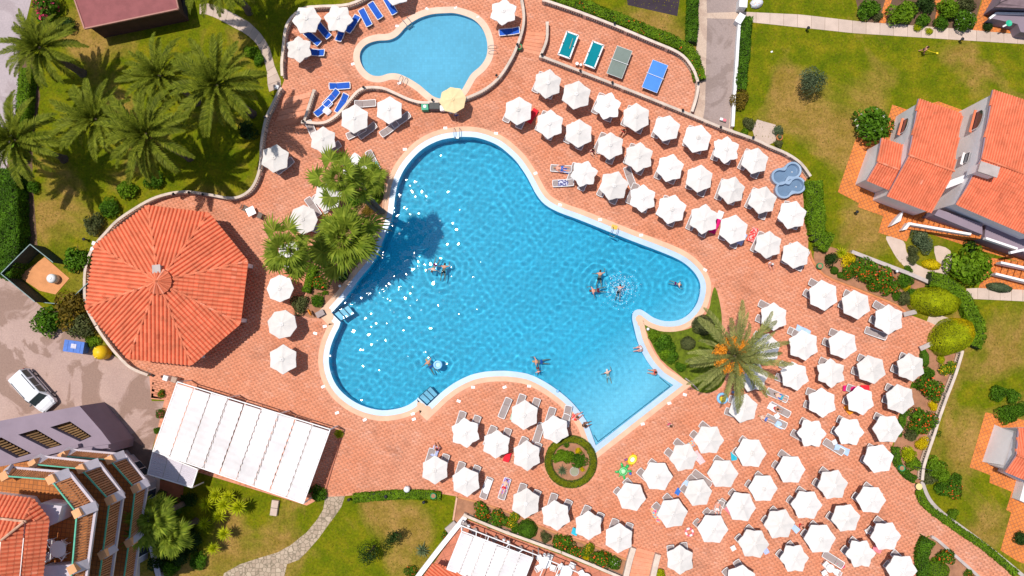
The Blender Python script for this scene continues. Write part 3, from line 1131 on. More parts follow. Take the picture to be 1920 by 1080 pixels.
def roof_part(par, e0, e1, r1, r0, pitch=.24, row=.42, th=.12, deck=True):
    base = MB()
    base.slab([e0, e1, r1, r0] if (Vector(r1) - Vector(r0)).length > .05 else [e0, e1, r1], th)
    d = base.build('roof_slope', TILE, par)
    mb = MB()
    tile_slope(mb, e0, e1, r1, r0, pitch, row)
    o = mb.build('roof_tiles', TILE, d)
    o['kind'] = 'stuff'
    return d


def ridge_caps(par, a, b, r=.13, mat=None, name='ridge_caps'):
    a, b = Vector(a), Vector(b)
    L = (b - a).length
    n = max(2, int(L / .42))
    mb = MB()
    for k in range(n):
        p, q = a.lerp(b, k / n), a.lerp(b, (k + 1.08) / n)
        mb.tube([p, q], [r, r * .86], 7)
    o = mb.build(name, mat or TILE, par)
    o['kind'] = 'stuff'
    return o


# octagonal bar pavilion
ZE, ZA = 3.0, 5.0
PAV = [(277.5, 386), (392.5, 400), (465, 490), (451, 607), (360, 684), (241, 672), (162, 577), (179, 460)]
ev = [W(x, y, ZE) for x, y in PAV]
apx = W(299, 528, ZA)
pav = thing('octagonal_pavilion', 'octagonal pavilion with a terracotta tiled roof and small round cupola', 'pavilion', (apx.x, apx.y, 0))
RC = .62
low = []
for i, p in enumerate(ev):
    d = (p - apx)
    low.append(apx + d * (.9 / d.length) + Vector((0, 0, .02)))
for i in range(8):
    j = (i + 1) % 8
    a, b = ev[i], ev[j]
    roof_part(pav, b, a, low[i], low[j], .36, .44)
for i in range(8):
    ridge_caps(pav, ev[i] + Vector((0, 0, .10)), low[i] + Vector((0, 0, .14)), .11, None, 'hip_caps')
mb = MB()
cz = apx.z - .25
mb.lathe([(.98, -.2), (.98, .32), (.9, .34)], 16, (apx.x, apx.y, cz))
cup = mb.build('cupola', OFFWALL, pav)
top = Vector((apx.x, apx.y, cz + .95))
for i in range(16):
    t0, t1 = 2 * PI * i / 16, 2 * PI * (i + 1) / 16
    mb = MB()
    mb.tube([top, Vector((apx.x + 1.12 * math.cos(t0), apx.y + 1.12 * math.sin(t0), cz + .34))], [.05, .13], 6)
    mb.build('cupola_rib', TILE, cup)
mb = MB()
mb.lathe([(1.14, .3), (1.14, .36), (.04, .92)], 16, (apx.x, apx.y, cz))
mb.lathe([(.09, .9), (.13, 1.0), (.02, 1.1)], 8, (apx.x, apx.y, cz))
mb.build('cupola_roof', TILE, cup)
mb = MB()
q = W(297, 505, 4.9)
mb.box((q.x, q.y, 4.8), (.62, .62, .9), .1)
mb.box((q.x, q.y, 5.28), (.74, .74, .1), .1)
mb.build('chimney', STONE, pav)
ctr = sum((Vector((p.x, p.y, 0)) for p in ev), Vector()) / 8
for p in ev:
    q = Vector((p.x, p.y, 0)).lerp(ctr, .1)
    mb = MB()
    mb.box((q.x, q.y, ZE / 2), (.34, .34, ZE))
    mb.build('pillar', OFFWALL, pav)
mb = MB()
fl = [(Vector((p.x, p.y, 0)).lerp(ctr, .06)) for p in ev]
mb.prism([(p.x, p.y) for p in [Vector((p.x, p.y, 0)).lerp(ctr, .45) for p in ev]], 0, 1.1)
mb.build('bar_counter', M('bar_wood', (.16, .08, .04), .6, .3, 2), pav)


# ---------------------------------------------------------------- white awnings


def awning(label, quad, z, npan, dark, cat='awning', tail=.0, legs=True, zz=(0, 0, 0, 0), wave=.05, mat=AWNCAN):
    """quad: top-left, top-right, bottom-right, bottom-left in pixels; panels run from the top edge to the bottom edge"""
    A, B, Cq, D = [W(p[0], p[1], z + dz) for p, dz in zip(quad, zz)]
    t = thing('awning', label, cat, (A.x, A.y, 0))
    mb = MB()
    for p, q in ((A, B), (B, Cq), (Cq, D), (D, A)):
        mb.bar(p, q, .09, .10)
    for k in range(0, npan + 1):
        mb.bar(A.lerp(B, k / npan) - Vector((0, 0, .09)), D.lerp(Cq, k / npan) - Vector((0, 0, .09)), .05, .06)
    mb.build('frame', WHITEP, t)
    if legs:
        for p in (A, B, Cq, D, A.lerp(B, .33), A.lerp(B, .67), D.lerp(Cq, .33), D.lerp(Cq, .67)):
            mb = MB()
            mb.bar(p - Vector((0, 0, .04)), (p.x, p.y, -.03), .10, .10, up=(0, 1, 0))
            mb.build('post', WHITEP, t)
    n = 44
    nrm = Vector((0, 0, 1))
    for k in range(npan):
        f0, f1 = k / npan, (k + 1) / npan
        gap = .012 if k in dark else .0065
        ph = random.random() * 6
        top_in = random.uniform(.006, .03)
        vs, fs = [], []
        m = 6
        for i in range(n + 1):
            s = top_in + (1 - top_in - .008) * i / n
            e = .0034 * math.sin(i * 1.55 + ph)
            for j in range(m + 1):
                u = f0 + gap * .5 + e + (f1 - f0 - gap) * j / m
                p = A.lerp(B, u).lerp(D.lerp(Cq, u), s)
                sag = wave * math.sin(i * 1.55 + ph) - .05 * math.sin(PI * j / m) + .012 * math.sin(j * 2.1 + i * .4)
                vs.append(p + nrm * (.03 + sag))
        for i in range(n):
            for j in range(m):
                a = i * (m + 1) + j
                fs.append((a, a + 1, a + m + 2, a + m + 1))
        mb = MB()
        mb.add(vs, fs)
        mb.build('fabric_panel', mat, t, smooth=True)
    return t


AW = awning('large white pleated awning over the terrace below the pavilion', [(333, 716), (619, 805), (569, 944), (287, 846)], 3.0, 9, (3, 6), wave=.045)
awning('small awning with shade painted in grey under the corner of the large white awning', [(287, 846), (371, 880), (360, 914), (277, 889)], 2.55, 3, (), wave=.03, mat=M('shade_tinted_canvas', (.58, .53, .57), .8, .05, 1.2, .03))  # grey fabric colour paints the building's shade onto this awning
awning('white pleated awning over the lower bar terrace at the bottom edge', [(866, 996), (999, 1046), (972, 1116), (838, 1067)], 2.7, 6, (1, 3), wave=.03)
t = thing('pergola_frame', 'bare white pergola frame beside the lower awning', 'frame', W(1000, 1040))
mb = MB()
A, B = W(864, 985, 2.75), W(1010, 1042, 2.75)
mb.bar(A, B, .08, .1)
mb.bar(B, W(1090, 1076, 2.75), .08, .1)
for f in (0, .2, .36, .62, .8):
    p = A.lerp(B, f)
    q = W(866, 996, 2.75).lerp(W(999, 1046, 2.75), f)
    mb.bar(p, q, .07, .08)
mb.bar(W(1026, 1046, 2.75), W(1006, 1096, 2.75), .07, .08)
mb.bar(W(1050, 1060, 2.75), W(1030, 1110, 2.75), .07, .08)
mb.build('beam', WHITEP, t)
for px in ((864, 985), (1010, 1042), (1080, 1072)):
    mb = MB()
    p = W(*px, 2.7)
    mb.bar(p, (p.x, p.y, 0), .09, .09, up=(0, 1, 0))
    mb.build('post', WHITEP, t)
sheet('bar_terrace', W2([(872, 972), (950, 1003), (1050, 1040), (1160, 1084), (1200, 1140), (760, 1140), (800, 1075)]), -.012, grid_mat('bar_tile', (.50, .17, .10), (.56, .20, .12), (.36, .13, .08), .8, .8, -.38, .02))
t = thing('bar_roof', 'corner of a terracotta tiled roof below the lower awning', 'roof', W(800, 1075, 2.3))
roof_part(t, W(786, 1092, 2.3), W(812, 1056, 2.3), W(900, 1092, 3.0), W(872, 1126, 3.0), .26, .42)
roof_part(t, W(812, 1056, 2.3), W(880, 1080, 2.3), W(930, 1120, 2.6), W(900, 1094, 2.9), .26, .42)
mb = MB()
for (x, y, r, z) in ((1199, 598, .36, .034), (801, 769, .42, .034), (791, 763, .36, .039), (786, 758, .22, .036), (1201, 606, .3, .039), (801, 775, .3, .039), (617, 594, .45, .034), (616, 584, .3, .039)):
    p = W(x, y)
    mb.lathe([(r, -.04), (r, z)], 14, (p.x, p.y, 0))
mb.build('coping_fill', BEIGE)['kind'] = 'structure'

# ---------------------------------------------------------------- houses


def wing(par, e0, e1, r0, r1, b0, b1, ze, zr, zb=None, wallm=OFFWALL, pitch=.23, inset=.28):
    """one roofed wing: front eave e, ridge r, back eave b (pixels seen at their heights)"""
    zb = ze if zb is None else zb
    E0, E1, R0, R1, B0, B1 = W(*e0, ze), W(*e1, ze), W(*r0, zr), W(*r1, zr), W(*b0, zb), W(*b1, zb)
    u = (E1 - E0).normalized() * .12

    def ins(a, b):
        return a + (b - a).normalized() * inset
    mb = MB()
    gl = [E0 + u, R0 + u, B0 + u]
    gr = [E1 - u, R1 - u, B1 - u]
    gl[0], gl[2] = ins(gl[0], gl[1]), ins(gl[2], gl[1])
    gr[0], gr[2] = ins(gr[0], gr[1]), ins(gr[2], gr[1])
    dz = Vector((0, 0, -.13))
    gl = [p + dz for p in gl]
    gr = [p + dz for p in gr]
    fl = [Vector((gl[0].x, gl[0].y, -.03)), Vector((gl[2].x, gl[2].y, -.03))]
    fr = [Vector((gr[0].x, gr[0].y, -.03)), Vector((gr[2].x, gr[2].y, -.03))]
    vs = gl + gr + fl + fr
    mb.add(vs, [(0, 1, 2, 7, 6), (5, 4, 3, 8, 9), (0, 6, 8, 3), (2, 5, 9, 7), (0, 3, 4, 1), (1, 4, 5, 2), (6, 7, 9, 8)])
    w = mb.build('wall', wallm, par)
    roof_part(par, E0, E1, R1, R0, pitch, .40, .10)
    roof_part(par, B1, B0, R0, R1, pitch, .40, .10)
    ridge_caps(par, R0 + Vector((0, 0, .12)), R1 + Vector((0, 0, .12)), .11)
    mb = MB()
    mb.bar(E0 + dz * .2, R0 + dz * .2, .10, .16)
    mb.bar(R0 + dz * .2, B0 + dz * .2, .10, .16)
    mb.build('verge_board', GREYSHADEWALL, par)
    return w, gl, gr


GLASS = M('dark_glass', (.03, .04, .06), .1, .2, 2, 0, spec=.6)


def gable_window(par, gl, fr, zc, w, h, arched=True, sill=TILE):
    """recessed opening in the left gable: fr = position from front eave to back eave"""
    a, b = Vector((gl[0].x, gl[0].y, 0)), Vector((gl[2].x, gl[2].y, 0))
    d = (b - a).normalized()
    out = Vector((d.y, -d.x, 0))
    if out.x > 0:
        out = -out
    c = a.lerp(b, fr) + Vector((0, 0, zc))
    mb = MB()
    pts = [(-w / 2, -h / 2), (w / 2, -h / 2)]
    if arched:
        pts += [(w / 2 * math.cos(t), h / 2 - w * .3 + w * .3 * math.sin(t)) for t in np.linspace(0, PI, 9)]
    else:
        pts += [(w / 2, h / 2), (-w / 2, h / 2)]
    mk = lambda k, o: [c + d * p[0] * k + Vector((0, 0, p[1] * k)) + out * o for p in pts]
    o_, i_, g_ = mk(1.12, .05), mk(1.0, .05), mk(1.0, .012)
    n = len(pts)
    fs = []
    for i in range(n):
        j = (i + 1) % n
        fs += [(i, j, n + j, n + i), (n + i, n + j, 2 * n + j, 2 * n + i)]
    mb.add(o_ + i_ + g_, fs)
    win = mb.build('window', OFFWALL, par)
    mb = MB()
    mb.add(g_, [tuple(range(n))])
    mb.build('pane', GLASS, win)
    mb = MB()
    s = c + Vector((0, 0, -h / 2 - .04)) + out * .12
    mb.bar(s - d * w * .62, s + d * w * .62, .26, .08)
    mb.build('sill', sill, win)


row = thing('row_house', 'white row house with three stepped terracotta tiled roof wings and a chimney', 'house', W(1750, 300))
w1 = wing(row, (1624.7, 338), (1667, 356), (1645.3, 304), (1689.5, 320.3), (1652, 260), (1697, 275), 3.0, 3.75)
w2 = wing(row, (1663.5, 367.4), (1747, 399), (1703.4, 291.3), (1787.8, 321.3), (1722, 186), (1804, 214.4), 3.4, 5.0, 4.4)
w3 = wing(row, (1794, 384), (1945, 449), (1839.4, 297), (1985, 350), (1861, 169.4), (2010, 218), 4.6, 6.3, 5.6)
gable_window(row, w2[1], .80, 2.7, 1.3, 1.1)
gable_window(row, w3[1], .80, 4.2, 1.7, 1.3)
gable_window(row, w3[1], .44, 3.9, .9, .8, False, OFFWALL)
mb = MB()
p = W(1853, 318, 7.0)
mb.box((p.x, p.y, 6.0), (1.45, .75, 2.0), -.33)
ch = mb.build('chimney', OFFWALL, row)
mb = MB()
mb.box((p.x, p.y, 7.05), (1.7, .95, .14), -.33)
mb.build('chimney_cap', STONE, ch)
mb = MB()
a, b, c, d = W(1767, 345, 4.2), W(1832, 322, 4.6), W(1800, 375, 4.2), W(1772, 372, 3.6)
mb.slab([W(1766, 344, 4.0), W(1830, 320, 4.6), W(1836, 330, 4.4), W(1774, 354, 3.8)], .25)
mb.build('parapet', OFFWALL, row)
# front terrace blocks, their shade painted in as grey walls, with the tiled stair and its walls
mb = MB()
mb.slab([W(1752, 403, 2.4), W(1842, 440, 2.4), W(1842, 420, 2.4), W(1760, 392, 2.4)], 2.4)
mb.build('porch_wall', GREYSHADEWALL, row)
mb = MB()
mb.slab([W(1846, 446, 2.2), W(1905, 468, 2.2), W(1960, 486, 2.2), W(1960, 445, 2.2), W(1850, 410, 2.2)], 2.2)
mb.build('terrace_block', GREYSHADEWALL, row)
mb = MB()
mb.bar(W(1893, 474, 2.7), W(1921, 468, 2.7), .22, .35)
mb.bar(W(1846, 447, 2.5), W(1905, 467, 2.5), .20, .5)
mb.build('terrace_parapet', OFFWALL, row)
st = thing('house_stairs', 'terracotta tiled stairs with small white side walls along the front of the row house', 'steps', W(1695, 425))
A, B = W(1683, 427), W(1820, 452)
A2, B2 = W(1693, 405), W(1828, 430)
for k in range(15):
    f0, f1 = k / 15, (k + .93) / 15
    P = [A.lerp(B, f0), A.lerp(B, f1), A2.lerp(B2, f1), A2.lerp(B2, f0)]
    mb = MB()
    z = .12 + .11 * k
    mb.slab([(q.x, q.y, z) for q in P], z + .03)
    mb.build('step', PATIO, st)
mb = MB()
mb.slab([W(1706, 417, .9), W(1822, 437, 2.0), W(1820, 441, 2.0), W(1704, 421, .9)], 1.0)
mb.build('stair_wall', OFFWALL, st)
for q in ([(1680, 410), (1694, 396), (1689, 414), (1670, 424)], [(1703, 417), (1710, 417), (1700, 430), (1691, 432)]):
    mb = MB()
    mb.slab([W(q[0][0], q[0][1], .9), W(q[1][0], q[1][1], .95), W(q[2][0], q[2][1], .7), W(q[3][0], q[3][1], .65)], .75)
    mb.build('side_wall', OFFWALL, st)
st = thing('house_stairs', 'orange tiled steps with white side walls at the right edge beside the big bush', 'steps', W(1880, 500))
A, B, A2, B2 = W(1862, 512), W(1950, 534), W(1872, 484), W(1960, 503)
for k in range(8):
    f0, f1 = k / 8, (k + .92) / 8
    mb = MB()
    z = .1 + .10 * k
    mb.slab([(q.x, q.y, z) for q in (A.lerp(B, f0), A.lerp(B, f1), A2.lerp(B2, f1), A2.lerp(B2, f0))], z + .03)
    mb.build('step', PATIO, st)
for (p, q, z) in (((1862, 514), (1940, 533), 1.0), ((1872, 493), (1940, 508), 1.3)):
    mb = MB()
    mb.bar(W(p[0], p[1], z - .4), W(q[0], q[1], z - .2), .2, .9)
    mb.build('stair_wall', OFFWALL, st)

hs = thing('corner_house', 'white gabled house corner with salmon roof at the right edge above the patio', 'house', W(1900, 850))
wg = wing(hs, (1885, 884), (1985, 925), (1905, 853), (2000, 885), (1909, 803), (2005, 803), 3.0, 3.7, 3.3)
mb = MB()
mb.slab([W(1842, 866, .02), W(1865, 796, .02), W(1900, 812, 2.6), W(1882, 872, 2.6)], .05)
mb.build('ramp_wall', OFFWALL, hs)
mb = MB()
mb.slab([W(1882, 886, 1.0), W(1960, 925, 1.0), W(1960, 910, 1.0), W(1888, 878, 1.0)], 1.0)
mb.build('front_wall', OFFWALL, hs)
mb = MB()
mb.slab([W(1912, 938, 1.2), W(1960, 960, 1.2), W(1960, 905, 1.2), W(1922, 900, 1.2)], 1.2)
mb.build('porch', OFFWALL, hs)
ht = thing('grey_house', 'grey roofed house corner with eaves over the orange patio at the top right', 'house', W(1890, 20))
mb = MB()
mb.slab([W(1857, 34, 1.3), W(1868, 25, 1.3), W(1960, 28, 1.3), W(1960, 66, 1.3), W(1914, 60, 1.3), W(1908, 45, 1.3)], 1.3)
mb.build('terrace_wall', GREYSHADEWALL, ht)
mb = MB()
mb.bar(W(1855, 35, 1.35), W(1868, 25, 1.35), .2, .15)
mb.bar(W(1868, 25, 1.35), W(1960, 27, 1.35), .2, .15)
mb.build('parapet', OFFWALL, ht)
mb = MB()
mb.slab([W(1865, 13, 2.7), W(1875, 4, 3.1), W(1900, -40, 3.4), W(1980, -40, 3.4), W(1980, 18, 2.7)], .16)
mb.build('roof', M('slate_mauve', (.22, .15, .16), .8, .2, 2), ht)
mb = MB()
mb.slab([W(1872, 8, 2.5), W(1960, 12, 2.5), W(1960, -40, 2.5), W(1900, -40, 2.5)], 2.5)
mb.build('wall', GREYSHADEWALL, ht)
t = thing('hand_fan', 'small turquoise dish on a white stand lying on the grey terrace wall', 'dish', W(1890, 44, 1.4))
mb = MB()
mb.lathe([(.03, 0), (.26, .05), (.30, .09), (.27, .09), (.02, .03)], 14, tuple(W(1891, 44, 1.31)))
mb.build('bowl', M('turquoise', (.03, .42, .25), .4, .1, 3), t)
mb = MB()
mb.bar(W(1880, 50, 1.34), W(1888, 46, 1.36), .14, .05)
mb.build('handle', WHITEP, t)

# maroon hut at the top left
MAROON = M('maroon_roofing', (.27, .085, .085), .8, .14, 1.2, .05, .3, 5)
hut = thing('maroon_hut', 'hut with a flat maroon roof and dark walls beside the palm lawn', 'hut', W(240, 30))
rc = [W(139, -4, 3.1), W(159, 54, 3.1), W(335, 17, 3.1), W(318, -60, 3.1), W(120, -60, 3.1)]
mb = MB()
mb.slab(rc, .16)
rf = mb.build('roof', MAROON, hut)
mb = MB()
for i in range(len(rc)):
    mb.bar(rc[i], rc[(i + 1) % len(rc)], .12, .2)
mb.build('roof_edge', M('maroon_edge', (.42, .20, .16), .7, .1, 2), rf)
cc = sum(rc, Vector()) / 5
mb = MB()
mb.prism([(p.x + (cc.x - p.x) * .06, p.y + (cc.y - p.y) * .10) for p in rc], -.03, 2.95)
mb.build('wall', M('hut_boards', (.07, .03, .025), .8, .3, 2), hut)
mb = MB()
a, b = W(205, 64), W(352, 33)
mb.ribbon([(a.x, a.y), (b.x, b.y), tuple(W(345, -30)[:2])], .12, -.03, .9)
mb.build('low_fence', M('hut_fence', (.03, .022, .03), .8, .3, 2), hut)

# ---------------------------------------------------------------- terraced apartment building, lower left
apt = thing('apartment_building', 'apartment building with three stepped terracotta terraces, green rails and a tiled roof', 'apartments', W(60, 960))
TERR = grid_mat('terrace_tile', (.42, .14, .03), (.48, .16, .04), (.25, .09, .03), .33, .33, .1, .025)
LATT = M('terracotta_lattice', (.46, .19, .085), .8, .2, 3, .15)
GREENR = M('green_rail', (.10, .42, .28), .5, .15, 3, .05)
CAPM = M('cap_stone', (.52, .46, .50), .8, .1, 1.5, .06)
POSTM = M('post_clay', (.72, .36, .17), .8, .1, 2, .08)
ZT = [15.2, 11.8, 8.4]
OUT = [
    [(-40, 897), (18, 876), (131, 886), (181, 948), (166, 1056), (158, 1120)],
    [(82, 860), (136 - 52, 856), (186, 867), (231, 926), (217, 1025), (205, 1110)],
    [(106, 855), (137, 843), (234, 852), (277, 904), (263, 998), (250, 1100)],
]
INN = [
    [(-40, 905), (8, 892), (96, 899), (145, 962), (136, 1067), (130, 1125)],
    [(60, 872), (62, 870), (152, 879), (206, 938), (193, 1040), (182, 1115)],
    [(110, 858), (118, 855), (206, 862), (254, 916), (242, 1018), (230, 1105)],
]
for k in range(3):
    z = ZT[k]
    O = [W(x, y, z - 1.15) for x, y in OUT[k]]
    I = [W(x, y, z) for x, y in INN[k]]
    # slab and body beneath
    lvl = MB()
    floor_px = OUT[k] + [(-60, 1140)] + ([(-60, 897)] if k == 0 else [(-60, 880), (40, 880)])
    lvl.slab([W(x, y, z - 1.25) for x, y in floor_px], .32)
    body = lvl.build('storey', CAPM, apt)
    mb = MB()
    mb.slab([W(x, y, z - 1.235) for x, y in [(OUT[k][i][0] * .985 + INN[k][i][0] * .015, OUT[k][i][1]) for i in range(len(OUT[k]))] + [(-60, 1138)] + ([(-60, 905)] if k == 0 else [(-60, 886)])], .012)
    mb.build('terrace_floor', TERR, body)
    for i in range(1, len(O) - 1):
        if (O[i + 1] - O[i]).length < .6:
            continue
        a, b, c, d = O[i], O[i + 1], I[i + 1], I[i]
        mb = MB()
        n = max(4, int((b - a).length / .2))
        for s in range(n):
            f0, f1 = s / n, (s + .62) / n
            P = [a.lerp(b, f0), a.lerp(b, f1), d.lerp(c, f1), d.lerp(c, f0)]
            mb.slab([p + Vector((0, 0, -.03)) for p in P], .07)
        bal = mb.build('lattice_parapet', LATT, body)
        bal['kind'] = 'stuff'
        mb = MB()
        mb.bar(a + Vector((0, 0, .04)), b + Vector((0, 0, .04)), .20, .16)
        mb.build('outer_rail', CAPM, body)
        mb = MB()
        mb.bar(d + Vector((0, 0, .05)), c + Vector((0, 0, .05)), .10, .10)
        mb.build('hand_rail', GREENR, body)
    for i in range(1, len(O) - 1):
        a, d = O[i], I[i]
        mb = MB()
        mb.bar(a + Vector((0, 0, .05)), d + Vector((0, 0, .06)), .75, .22)
        mb.build('corner_cap', CAPM, body)
        mb = MB()
        mb.box((d.x, d.y, d.z - .5), (.62, .62, 1.25), .5)
        mb.build('corner_post', POSTM, body)
mb = MB()
mb.slab([W(x, y, 13.6) for x, y in [(88, 900), (140, 960), (118, 1140), (-60, 1140), (-60, 905)]], 13.6)
mb.build('core_wall', CAPM, apt)
mb = MB()
mb.slab([W(x, y, 6.8) for x, y in [(100, 862), (165, 864), (196, 908), (188, 998), (176, 1100), (60, 1120), (50, 880)]], 6.8)
mb.build('base_storey', CAPM, apt)
core_px = [(88, 900), (140, 960), (118, 1140)]
for lv in (10.66, 7.26, .1):
    cw = [W(x, y, 13.6) for x, y in core_px]
    for i in (0, 1):
        a, b = Vector((cw[i].x, cw[i].y, 0)), Vector((cw[i + 1].x, cw[i + 1].y, 0))
        d = (b - a).normalized()
        out = Vector((-d.y, d.x, 0))
        if out.dot(a - Vector((W(0, 1000).x, W(0, 1000).y, 0))) < 0:
            out = -out
        for f in ((.5,) if i == 0 else (.2, .5, .8)):
            c = a.lerp(b, f) + out * .03
            mb = MB()
            mb.box((c.x, c.y, lv + 1.06), (1.7, .12, 2.12), math.atan2(d.y, d.x))
            win = mb.build('balcony_door', OFFWALL, apt)
            for s_ in (-.4, .4):
                q = c + d * s_ + out * .06
                mb = MB()
                mb.box((q.x, q.y, lv + 1.06), (.72, .04, 1.96), math.atan2(d.y, d.x))
                mb.build('pane', GLASS, win)
# cross wall between the flats and the top roof
mb = MB()
mb.slab([W(75, 944, 15.9), W(116, 949, 15.9), W(108, 978, 15.9), W(88, 988, 15.9)], 1.8)
mb.build('white_screen', CAPM, apt)
mb = MB()
mb.slab([W(80, 1062, 15.0), W(140, 1058, 15.0), W(136, 1080, 15.0), W(80, 1085, 15.0)], 1.1)
mb.build('party_wall', CAPM, apt)
zr = 17.0
roof_part(apt, W(61, 936, zr), W(-30, 925, zr), W(-30, 969, 18.0), W(47, 977, 18.0), .30, .42)
roof_part(apt, W(91, 974, zr), W(61, 936, zr), W(47, 977, 18.0), W(48, 980, 18.0), .30, .42)
roof_part(apt, W(74, 1130, zr), W(91, 974, zr), W(48, 978, 18.0), W(33, 1130, 18.0), .30, .42)
roof_part(apt, W(44, 978, 18.15), W(-40, 968, 18.15), W(-40, 1040, 19.0), W(2, 1012, 19.0), .30, .42)
roof_part(apt, W(30, 1130, 18.15), W(44, 978, 18.15), W(2, 1012, 19.0), W(-10, 1130, 19.0), .30, .42)
ridge_caps(apt, W(-30, 969, 18.3), W(48, 978, 18.3), .10, RIDGEM)
ridge_caps(apt, W(44, 979, 18.4), W(2, 1013, 19.2), .10, RIDGEM)
mb = MB()
mb.slab([W(x, y, 16.9) for x, y in ((22, 945), (50, 984), (34, 1130), (-60, 1130), (-60, 935))], 3.1)
mb.build('upper_wall', OFFWALL, apt)
# gallery block behind, its shade painted in mauve grey, with slanted open bays
gal = thing('gallery_block', 'rendered block with shade painted mauve grey, slanted open bays and brown rails beside the van', 'building', W(100, 800))
ZG = 4.2
outer = [W(-60, 801, ZG), W(0, 789, ZG), W(149, 761, ZG), W(190, 808, ZG), W(208, 832, ZG), W(206, 848, ZG), W(140, 846, ZG), W(80, 862, ZG), W(0, 885, ZG), W(-60, 900, ZG)]
bays = [[(34, 815), (68, 805), (117, 834), (88, 842)], [(94, 801), (131, 790), (172, 818), (150, 828)], [(-26, 829), (2, 820), (59, 850), (31, 859)]]
hl = [[(p.x, p.y) for p in (W(x, y, ZG) for x, y in q)] for q in bays]
ot = [(p.x, p.y) for p in outer]
loops = [[Vector((p[0], p[1], 0)) for p in ot]] + [[Vector((p[0], p[1], 0)) for p in h] for h in hl]
tr = G.tessellate_polygon(loops)
vs = [(p.x, p.y, ZG) for l in loops for p in l]
mb = MB()
fs = []
for q in tr:
    a, b, c = (vs[i] for i in q)
    if (b[0] - a[0]) * (c[1] - a[1]) - (c[0] - a[0]) * (b[1] - a[1]) < 0:
        q = (q[0], q[2], q[1])
    fs.append(q)
mb.add(vs, fs)
n = len(ot)
vs = [(p[0], p[1], ZG) for p in ot] + [(p[0], p[1], -.03) for p in ot]
mb.add(vs, [(i, n + i, n + (i + 1) % n, (i + 1) % n) for i in range(n)])
for h in hl:
    m = len(h)
    vs = [(p[0], p[1], ZG) for p in h] + [(p[0], p[1], ZG - 2.4) for p in h]
    mb.add(vs, [(i, (i + 1) % m, m + (i + 1) % m, m + i) for i in range(m)] + [tuple(range(m, 2 * m))])
mb.build('block', GREYSHADEWALL, gal)
BROWN = M('brown_rail', (.16, .085, .03), .7, .3, 3, .2)
for q in bays:
    a, b, c, d = [W(x, y, ZG - .9) for x, y in q]
    for s in range(9):
        mb = MB()
        f = (s + .5) / 9
        mb.bar(b.lerp(c, f), a.lerp(d, f), .14, .5)
        mb.build('rail_slat', BROWN, gal)
mb = MB()
mb.bar(W(-10, 875, ZG + .3), W(150, 835, ZG + .3), .3, .6)
mb.bar(W(150, 843, ZG + .2), W(206, 836, ZG + .2), .3, .5)
mb.build('parapet', GREYSHADEWALL, gal)

# mesh walled pit with terracotta floor
pit = thing('fenced_enclosure', 'small terracotta floored yard inside dark green mesh fences by the forecourt', 'enclosure', W(70, 510))
MESHM = M('green_netting', (.022, .04, .032), .8, .4, 3, .2)
fq = [W(82, 484), W(129, 521), W(112, 545), W(96, 562), (W(30, 517))]
mb = MB()
mb.slab([W(84, 482, .02), W(130, 522, .02), W(104, 552, .02), W(74, 545, .02), W(34, 518, .02)], .05)
mb.build('floor', M('clay_floor', (.62, .27, .11), .85, .15, 1.0, 0), pit)
top = [W(2, 513, 2.2), W(57, 458, 2.2), W(100, 492, 2.2), W(157, 525, 2.0), W(110, 570, 2.0), W(66, 566, 2.2)]
for i in range(6):
    a, b = top[i], top[(i + 1) % 6]
    if i in (2,):
        continue
    mb = MB()
    h = 2.2 if i in (0, 1, 5) else .9
    mb.ribbon([(a.x, a.y), (b.x, b.y)], .06, -.03, h)
    mb.build('fence_panel', MESHM, pit)
    mb = MB()
    mb.bar((a.x, a.y, h + .03), (b.x, b.y, h + .03), .07, .07)
    mb.build('top_tube', M('fence_tube', (.20, .28, .27), .5, .2, 3), pit)
q = W(96, 522, .8)
t = thing('white_tank', 'round white tank standing on the terracotta floor of the fenced yard', 'tank', (q.x, q.y, .02))
mb = MB()
mb.lathe([(.40, 0), (.44, .2), (.44, .8), (.36, .95), (.12, 1.02), (.02, 1.03)], 18)
mb.build('drum', PLASTIC, t, True, False)
mb = MB()
mb.lathe([(.16, 1.0), (.16, 1.07), (.02, 1.08)], 12)
mb.build('lid', PLASTIC, t, False, False)

# ---------------------------------------------------------------- foliage


def leafquads(P, N, size, asp=.55, jit=.7, bend=True):
    """diamond leaves at P facing about N"""
    n = len(P)
    nn = N + RNG.normal(0, jit, (n, 3))
    nn /= np.linalg.norm(nn, axis=1)[:, None] + 1e-9
    r = RNG.normal(0, 1, (n, 3))
    t = np.cross(nn, r)
    t /= np.linalg.norm(t, axis=1)[:, None] + 1e-9
    b = np.cross(nn, t)
    s = (size * RNG.uniform(.65, 1.35, n))[:, None]
    C = np.zeros((n, 4, 3))
    C[:, 0] = P - t * s
    C[:, 1] = P - b * s * asp + nn * s * .18
    C[:, 2] = P + t * s
    C[:, 3] = P + b * s * asp + nn * s * .18
    return C.reshape(-1, 3)


def blobs(k, r, flat=.8, seed=0):
    g = np.random.default_rng(seed)
    c = g.normal(0, 1, (k, 3))
    c /= np.linalg.norm(c, axis=1)[:, None]
    c *= (g.random(k) ** .5 * .62)[:, None]
    c[:, 2] = np.abs(c[:, 2]) * flat + .25
    rad = g.uniform(.30, .52, k)
    return c * r, rad * r


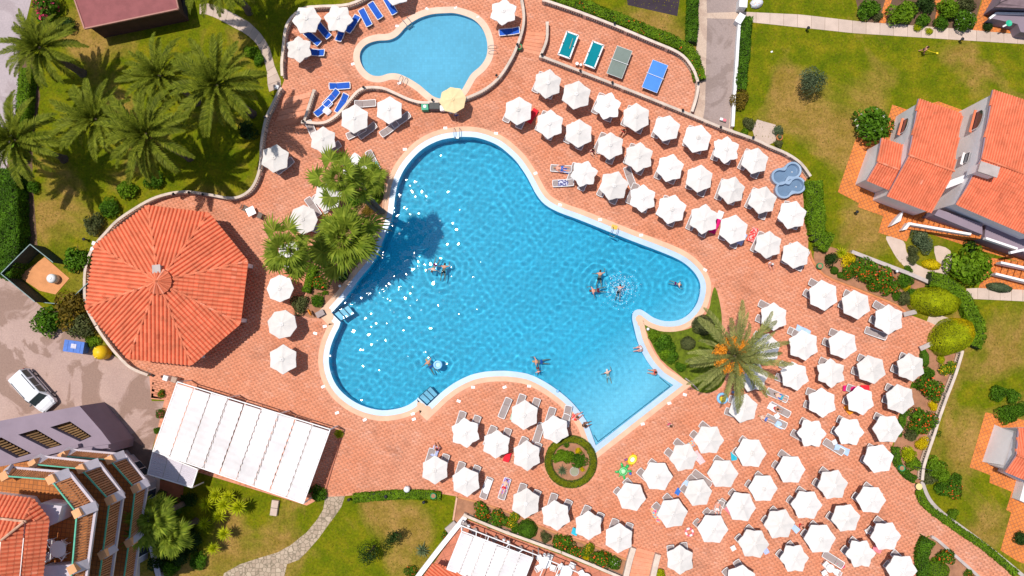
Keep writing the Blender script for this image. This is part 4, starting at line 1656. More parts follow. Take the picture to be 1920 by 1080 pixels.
def crown_mesh(name, r, n, leaf, mats, seed, k=14, fl=0.0, flsz=1.0, spread=1.0, asp=.55, flat=.8, loose=.12):
    c, rad = blobs(k, r, flat, seed)
    i = RNG.choice(k, n, p=rad ** 2 / (rad ** 2).sum())
    d = RNG.normal(0, 1, (n, 3))
    d[:, 2] = np.abs(d[:, 2]) * 1.1 - .25
    d /= np.linalg.norm(d, axis=1)[:, None]
    rr = 1 - np.abs(RNG.normal(0, loose, n)) + RNG.normal(0, .03, n)
    P = c[i] + d * (rad[i] * rr)[:, None]
    P[:, 2] = np.maximum(P[:, 2], .03)
    co = leafquads(P, d, leaf, asp)
    # outer leaves are the younger, paler ones; each clump has its own shade
    clump = RNG.normal(0, .16, k)
    val = np.clip(.5 + clump[i] + RNG.normal(0, .2, n), 0, 1)
    mi = np.zeros(n, int)
    if fl > 0:
        hot = RNG.random(k) < .75
        f = (RNG.random(n) < fl) & hot[i] & (d[:, 2] > 0)
        mi[f] = 1
    return fastmesh(name, co, np.arange(4 * n).reshape(n, 4), mats, val, mi)


def stems_mesh(name, r, h, k=6, rad=.05, seed=1):
    g = random.Random(seed)
    mb = MB()
    for i in range(k):
        a = 2 * PI * i / k + g.uniform(-.4, .4)
        e = g.uniform(.35, .7) * r
        mb.tube([(0, 0, -.05), (e * .35 * math.cos(a), e * .35 * math.sin(a), h * .4), (e * math.cos(a), e * math.sin(a), h * .8)], [rad, rad * .7, rad * .3], 5)
    me = mb.build('stem', BARK)
    m = me.data
    bpy.data.objects.remove(me)
    return m


STEM = stems_mesh('stem', 1, .9, 6, .05)
PROTO = {}


def bush_proto(kind):
    if kind in PROTO:
        return PROTO[kind]
    spec = {
        'green': ('green', None, 0, 1700, .085), 'bright': ('bright', None, 0, 1800, .09), 'dark': ('dark', None, 0, 1500, .085),
        'olive': ('olive', None, 0, 1500, .08), 'rust': ('rust', None, 0, 1500, .08), 'yellow': ('yellow', None, 0, 1700, .075),
        'lime': ('lime', None, 0, 1500, .08), 'sage': ('sage', None, 0, 1600, .08),
        'orangefl': ('green', 'orange', .11, 1700, .08), 'pinkfl': ('green', 'pink', .22, 1500, .08), 'whitefl': ('green', 'white', .04, 1700, .085),
        'goldfl': ('bright', 'gold', .22, 1500, .08), 'reedy': ('lime', None, 0, 1100, .13),
    }[kind]
    mats = [LEAF[spec[0]]] + ([FLOWER[spec[1]]] if spec[1] else [])
    ms = []
    for s in range(3):
        ms.append(crown_mesh('leaves', 1.0, spec[3], spec[4], mats, hash(kind) % 97 + s * 11 if False else sum(map(ord, kind)) + s * 11, 13, spec[2], asp=.28 if kind == 'reedy' else .55))
    PROTO[kind] = ms
    return ms


NB = [0]


def bush(px, py, r, kind, label, name='shrub', cat='shrub', group=None, el=1.0, rot=None, hz=.95, z0=0.0):
    """shrub whose crown covers about r pixels; el stretches it along its own x"""
    R_ = r * M_PX * (1.2 if kind.endswith('fl') else 1.05)
    h = R_ * hz
    p = W(px, py, h * .55)
    ms = bush_proto(kind)
    NB[0] += 1
    rz = random.uniform(0, 6.28) if rot is None else rot
    t = thing(name, label, cat, (p.x, p.y, z0 - .03), rz, group)
    k = R_ / .93
    t.scale = (k * el, k, h / .93)
    link('leaves', ms[NB[0] % 3], t)
    link('stem', STEM, t)
    return t


def hedge(label, px, w, h, kind, dens=230, leaf=.085, sm=3, cat='hedge', group=None, round_=.18, wig=.08):
    """clipped hedge along a pixel path: real leaves over a body of twigs"""
    pts = [Vector(p) for p in W2(smooth_path(px, False, sm) if sm > 1 else px, h * .6)]
    o = Vector((pts[0].x, pts[0].y, 0))
    t = thing('hedge', label, cat, o, 0, group)
    P, N = [], []
    seglen = [(b - a).length for a, b in zip(pts[:-1], pts[1:])]
    tot = sum(seglen)
    n = int(dens * tot * (w + 2 * h * .8))
    cum = np.cumsum([0] + seglen)
    s = RNG.random(n) * tot
    idx = np.clip(np.searchsorted(cum, s, 'right') - 1, 0, len(seglen) - 1)
    A = np.array([[p.x, p.y] for p in pts])
    d = A[1:] - A[:-1]
    dl = d / np.linalg.norm(d, axis=1)[:, None]
    base = A[idx] + dl[idx] * (s - cum[idx])[:, None]
    side = np.stack([-dl[idx][:, 1], dl[idx][:, 0]], 1)
    u = RNG.random(n) * (w + 1.6 * h)
    top = u < w
    off = np.where(top, u - w / 2, np.where(u < w + .8 * h, -w / 2, w / 2))
    zz = np.where(top, h, h * np.clip(1 - ((u - w) % (.8 * h)) / (.8 * h), 0, 1))
    edge = np.abs(off) / (w / 2)
    zz = zz - np.where(top, round_ * h * np.clip(edge, 0, 1) ** 4, 0)
    bumpy = wig * (np.sin(s * 2.3) + np.sin(s * 5.1 + 1.3) + np.sin(off * 4 + s * 1.7))
    off = off * (1 + bumpy * .5)
    zz = np.maximum(.02, zz + bumpy * .3 + RNG.normal(0, .035, n))
    off = off + RNG.normal(0, .035, n)
    P = np.stack([base[:, 0] + side[:, 0] * off, base[:, 1] + side[:, 1] * off, zz], 1) - np.array([o.x, o.y, 0])
    N = np.stack([side[:, 0] * np.where(top, 0, np.sign(off)), side[:, 1] * np.where(top, 0, np.sign(off)), np.where(top, 1.0, .25)], 1)
    co = leafquads(P, N, leaf)
    val = np.clip(.5 + .18 * np.sin(s * 1.9 + off * 3) + RNG.normal(0, .2, n), 0, 1)
    mats = [LEAF[kind]] if isinstance(kind, str) else [LEAF[kind[0]], FLOWER[kind[1]]]
    mi = np.zeros(n, int)
    if not isinstance(kind, str):
        mi[(RNG.random(n) < kind[2]) & top] = 1
    link('leaves', fastmesh('leaves', co, np.arange(4 * n).reshape(n, 4), mats, val, mi), t)
    mb = MB()
    mb.ribbon([(p.x, p.y) for p in pts], w * .8, -.03, h * .82)
    mb.build('twigs', M('hedge_twigs', (.03, .045, .012), .95, .4, 4) if 'hedge_twigs' not in bpy.data.materials else bpy.data.materials['hedge_twigs'], t)
    return t


def clipped(label, px, py, a, b, h, rot, kind, n=5200, leaf=.055, cat='topiary', tip=None):
    """clipped dome: a, b half axes in pixels"""
    a, b = a * M_PX, b * M_PX
    p = W(px, py, h * .5)
    t = thing('clipped_bush', label, cat, (p.x, p.y, -.03), rot)
    d = RNG.normal(0, 1, (n, 3))
    d[:, 2] = np.abs(d[:, 2]) * 1.2 - .12
    d /= np.linalg.norm(d, axis=1)[:, None]
    lump = 1 + .03 * np.sin(d[:, 0] * 7 + 1) + .03 * np.sin(d[:, 1] * 8)
    P = d * np.array([a, b, h]) * lump[:, None] * RNG.normal(1, .018, n)[:, None]
    P[:, 2] = np.maximum(P[:, 2], .03)
    N = d / np.array([a, b, h])
    N /= np.linalg.norm(N, axis=1)[:, None]
    co = leafquads(P, N, leaf, .5, .36)
    val = np.clip(.5 + RNG.normal(0, .2, n) + .12 * np.sin(P[:, 0] * 3) * np.sin(P[:, 1] * 4), 0, 1)
    mi = np.zeros(n, int)
    mats = [LEAF[kind]]
    if tip:
        mats.append(LEAF[tip[0]])
        f = (d[:, 0] > tip[1] + RNG.normal(0, .12, n))
        mi[f] = 1
    link('leaves', fastmesh('leaves', co, np.arange(4 * n).reshape(n, 4), mats, val, mi), t)
    mb = MB()
    mb.ball((0, 0, 0), 1, 14, 7)
    mb.v = [(x * a * .93, y * b * .93, max(-.02, z * h * .93)) for x, y, z in mb.v]
    mb.build('twigs', bpy.data.materials.get('hedge_twigs') or M('hedge_twigs', (.03, .045, .012), .95, .4, 4), t, False, False)
    return t


# ---- date palms


def frond_mesh(L, up, droop, nl, wid, seed, mat):
    g = random.Random(seed)
    mb = MB()
    ys = g.uniform(-.10, .10)
    n = 12

    def at(t):
        a = up - droop * t ** 1.5
        return a
    pts = [Vector((0, 0, 0))]
    for i in range(n):
        a = at((i + .5) / n)
        pts.append(pts[-1] + Vector((math.cos(a), ys * 2 * (i / n), math.sin(a))) * L / n)
    mb.tube(pts, [.055 * (1 - .85 * i / n) for i in range(n + 1)], 4, 0)
    for i in range(nl):
        t = .14 + .86 * i / (nl - 1)
        x = t * n
        j = min(n - 1, int(x))
        p = pts[j].lerp(pts[j + 1], x - j)
        d = (pts[j + 1] - pts[j]).normalized()
        side0 = d.cross(Vector((0, 0, 1))).normalized()
        upv = side0.cross(d)
        ll = wid * (math.sin(PI * min(1, (t * .86 + .10))) ** .7) * g.uniform(.85, 1.1)
        for sgn in (-1, 1):
            lift = g.uniform(.25, .75)
            v = (d * g.uniform(.75, 1.0) + side0 * sgn * 1.0 + upv * lift).normalized()
            tip = p + v * ll - Vector((0, 0, .12 * ll))
            wv = d * .058
            mid = p + v * ll * .55
            mb.add([p - wv * .6, p + wv * .6, mid + wv, tip, mid - wv], [(0, 1, 2, 4), (4, 2, 3)], 0, min(1, max(0, g.gauss(.5, .25))))
    o = mb.build('frond', mat)
    m = o.data
    bpy.data.objects.remove(o)
    return m


FR = {}
for mt_, key, wk, nk_ in ((FROND, 'd', 1.0, 0), (FROND2, 'g', .74, 8)):
    FR[key] = [
        [frond_mesh(4.2, .25, .75, 38 - nk_, .60 * wk, 1 + s, mt_) for s in range(2)],
        [frond_mesh(4.4, .15, 1.15, 40 - nk_, .64 * wk, 5 + s, mt_) for s in range(2)],
        [frond_mesh(4.0, .05, 1.35, 38 - nk_, .58 * wk, 9 + s, mt_) for s in range(2)],
    ]


def trunk_mesh(h, r0, r1, lean=(0, 0), mat=TRUNKM, boss=True):
    prof = []
    n = max(5, int(h / .35))
    mb = MB()
    g = random.Random(int(h * 100))
    vs = []
    N_ = 12
    for i in range(n + 1):
        t = i / n
        r = r0 + (r1 - r0) * t
        if boss and t > .86:
            r *= 1 + (t - .86) * 4.5
        if t < .08:
            r *= 1.25 - t * 3
        for k in range(2):
            rr = r * (1.06 if k == 0 else .94)
            z = h * t + (0 if k == 0 else h / n * .6)
            for j in range(N_):
                a = 2 * PI * j / N_
                q = rr * (1 + .05 * math.sin(a * 5 + i * 1.9))
                vs.append((q * math.cos(a) + lean[0] * t * t, q * math.sin(a) + lean[1] * t * t, z - .03))
    rows = 2 * (n + 1)
    fs = [(i * N_ + j, i * N_ + (j + 1) % N_, (i + 1) * N_ + (j + 1) % N_, (i + 1) * N_ + j) for i in range(rows - 1) for j in range(N_)]
    fs.append(tuple((rows - 1) * N_ + j for j in range(N_)))
    mb.add(vs, fs)
    o = mb.build('trunk', mat)
    m = o.data
    bpy.data.objects.remove(o)
    return m


def date_palm(px, py, h, label, key='d', nf=52, sc=1.0, group='date palms of the hotel garden', seed=0, fruit=False):
    g = random.Random(seed + 31)
    p = W(px, py, h)
    t = thing('date_palm', label, 'palm tree', (p.x, p.y, 0), g.uniform(0, 6.28), group)
    link('trunk', trunk_mesh(h - .35, .34, .22, (0, 0), TRUNKM, False), t)
    for i in range(nf):
        f = i / nf
        lay = 0 if f < .36 else (1 if f < .74 else 2)
        el = [1.42 - .95 * f / .36 + g.uniform(-.1, .1), g.uniform(.15, .55), g.uniform(-.30, .12)][lay]
        az = i * 2.39996 + g.uniform(-.18, .18)
        o = link('frond', FR[key][lay][i % 2], t)
        o.location = (.16 * math.cos(az), .16 * math.sin(az), h - .05 - .12 * lay)
        o.rotation_euler = (g.uniform(-.25, .25), -el, az)
        k = sc * g.uniform(.86, 1.10) * ((.5 + 1.2 * f) if lay == 0 else 1)
        o.scale = (k, k, k)
    if fruit:
        for i, (a, rr) in enumerate(((2.1, 1.25), (2.6, 1.35), (3.05, 1.45), (3.5, 1.35), (3.95, 1.2), (1.55, 1.1), (.9, .95), (4.9, 1.0))):
            a -= t.rotation_euler.z
            c = Vector((rr * math.cos(a), rr * math.sin(a), h + .45))
            n = 420
            d = RNG.normal(0, 1, (n, 3))
            d /= np.linalg.norm(d, axis=1)[:, None]
            P = d * np.array([.66, .66, .40]) * RNG.uniform(.3, 1, n)[:, None] + np.array(c)
            co = leafquads(P, d, .075, .6)
            link('fruit_cluster', fastmesh('fruit_cluster', co, np.arange(4 * n).reshape(n, 4), [FRUITM], RNG.random(n)), t)['kind'] = 'stuff'
            mb = MB()
            mb.tube([(0, 0, h - .1), tuple(c * .6 + Vector((0, 0, h * .4 + .15))), tuple(c)], [.05, .04, .03], 5)
    return t


FRUITM = M('orange_dates', (.72, .26, .015), .6, .25, 5, .3)

# ---- fan palms


def fan_mesh(Rf, seed, mat, pet=1.0):
    g = random.Random(seed)
    mb = MB()
    mb.tube([(0, 0, 0), (pet * .5, 0, .10), (pet, 0, .05)], [.035, .025, .02], 4, 0)
    n = 20
    c = Vector((pet, 0, .05))
    for i in range(n):
        a = -2.0 + 4.0 * i / (n - 1)
        ll = Rf * (1 - .18 * abs(a) / 2) * g.uniform(.92, 1.06)
        d = Vector((math.cos(a), math.sin(a), 0))
        s = Vector((-d.y, d.x, 0))
        fold = .035 if i % 2 else -.02
        m1 = c + d * ll * .55 + Vector((0, 0, fold))
        ll *= g.uniform(.72, 1.18)
        tip = c + d * ll - Vector((0, 0, .32 * ll * g.uniform(.6, 1.5))) + s * ll * g.uniform(-.07, .07)
        w = .12 * Rf * .55
        mb.add([c, m1 - s * w, tip, m1 + s * w], [(0, 1, 2, 3)], 0, min(1, max(0, g.gauss(.5, .25))))
    o = mb.build('fan_leaf', mat)
    m = o.data
    bpy.data.objects.remove(o)
    return m


FANS = [fan_mesh(1.0, s, FANLEAF, p_) for s, p_ in enumerate((.75, 1.0, 1.25))]


def fan_palm(px, py, h, label, base=None, nf=34, sc=1.0, seed=0, rtr=.17, group='fan palms in the pool bed', skirt=True):
    g = random.Random(seed + 5)
    top = W(px, py, h)
    b = W(base[0], base[1]) if base else Vector((top.x, top.y, 0))
    t = thing('fan_palm', label, 'palm tree', (b.x, b.y, 0), 0, group)
    lean = (top.x - b.x, top.y - b.y)
    link('trunk', trunk_mesh(h - .15, rtr * 1.25, rtr, lean, TRUNKM, False), t)
    for i in range(nf):
        f = i / nf
        el = 1.45 - 1.85 * f ** .8 + g.uniform(-.2, .2)
        az = i * 2.39996 + g.uniform(-.2, .2)
        o = link('fan_leaf', FANS[i % 3], t)
        o.location = (lean[0], lean[1], h)
        o.rotation_euler = (g.uniform(-.5, .5), -el, az)
        k = sc * g.uniform(.7, 1.25) * (.6 + .45 * min(1, f * 2.2))
        o.scale = (k, k, k)
    return t


# ---- spiky rosettes (yucca, agave)


def spiky_mesh(n, L, w, mat, seed, droop=.5):
    g = random.Random(seed)
    mb = MB()
    for i in range(n):
        az = i * 2.39996
        el = 1.35 - 1.55 * (i / n) + g.uniform(-.1, .1)
        l = L * g.uniform(.8, 1.1)
        d = Vector((math.cos(az) * math.cos(el), math.sin(az) * math.cos(el), math.sin(el)))
        s = Vector((-math.sin(az), math.cos(az), 0)) * w
        m = d * l * .5
        tip = d * l - Vector((0, 0, droop * l * .3))
        mb.add([s * .3, m + s, tip, m - s, -s * .3], [(0, 1, 2, 3, 4)], 0, min(1, max(0, g.gauss(.5, .25))))
    o = mb.build('blades', mat)
    m = o.data
    bpy.data.objects.remove(o)
    return m


YUC = [spiky_mesh(46, .78, .045, LEAF['lime'], s) for s in range(2)]
AGA = spiky_mesh(30, .85, .055, LEAF['sage'], 4)


def yucca(px, py, label, h=.9, sc=1.0, kind=0, group=None):
    p = W(px, py, h)
    t = thing('yucca', label, 'spiky plant', (p.x, p.y, -.03), random.uniform(0, 6), group)
    o = link('blades', (YUC + [AGA])[kind], t)
    o.location = (0, 0, h)
    o.scale = (sc,) * 3
    mb = MB()
    mb.tube([(0, 0, -.02), (.03, 0, h * .5), (0, 0, h + .05)], [.09, .07, .06], 6)
    mb.build('stem', BARK, t, False, False)
    return t


def tree(px, py, r, h, label, kind='olive', n=2600, leaf=.10, seed=3, k=20, loose=.22, cat='tree', sx=1.0):
    R_ = r * M_PX
    p = W(px, py, h * .75)
    t = thing('garden_tree', label, cat, (p.x, p.y, -.03))
    me = crown_mesh('crown', R_, n, leaf, [LEAF[kind]], seed, k, loose=loose, flat=.9, asp=.45)
    o = link('crown', me, t)
    o.location = (0, 0, h - R_ * 1.1)
    o.scale = (sx, 1, 1)
    mb = MB()
    mb.tube([(0, 0, -.02), (.05, .02, h * .3), (0, 0, h * .55)], [.14, .11, .08], 8)
    c, rad = blobs(k, R_, .9, seed)
    for q in c[:9]:
        mb.tube([(0, 0, h * .45), (q[0] * .5, q[1] * .5, h * .55 + q[2] * .3), (q[0], q[1], h - R_ * 1.1 + q[2])], [.07, .045, .015], 5)
    mb.build('trunk', BARK, t, False, False)
    return t


# palms of the garden
for i, (x, y, h, sc_, lab) in enumerate([
    (72, 88, 7.0, .86, 'date palm at the top left by the road, with pink flowers behind it'),
    (297, 140, 8.0, .80, 'date palm in the middle below the maroon hut'),
    (405, 158, 9.0, .98, 'largest date palm, right of the hut next to the garden walk'),
    (177, 222, 7.8, .84, 'date palm in the centre left of the palm lawn'),
    (272, 250, 9.0, .98, 'date palm in front of the others at the centre of the lawn'),
    (26, 262, 7.5, .98, 'date palm at the left edge above the clipped hedge'),
    (404, -54, 8.5, .98, 'date palm at the top edge between hut and garden walk'),
]):
    date_palm(x, y, h, lab, 'd', 54, sc_, seed=i * 7)
date_palm(1378, 668, 7.0, 'grey green date palm with orange fruit clusters among the right parasols', 'g', 46, 1.04, 'date palm on the right', 77, True)
fan_palm(638, 336, 16.0, 'tall fan palm reaching over the deck, upper left of the pool bed', (712, 400), 22, 1.0, 1)
fan_palm(676, 343, 14.0, 'tall fan palm with crown touching the parasol by the pool', (718, 397), 18, .90, 2)
fan_palm(541, 468, 11.5, 'leaning fan palm over the parasol left of the pool bed', (612, 494), 24, 1.16, 3)
fan_palm(644, 448, 6.5, 'largest bright fan palm in the middle of the pool bed', None, 44, 1.55, 4)
fan_palm(700, 340, 2.0, 'low broad leaved palm at the top of the pool bed', None, 20, .85, 5, .12)
fan_palm(287, 972, 6.5, 'fan palm in the shade beside the apartment terraces', None, 40, 1.15, 6, .2, 'fan palm by the apartments')
fan_palm(318, 1004, 5.5, 'second fan palm close to the apartment stairs, lower right of the first', None, 30, .95, 8, .2, 'fan palm by the apartments')
# ---------------------------------------------------------------- parasols and loungers


def parasol_proto(n=6, R=1.36, zt=2.72, ze=2.24, mat=CANVAS, sag=.93, name='parasol', seed=1):
    g = random.Random(seed)
    t = thing(name, 'x', 'parasol', (0, 0, -50))
    mb = MB()
    mb.tube([(0, 0, .05), (0, 0, zt + .06)], .024, 8)
    for i in range(n):
        a = 2 * PI * i / n
        mb.tube([(0, 0, zt - .04), (R * .97 * math.cos(a), R * .97 * math.sin(a), ze - .015)], .012, 4)
        mb.tube([(0, 0, 1.75), (R * .5 * math.cos(a), R * .5 * math.sin(a), (zt + ze) / 2 - .03)], .010, 4)
    mb.build('pole', PLASTIC, t, False, False)
    mb = MB()
    vs = [(0, 0, zt)]
    fs = []
    K = n * 4
    RR = [g.uniform(.96, 1.025) for _ in range(n)]
    for ri in range(1, 6):
        f = ri / 5
        for j in range(K):
            a = 2 * PI * j / K
            fr = (j % 4) / 4
            m = 1 - abs(2 * fr - 1)                       # 0 on a rib, 1 midway
            rv = RR[(j // 4) % n] * (1 - fr) + RR[(j // 4 + 1) % n] * fr
            straight = math.cos(PI / n) / math.cos(abs(fr - .5) * 2 * PI / n)
            edge = straight * (1 - (1 - sag) * m * m)
            r = R * f * (edge if f == 1 else straight * (1 - (1 - sag) * .35 * m)) * rv
            z = zt + (ze - zt) * f - .045 * m * math.sin(PI * min(1, f * .92))
            vs.append((r * math.cos(a), r * math.sin(a), z))
    for j in range(K):
        fs.append((0, 1 + j, 1 + (j + 1) % K))
    for ri in range(4):
        for j in range(K):
            a, b = 1 + ri * K + j, 1 + ri * K + (j + 1) % K
            fs.append((a, a + K, b + K, b))
    lo = 1 + 4 * K
    base = len(vs)
    for j in range(K):
        x, y, z = vs[lo + j]
        vs.append((x * 1.004, y * 1.004, z - .10))
    for j in range(K):
        j2 = (j + 1) % K
        fs.append((lo + j, base + j, base + j2, lo + j2))
    mb.add(vs, fs, 0, .5)
    mb.build('canopy', mat, t, False, False)
    mb = MB()
    mb.lathe([(.22, zt - .055), (.20, zt - .01), (.05, zt + .045), (.03, zt + .12), (.005, zt + .13)], 12)
    for i in range(4):
        a = i * PI / 2 + .4
        mb.box((.13 * math.cos(a), .13 * math.sin(a), zt + .012), (.03, .05, .012), a, 1)
    mb.build('vent_cap', [mat, GREYFAB], t, False, False)
    mb = MB()
    mb.lathe([(.26, 0), (.26, .06), (.06, .10), (.045, .3)], 12)
    mb.build('base', STONE, t, False, False)
    return t


def lounger_proto(fab, frame, name='sun_lounger', curved=False):
    t = thing(name, 'x', 'sun lounger', (0, 0, -50))
    mb = MB()
    hw = .32
    for s in (-1, 1):
        mb.tube([(-.97, s * hw, .30), (.30, s * hw, .32), (.96, s * hw, .52)], .035, 6)
    mb.tube([(-.97, -hw, .30), (-1.0, 0, .30), (-.97, hw, .30)], .035, 6)
    mb.tube([(.96, -hw, .52), (1.0, 0, .54), (.96, hw, .52)], .035, 6)
    mb.build('frame', frame, t, False, False)
    mb = MB()
    n = 8
    vs, fs = [], []
    for i in range(n + 1):
        x = -.93 + 1.22 * i / n
        for j in range(5):
            y = (-1 + j * .5) * .29
            vs.append((x, y, .315 - .025 * (1 - (y / .29) ** 2)))
    for i in range(n):
        for j in range(4):
            a = i * 5 + j
            fs.append((a, a + 5, a + 6, a + 1))
    mb.add(vs, [f[::-1] for f in fs], 0, .5)
    mb.build('seat_mesh', fab, t, False, False)
    mb = MB()
    vs, fs = [], []
    for i in range(6):
        f = i / 5
        x, z = .31 + .62 * f, .325 + .20 * f
        for j in range(5):
            y = (-1 + j * .5) * .29
            vs.append((x, y, z - .02 * (1 - (y / .29) ** 2)))
    for i in range(5):
        for j in range(4):
            a = i * 5 + j
            fs.append((a, a + 5, a + 6, a + 1))
    mb.add(vs, [f[::-1] for f in fs], 0, .5)
    mb.build('backrest', fab, t, False, False)
    for x in (-.72, .42):
        mb = MB()
        mb.tube([(x - .05, -hw, .30), (x, -hw, 0), (x, hw, 0), (x - .05, hw, .30)], .022, 5)
        mb.build('leg', frame, t, False, False)
    return t


WHFR = PLASTIC
PAR6 = [parasol_proto(6, 1.37, 2.66, 2.22, CANVAS, sg, seed=s) for s, sg in ((1, .955), (2, .93), (3, .965))] + [parasol_proto(6, 1.38, 2.60, 2.26, CANVAS, sg, seed=s) for s, sg in ((9, .87), (11, .90))]
PAR8 = parasol_proto(8, 1.33, 2.66, 2.30, CANVAS, .985, seed=4)
PARY = parasol_proto(8, 1.22, 2.62, 2.30, PEACH, .985, seed=5)
LGREY = lounger_proto(GREYFAB, WHFR)
LBLUE = lounger_proto(BLUEFAB, WHFR)
NP = [0]
ORD = ['first', 'second', 'third', 'fourth', 'fifth', 'sixth', 'seventh', 'eighth', 'ninth', 'tenth']
PGRP, LGRP = 'white parasols round the pool', 'sun loungers under the parasols'


def parasol(px, py, label, rot=None, proto=None, sc=1.0):
    NP[0] += 1
    pr = proto or PAR6[random.choice((0, 0, 1, 1, 2, 2, 3, 4))]
    rz = math.radians(rot + random.uniform(-9, 9)) if rot is not None else random.uniform(0, 6)
    rz += random.randrange(6) * PI / 3
    o = dup(pr, W(px, py, 2.35) * Vector((1, 1, 0)) if False else Vector((*W(px, py, 2.35)[:2], 0)), rz, label, PGRP, sc * random.uniform(.95, 1.04))
    o.rotation_euler = (random.gauss(0, .030), random.gauss(0, .030), rz)
    o['category'] = 'parasol'
    return o


def lounger(px, py, dx, dy, label, blue=False, group=LGRP):
    """dx, dy: pixel direction from foot to head"""
    p = W(px, py, .35)
    o = dup(LBLUE if blue else LGREY, (p.x, p.y, 0), ang(dx, dy) + random.uniform(-.06, .06), label, group)
    return o


# three rows on the upper terrace
ROWS = [
    ('row nearest the balustrade', [(1026, 156), (1080, 178), (1139, 198), (1195, 219), (1250, 241), (1307, 260), (1362, 281), (1417, 301)]),
    ('middle row of the upper terrace', [(973, 208), (1030, 232), (1086, 251), (1144, 273), (1199, 294), (1256, 314), (1313, 336), (1371, 356), (1428, 377), (1488, 400)]),
    ('upper row nearest the pool', [(1092, 325), (1149, 347), (1204, 369), (1260, 391), (1319, 412), (1375, 432), (1440, 457), (1496, 478)]),
]
ax = (-.38, .92)
for nm, pts in ROWS:
    for i, (x, y) in enumerate(pts):
        parasol(x, y, 'white hexagonal parasol, %s from the left in the %s' % (ORD[i], nm), 20)
        for side, off, sh in (('left', -17, 5), ('right', 10, 9)):
            if random.random() < .06:
                continue
            off += random.uniform(-3, 3)
            sh += random.uniform(-4, 4)
            lounger(x + off * .92 + sh * ax[0], y + off * .38 + sh * ax[1], -ax[0], -ax[1],
                    '%s grey lounger under the %s-from-left parasol of the %s' % (side, ORD[i], nm))
# field of parasols on the right
FIELD = [
    ('top line of the right field', [(1544, 552), (1607, 572), (1665, 598)], (.90, .44)),
    ('second line of the right field', [(1451, 596), (1508, 647), (1581, 643)], (.92, .40)),
    ('third line of the right field', [(1489, 704), (1561, 699), (1636, 695), (1710, 690)], (.93, .36)),
    ('fourth line of the right field', [(1541, 756), (1616, 751), (1689, 747)], (.93, .36)),
    ('fifth line of the right field', [(1522, 814), (1595, 809), (1667, 804)], (.90, .44)),
    ('first lower diagonal', [(1331, 822), (1408, 850), (1484, 879), (1560, 908), (1637, 937)], (.80, .60)),
    ('second lower diagonal', [(1283, 857), (1358, 887), (1434, 916), (1511, 945), (1587, 973), (1662, 1003)], (.80, .60)),
    ('third lower diagonal', [(1233, 894), (1309, 924), (1386, 952), (1462, 981), (1539, 1010), (1615, 1041), (1691, 1067)], (.76, .65)),
    ('fourth lower diagonal', [(1186, 931), (1261, 961), (1337, 990), (1413, 1019), (1490, 1049)], (.70, .70)),
]
for nm, pts, a in FIELD:
    for i, (x, y) in enumerate(pts):
        parasol(x, y, 'white parasol, %s from the left in the %s' % (ORD[i], nm), 0 if y > 800 else 35)
        for side, off in (('upper right', 12), ('lower left', -13)):
            if random.random() < .05:
                continue
            sh = 14 + random.uniform(-4, 4)
            off += random.uniform(-2, 2)
            lounger(x - a[0] * sh + a[1] * off, y - a[1] * sh - a[0] * off, -a[0], -a[1],
                    '%s grey lounger under the %s-from-left parasol of the %s' % (side, ORD[i], nm))
SINGLES = [
    (1650, 863, 'lone white parasol between the flower bed and the lower diagonals', 10, (.88, .47)),
    (1437, 652, 'white parasol half hidden by the right fronds of the orange fruited palm', 10, (.85, .5)),
    (1413, 706, 'white parasol under the lower right fronds of the orange fruited palm', 10, (.85, .5)),
    (1395, 768, 'white parasol just below the orange fruited palm', 10, (.95, .3)),
    (1275, 1053, 'white parasol standing beside the bottom stairs', 30, (.2, .98)),
    (1389, 1086, 'white parasol cut by the bottom edge between stairs and diagonals', 30, (.6, .8)),
]
for x, y, lab, r, a in SINGLES:
    parasol(x, y, lab, r)
    for side, off in (('upper', 12), ('lower', -13)):
        lounger(x - a[0] * 14 + a[1] * off, y - a[1] * 14 - a[0] * off, -a[0], -a[1], '%s grey lounger under the %s' % (side, lab.replace('half hidden by the right fronds of', 'at the right of').replace('under the lower right fronds of', 'at the lower right of')))
# cluster between the pool and the planter
CLUS = [('pair closest to the pool', [(985, 779), (1042, 802)]), ('trio right below the pool edge', [(873, 811), (931, 834), (989, 856)]),
        ('pair above the lower lawn', [(816, 881), (873, 902)]), ('row along the planter bed', [(987, 946), (1044, 967), (1105, 989), (1160, 1009)])]
for nm, pts in CLUS:
    for i, (x, y) in enumerate(pts):
        parasol(x, y, 'white parasol, %s from the left in the %s' % (ORD[i], nm), 28)
        for side, off in (('left', -17), ('right', 11)):
            sh = -14 + random.uniform(-4, 3)
            lounger(x + off * .94 + sh * -.35, y + off * .35 + sh * .94, .35, -.94, '%s grey lounger under the %s-from-left parasol of the %s' % (side, ORD[i], nm))
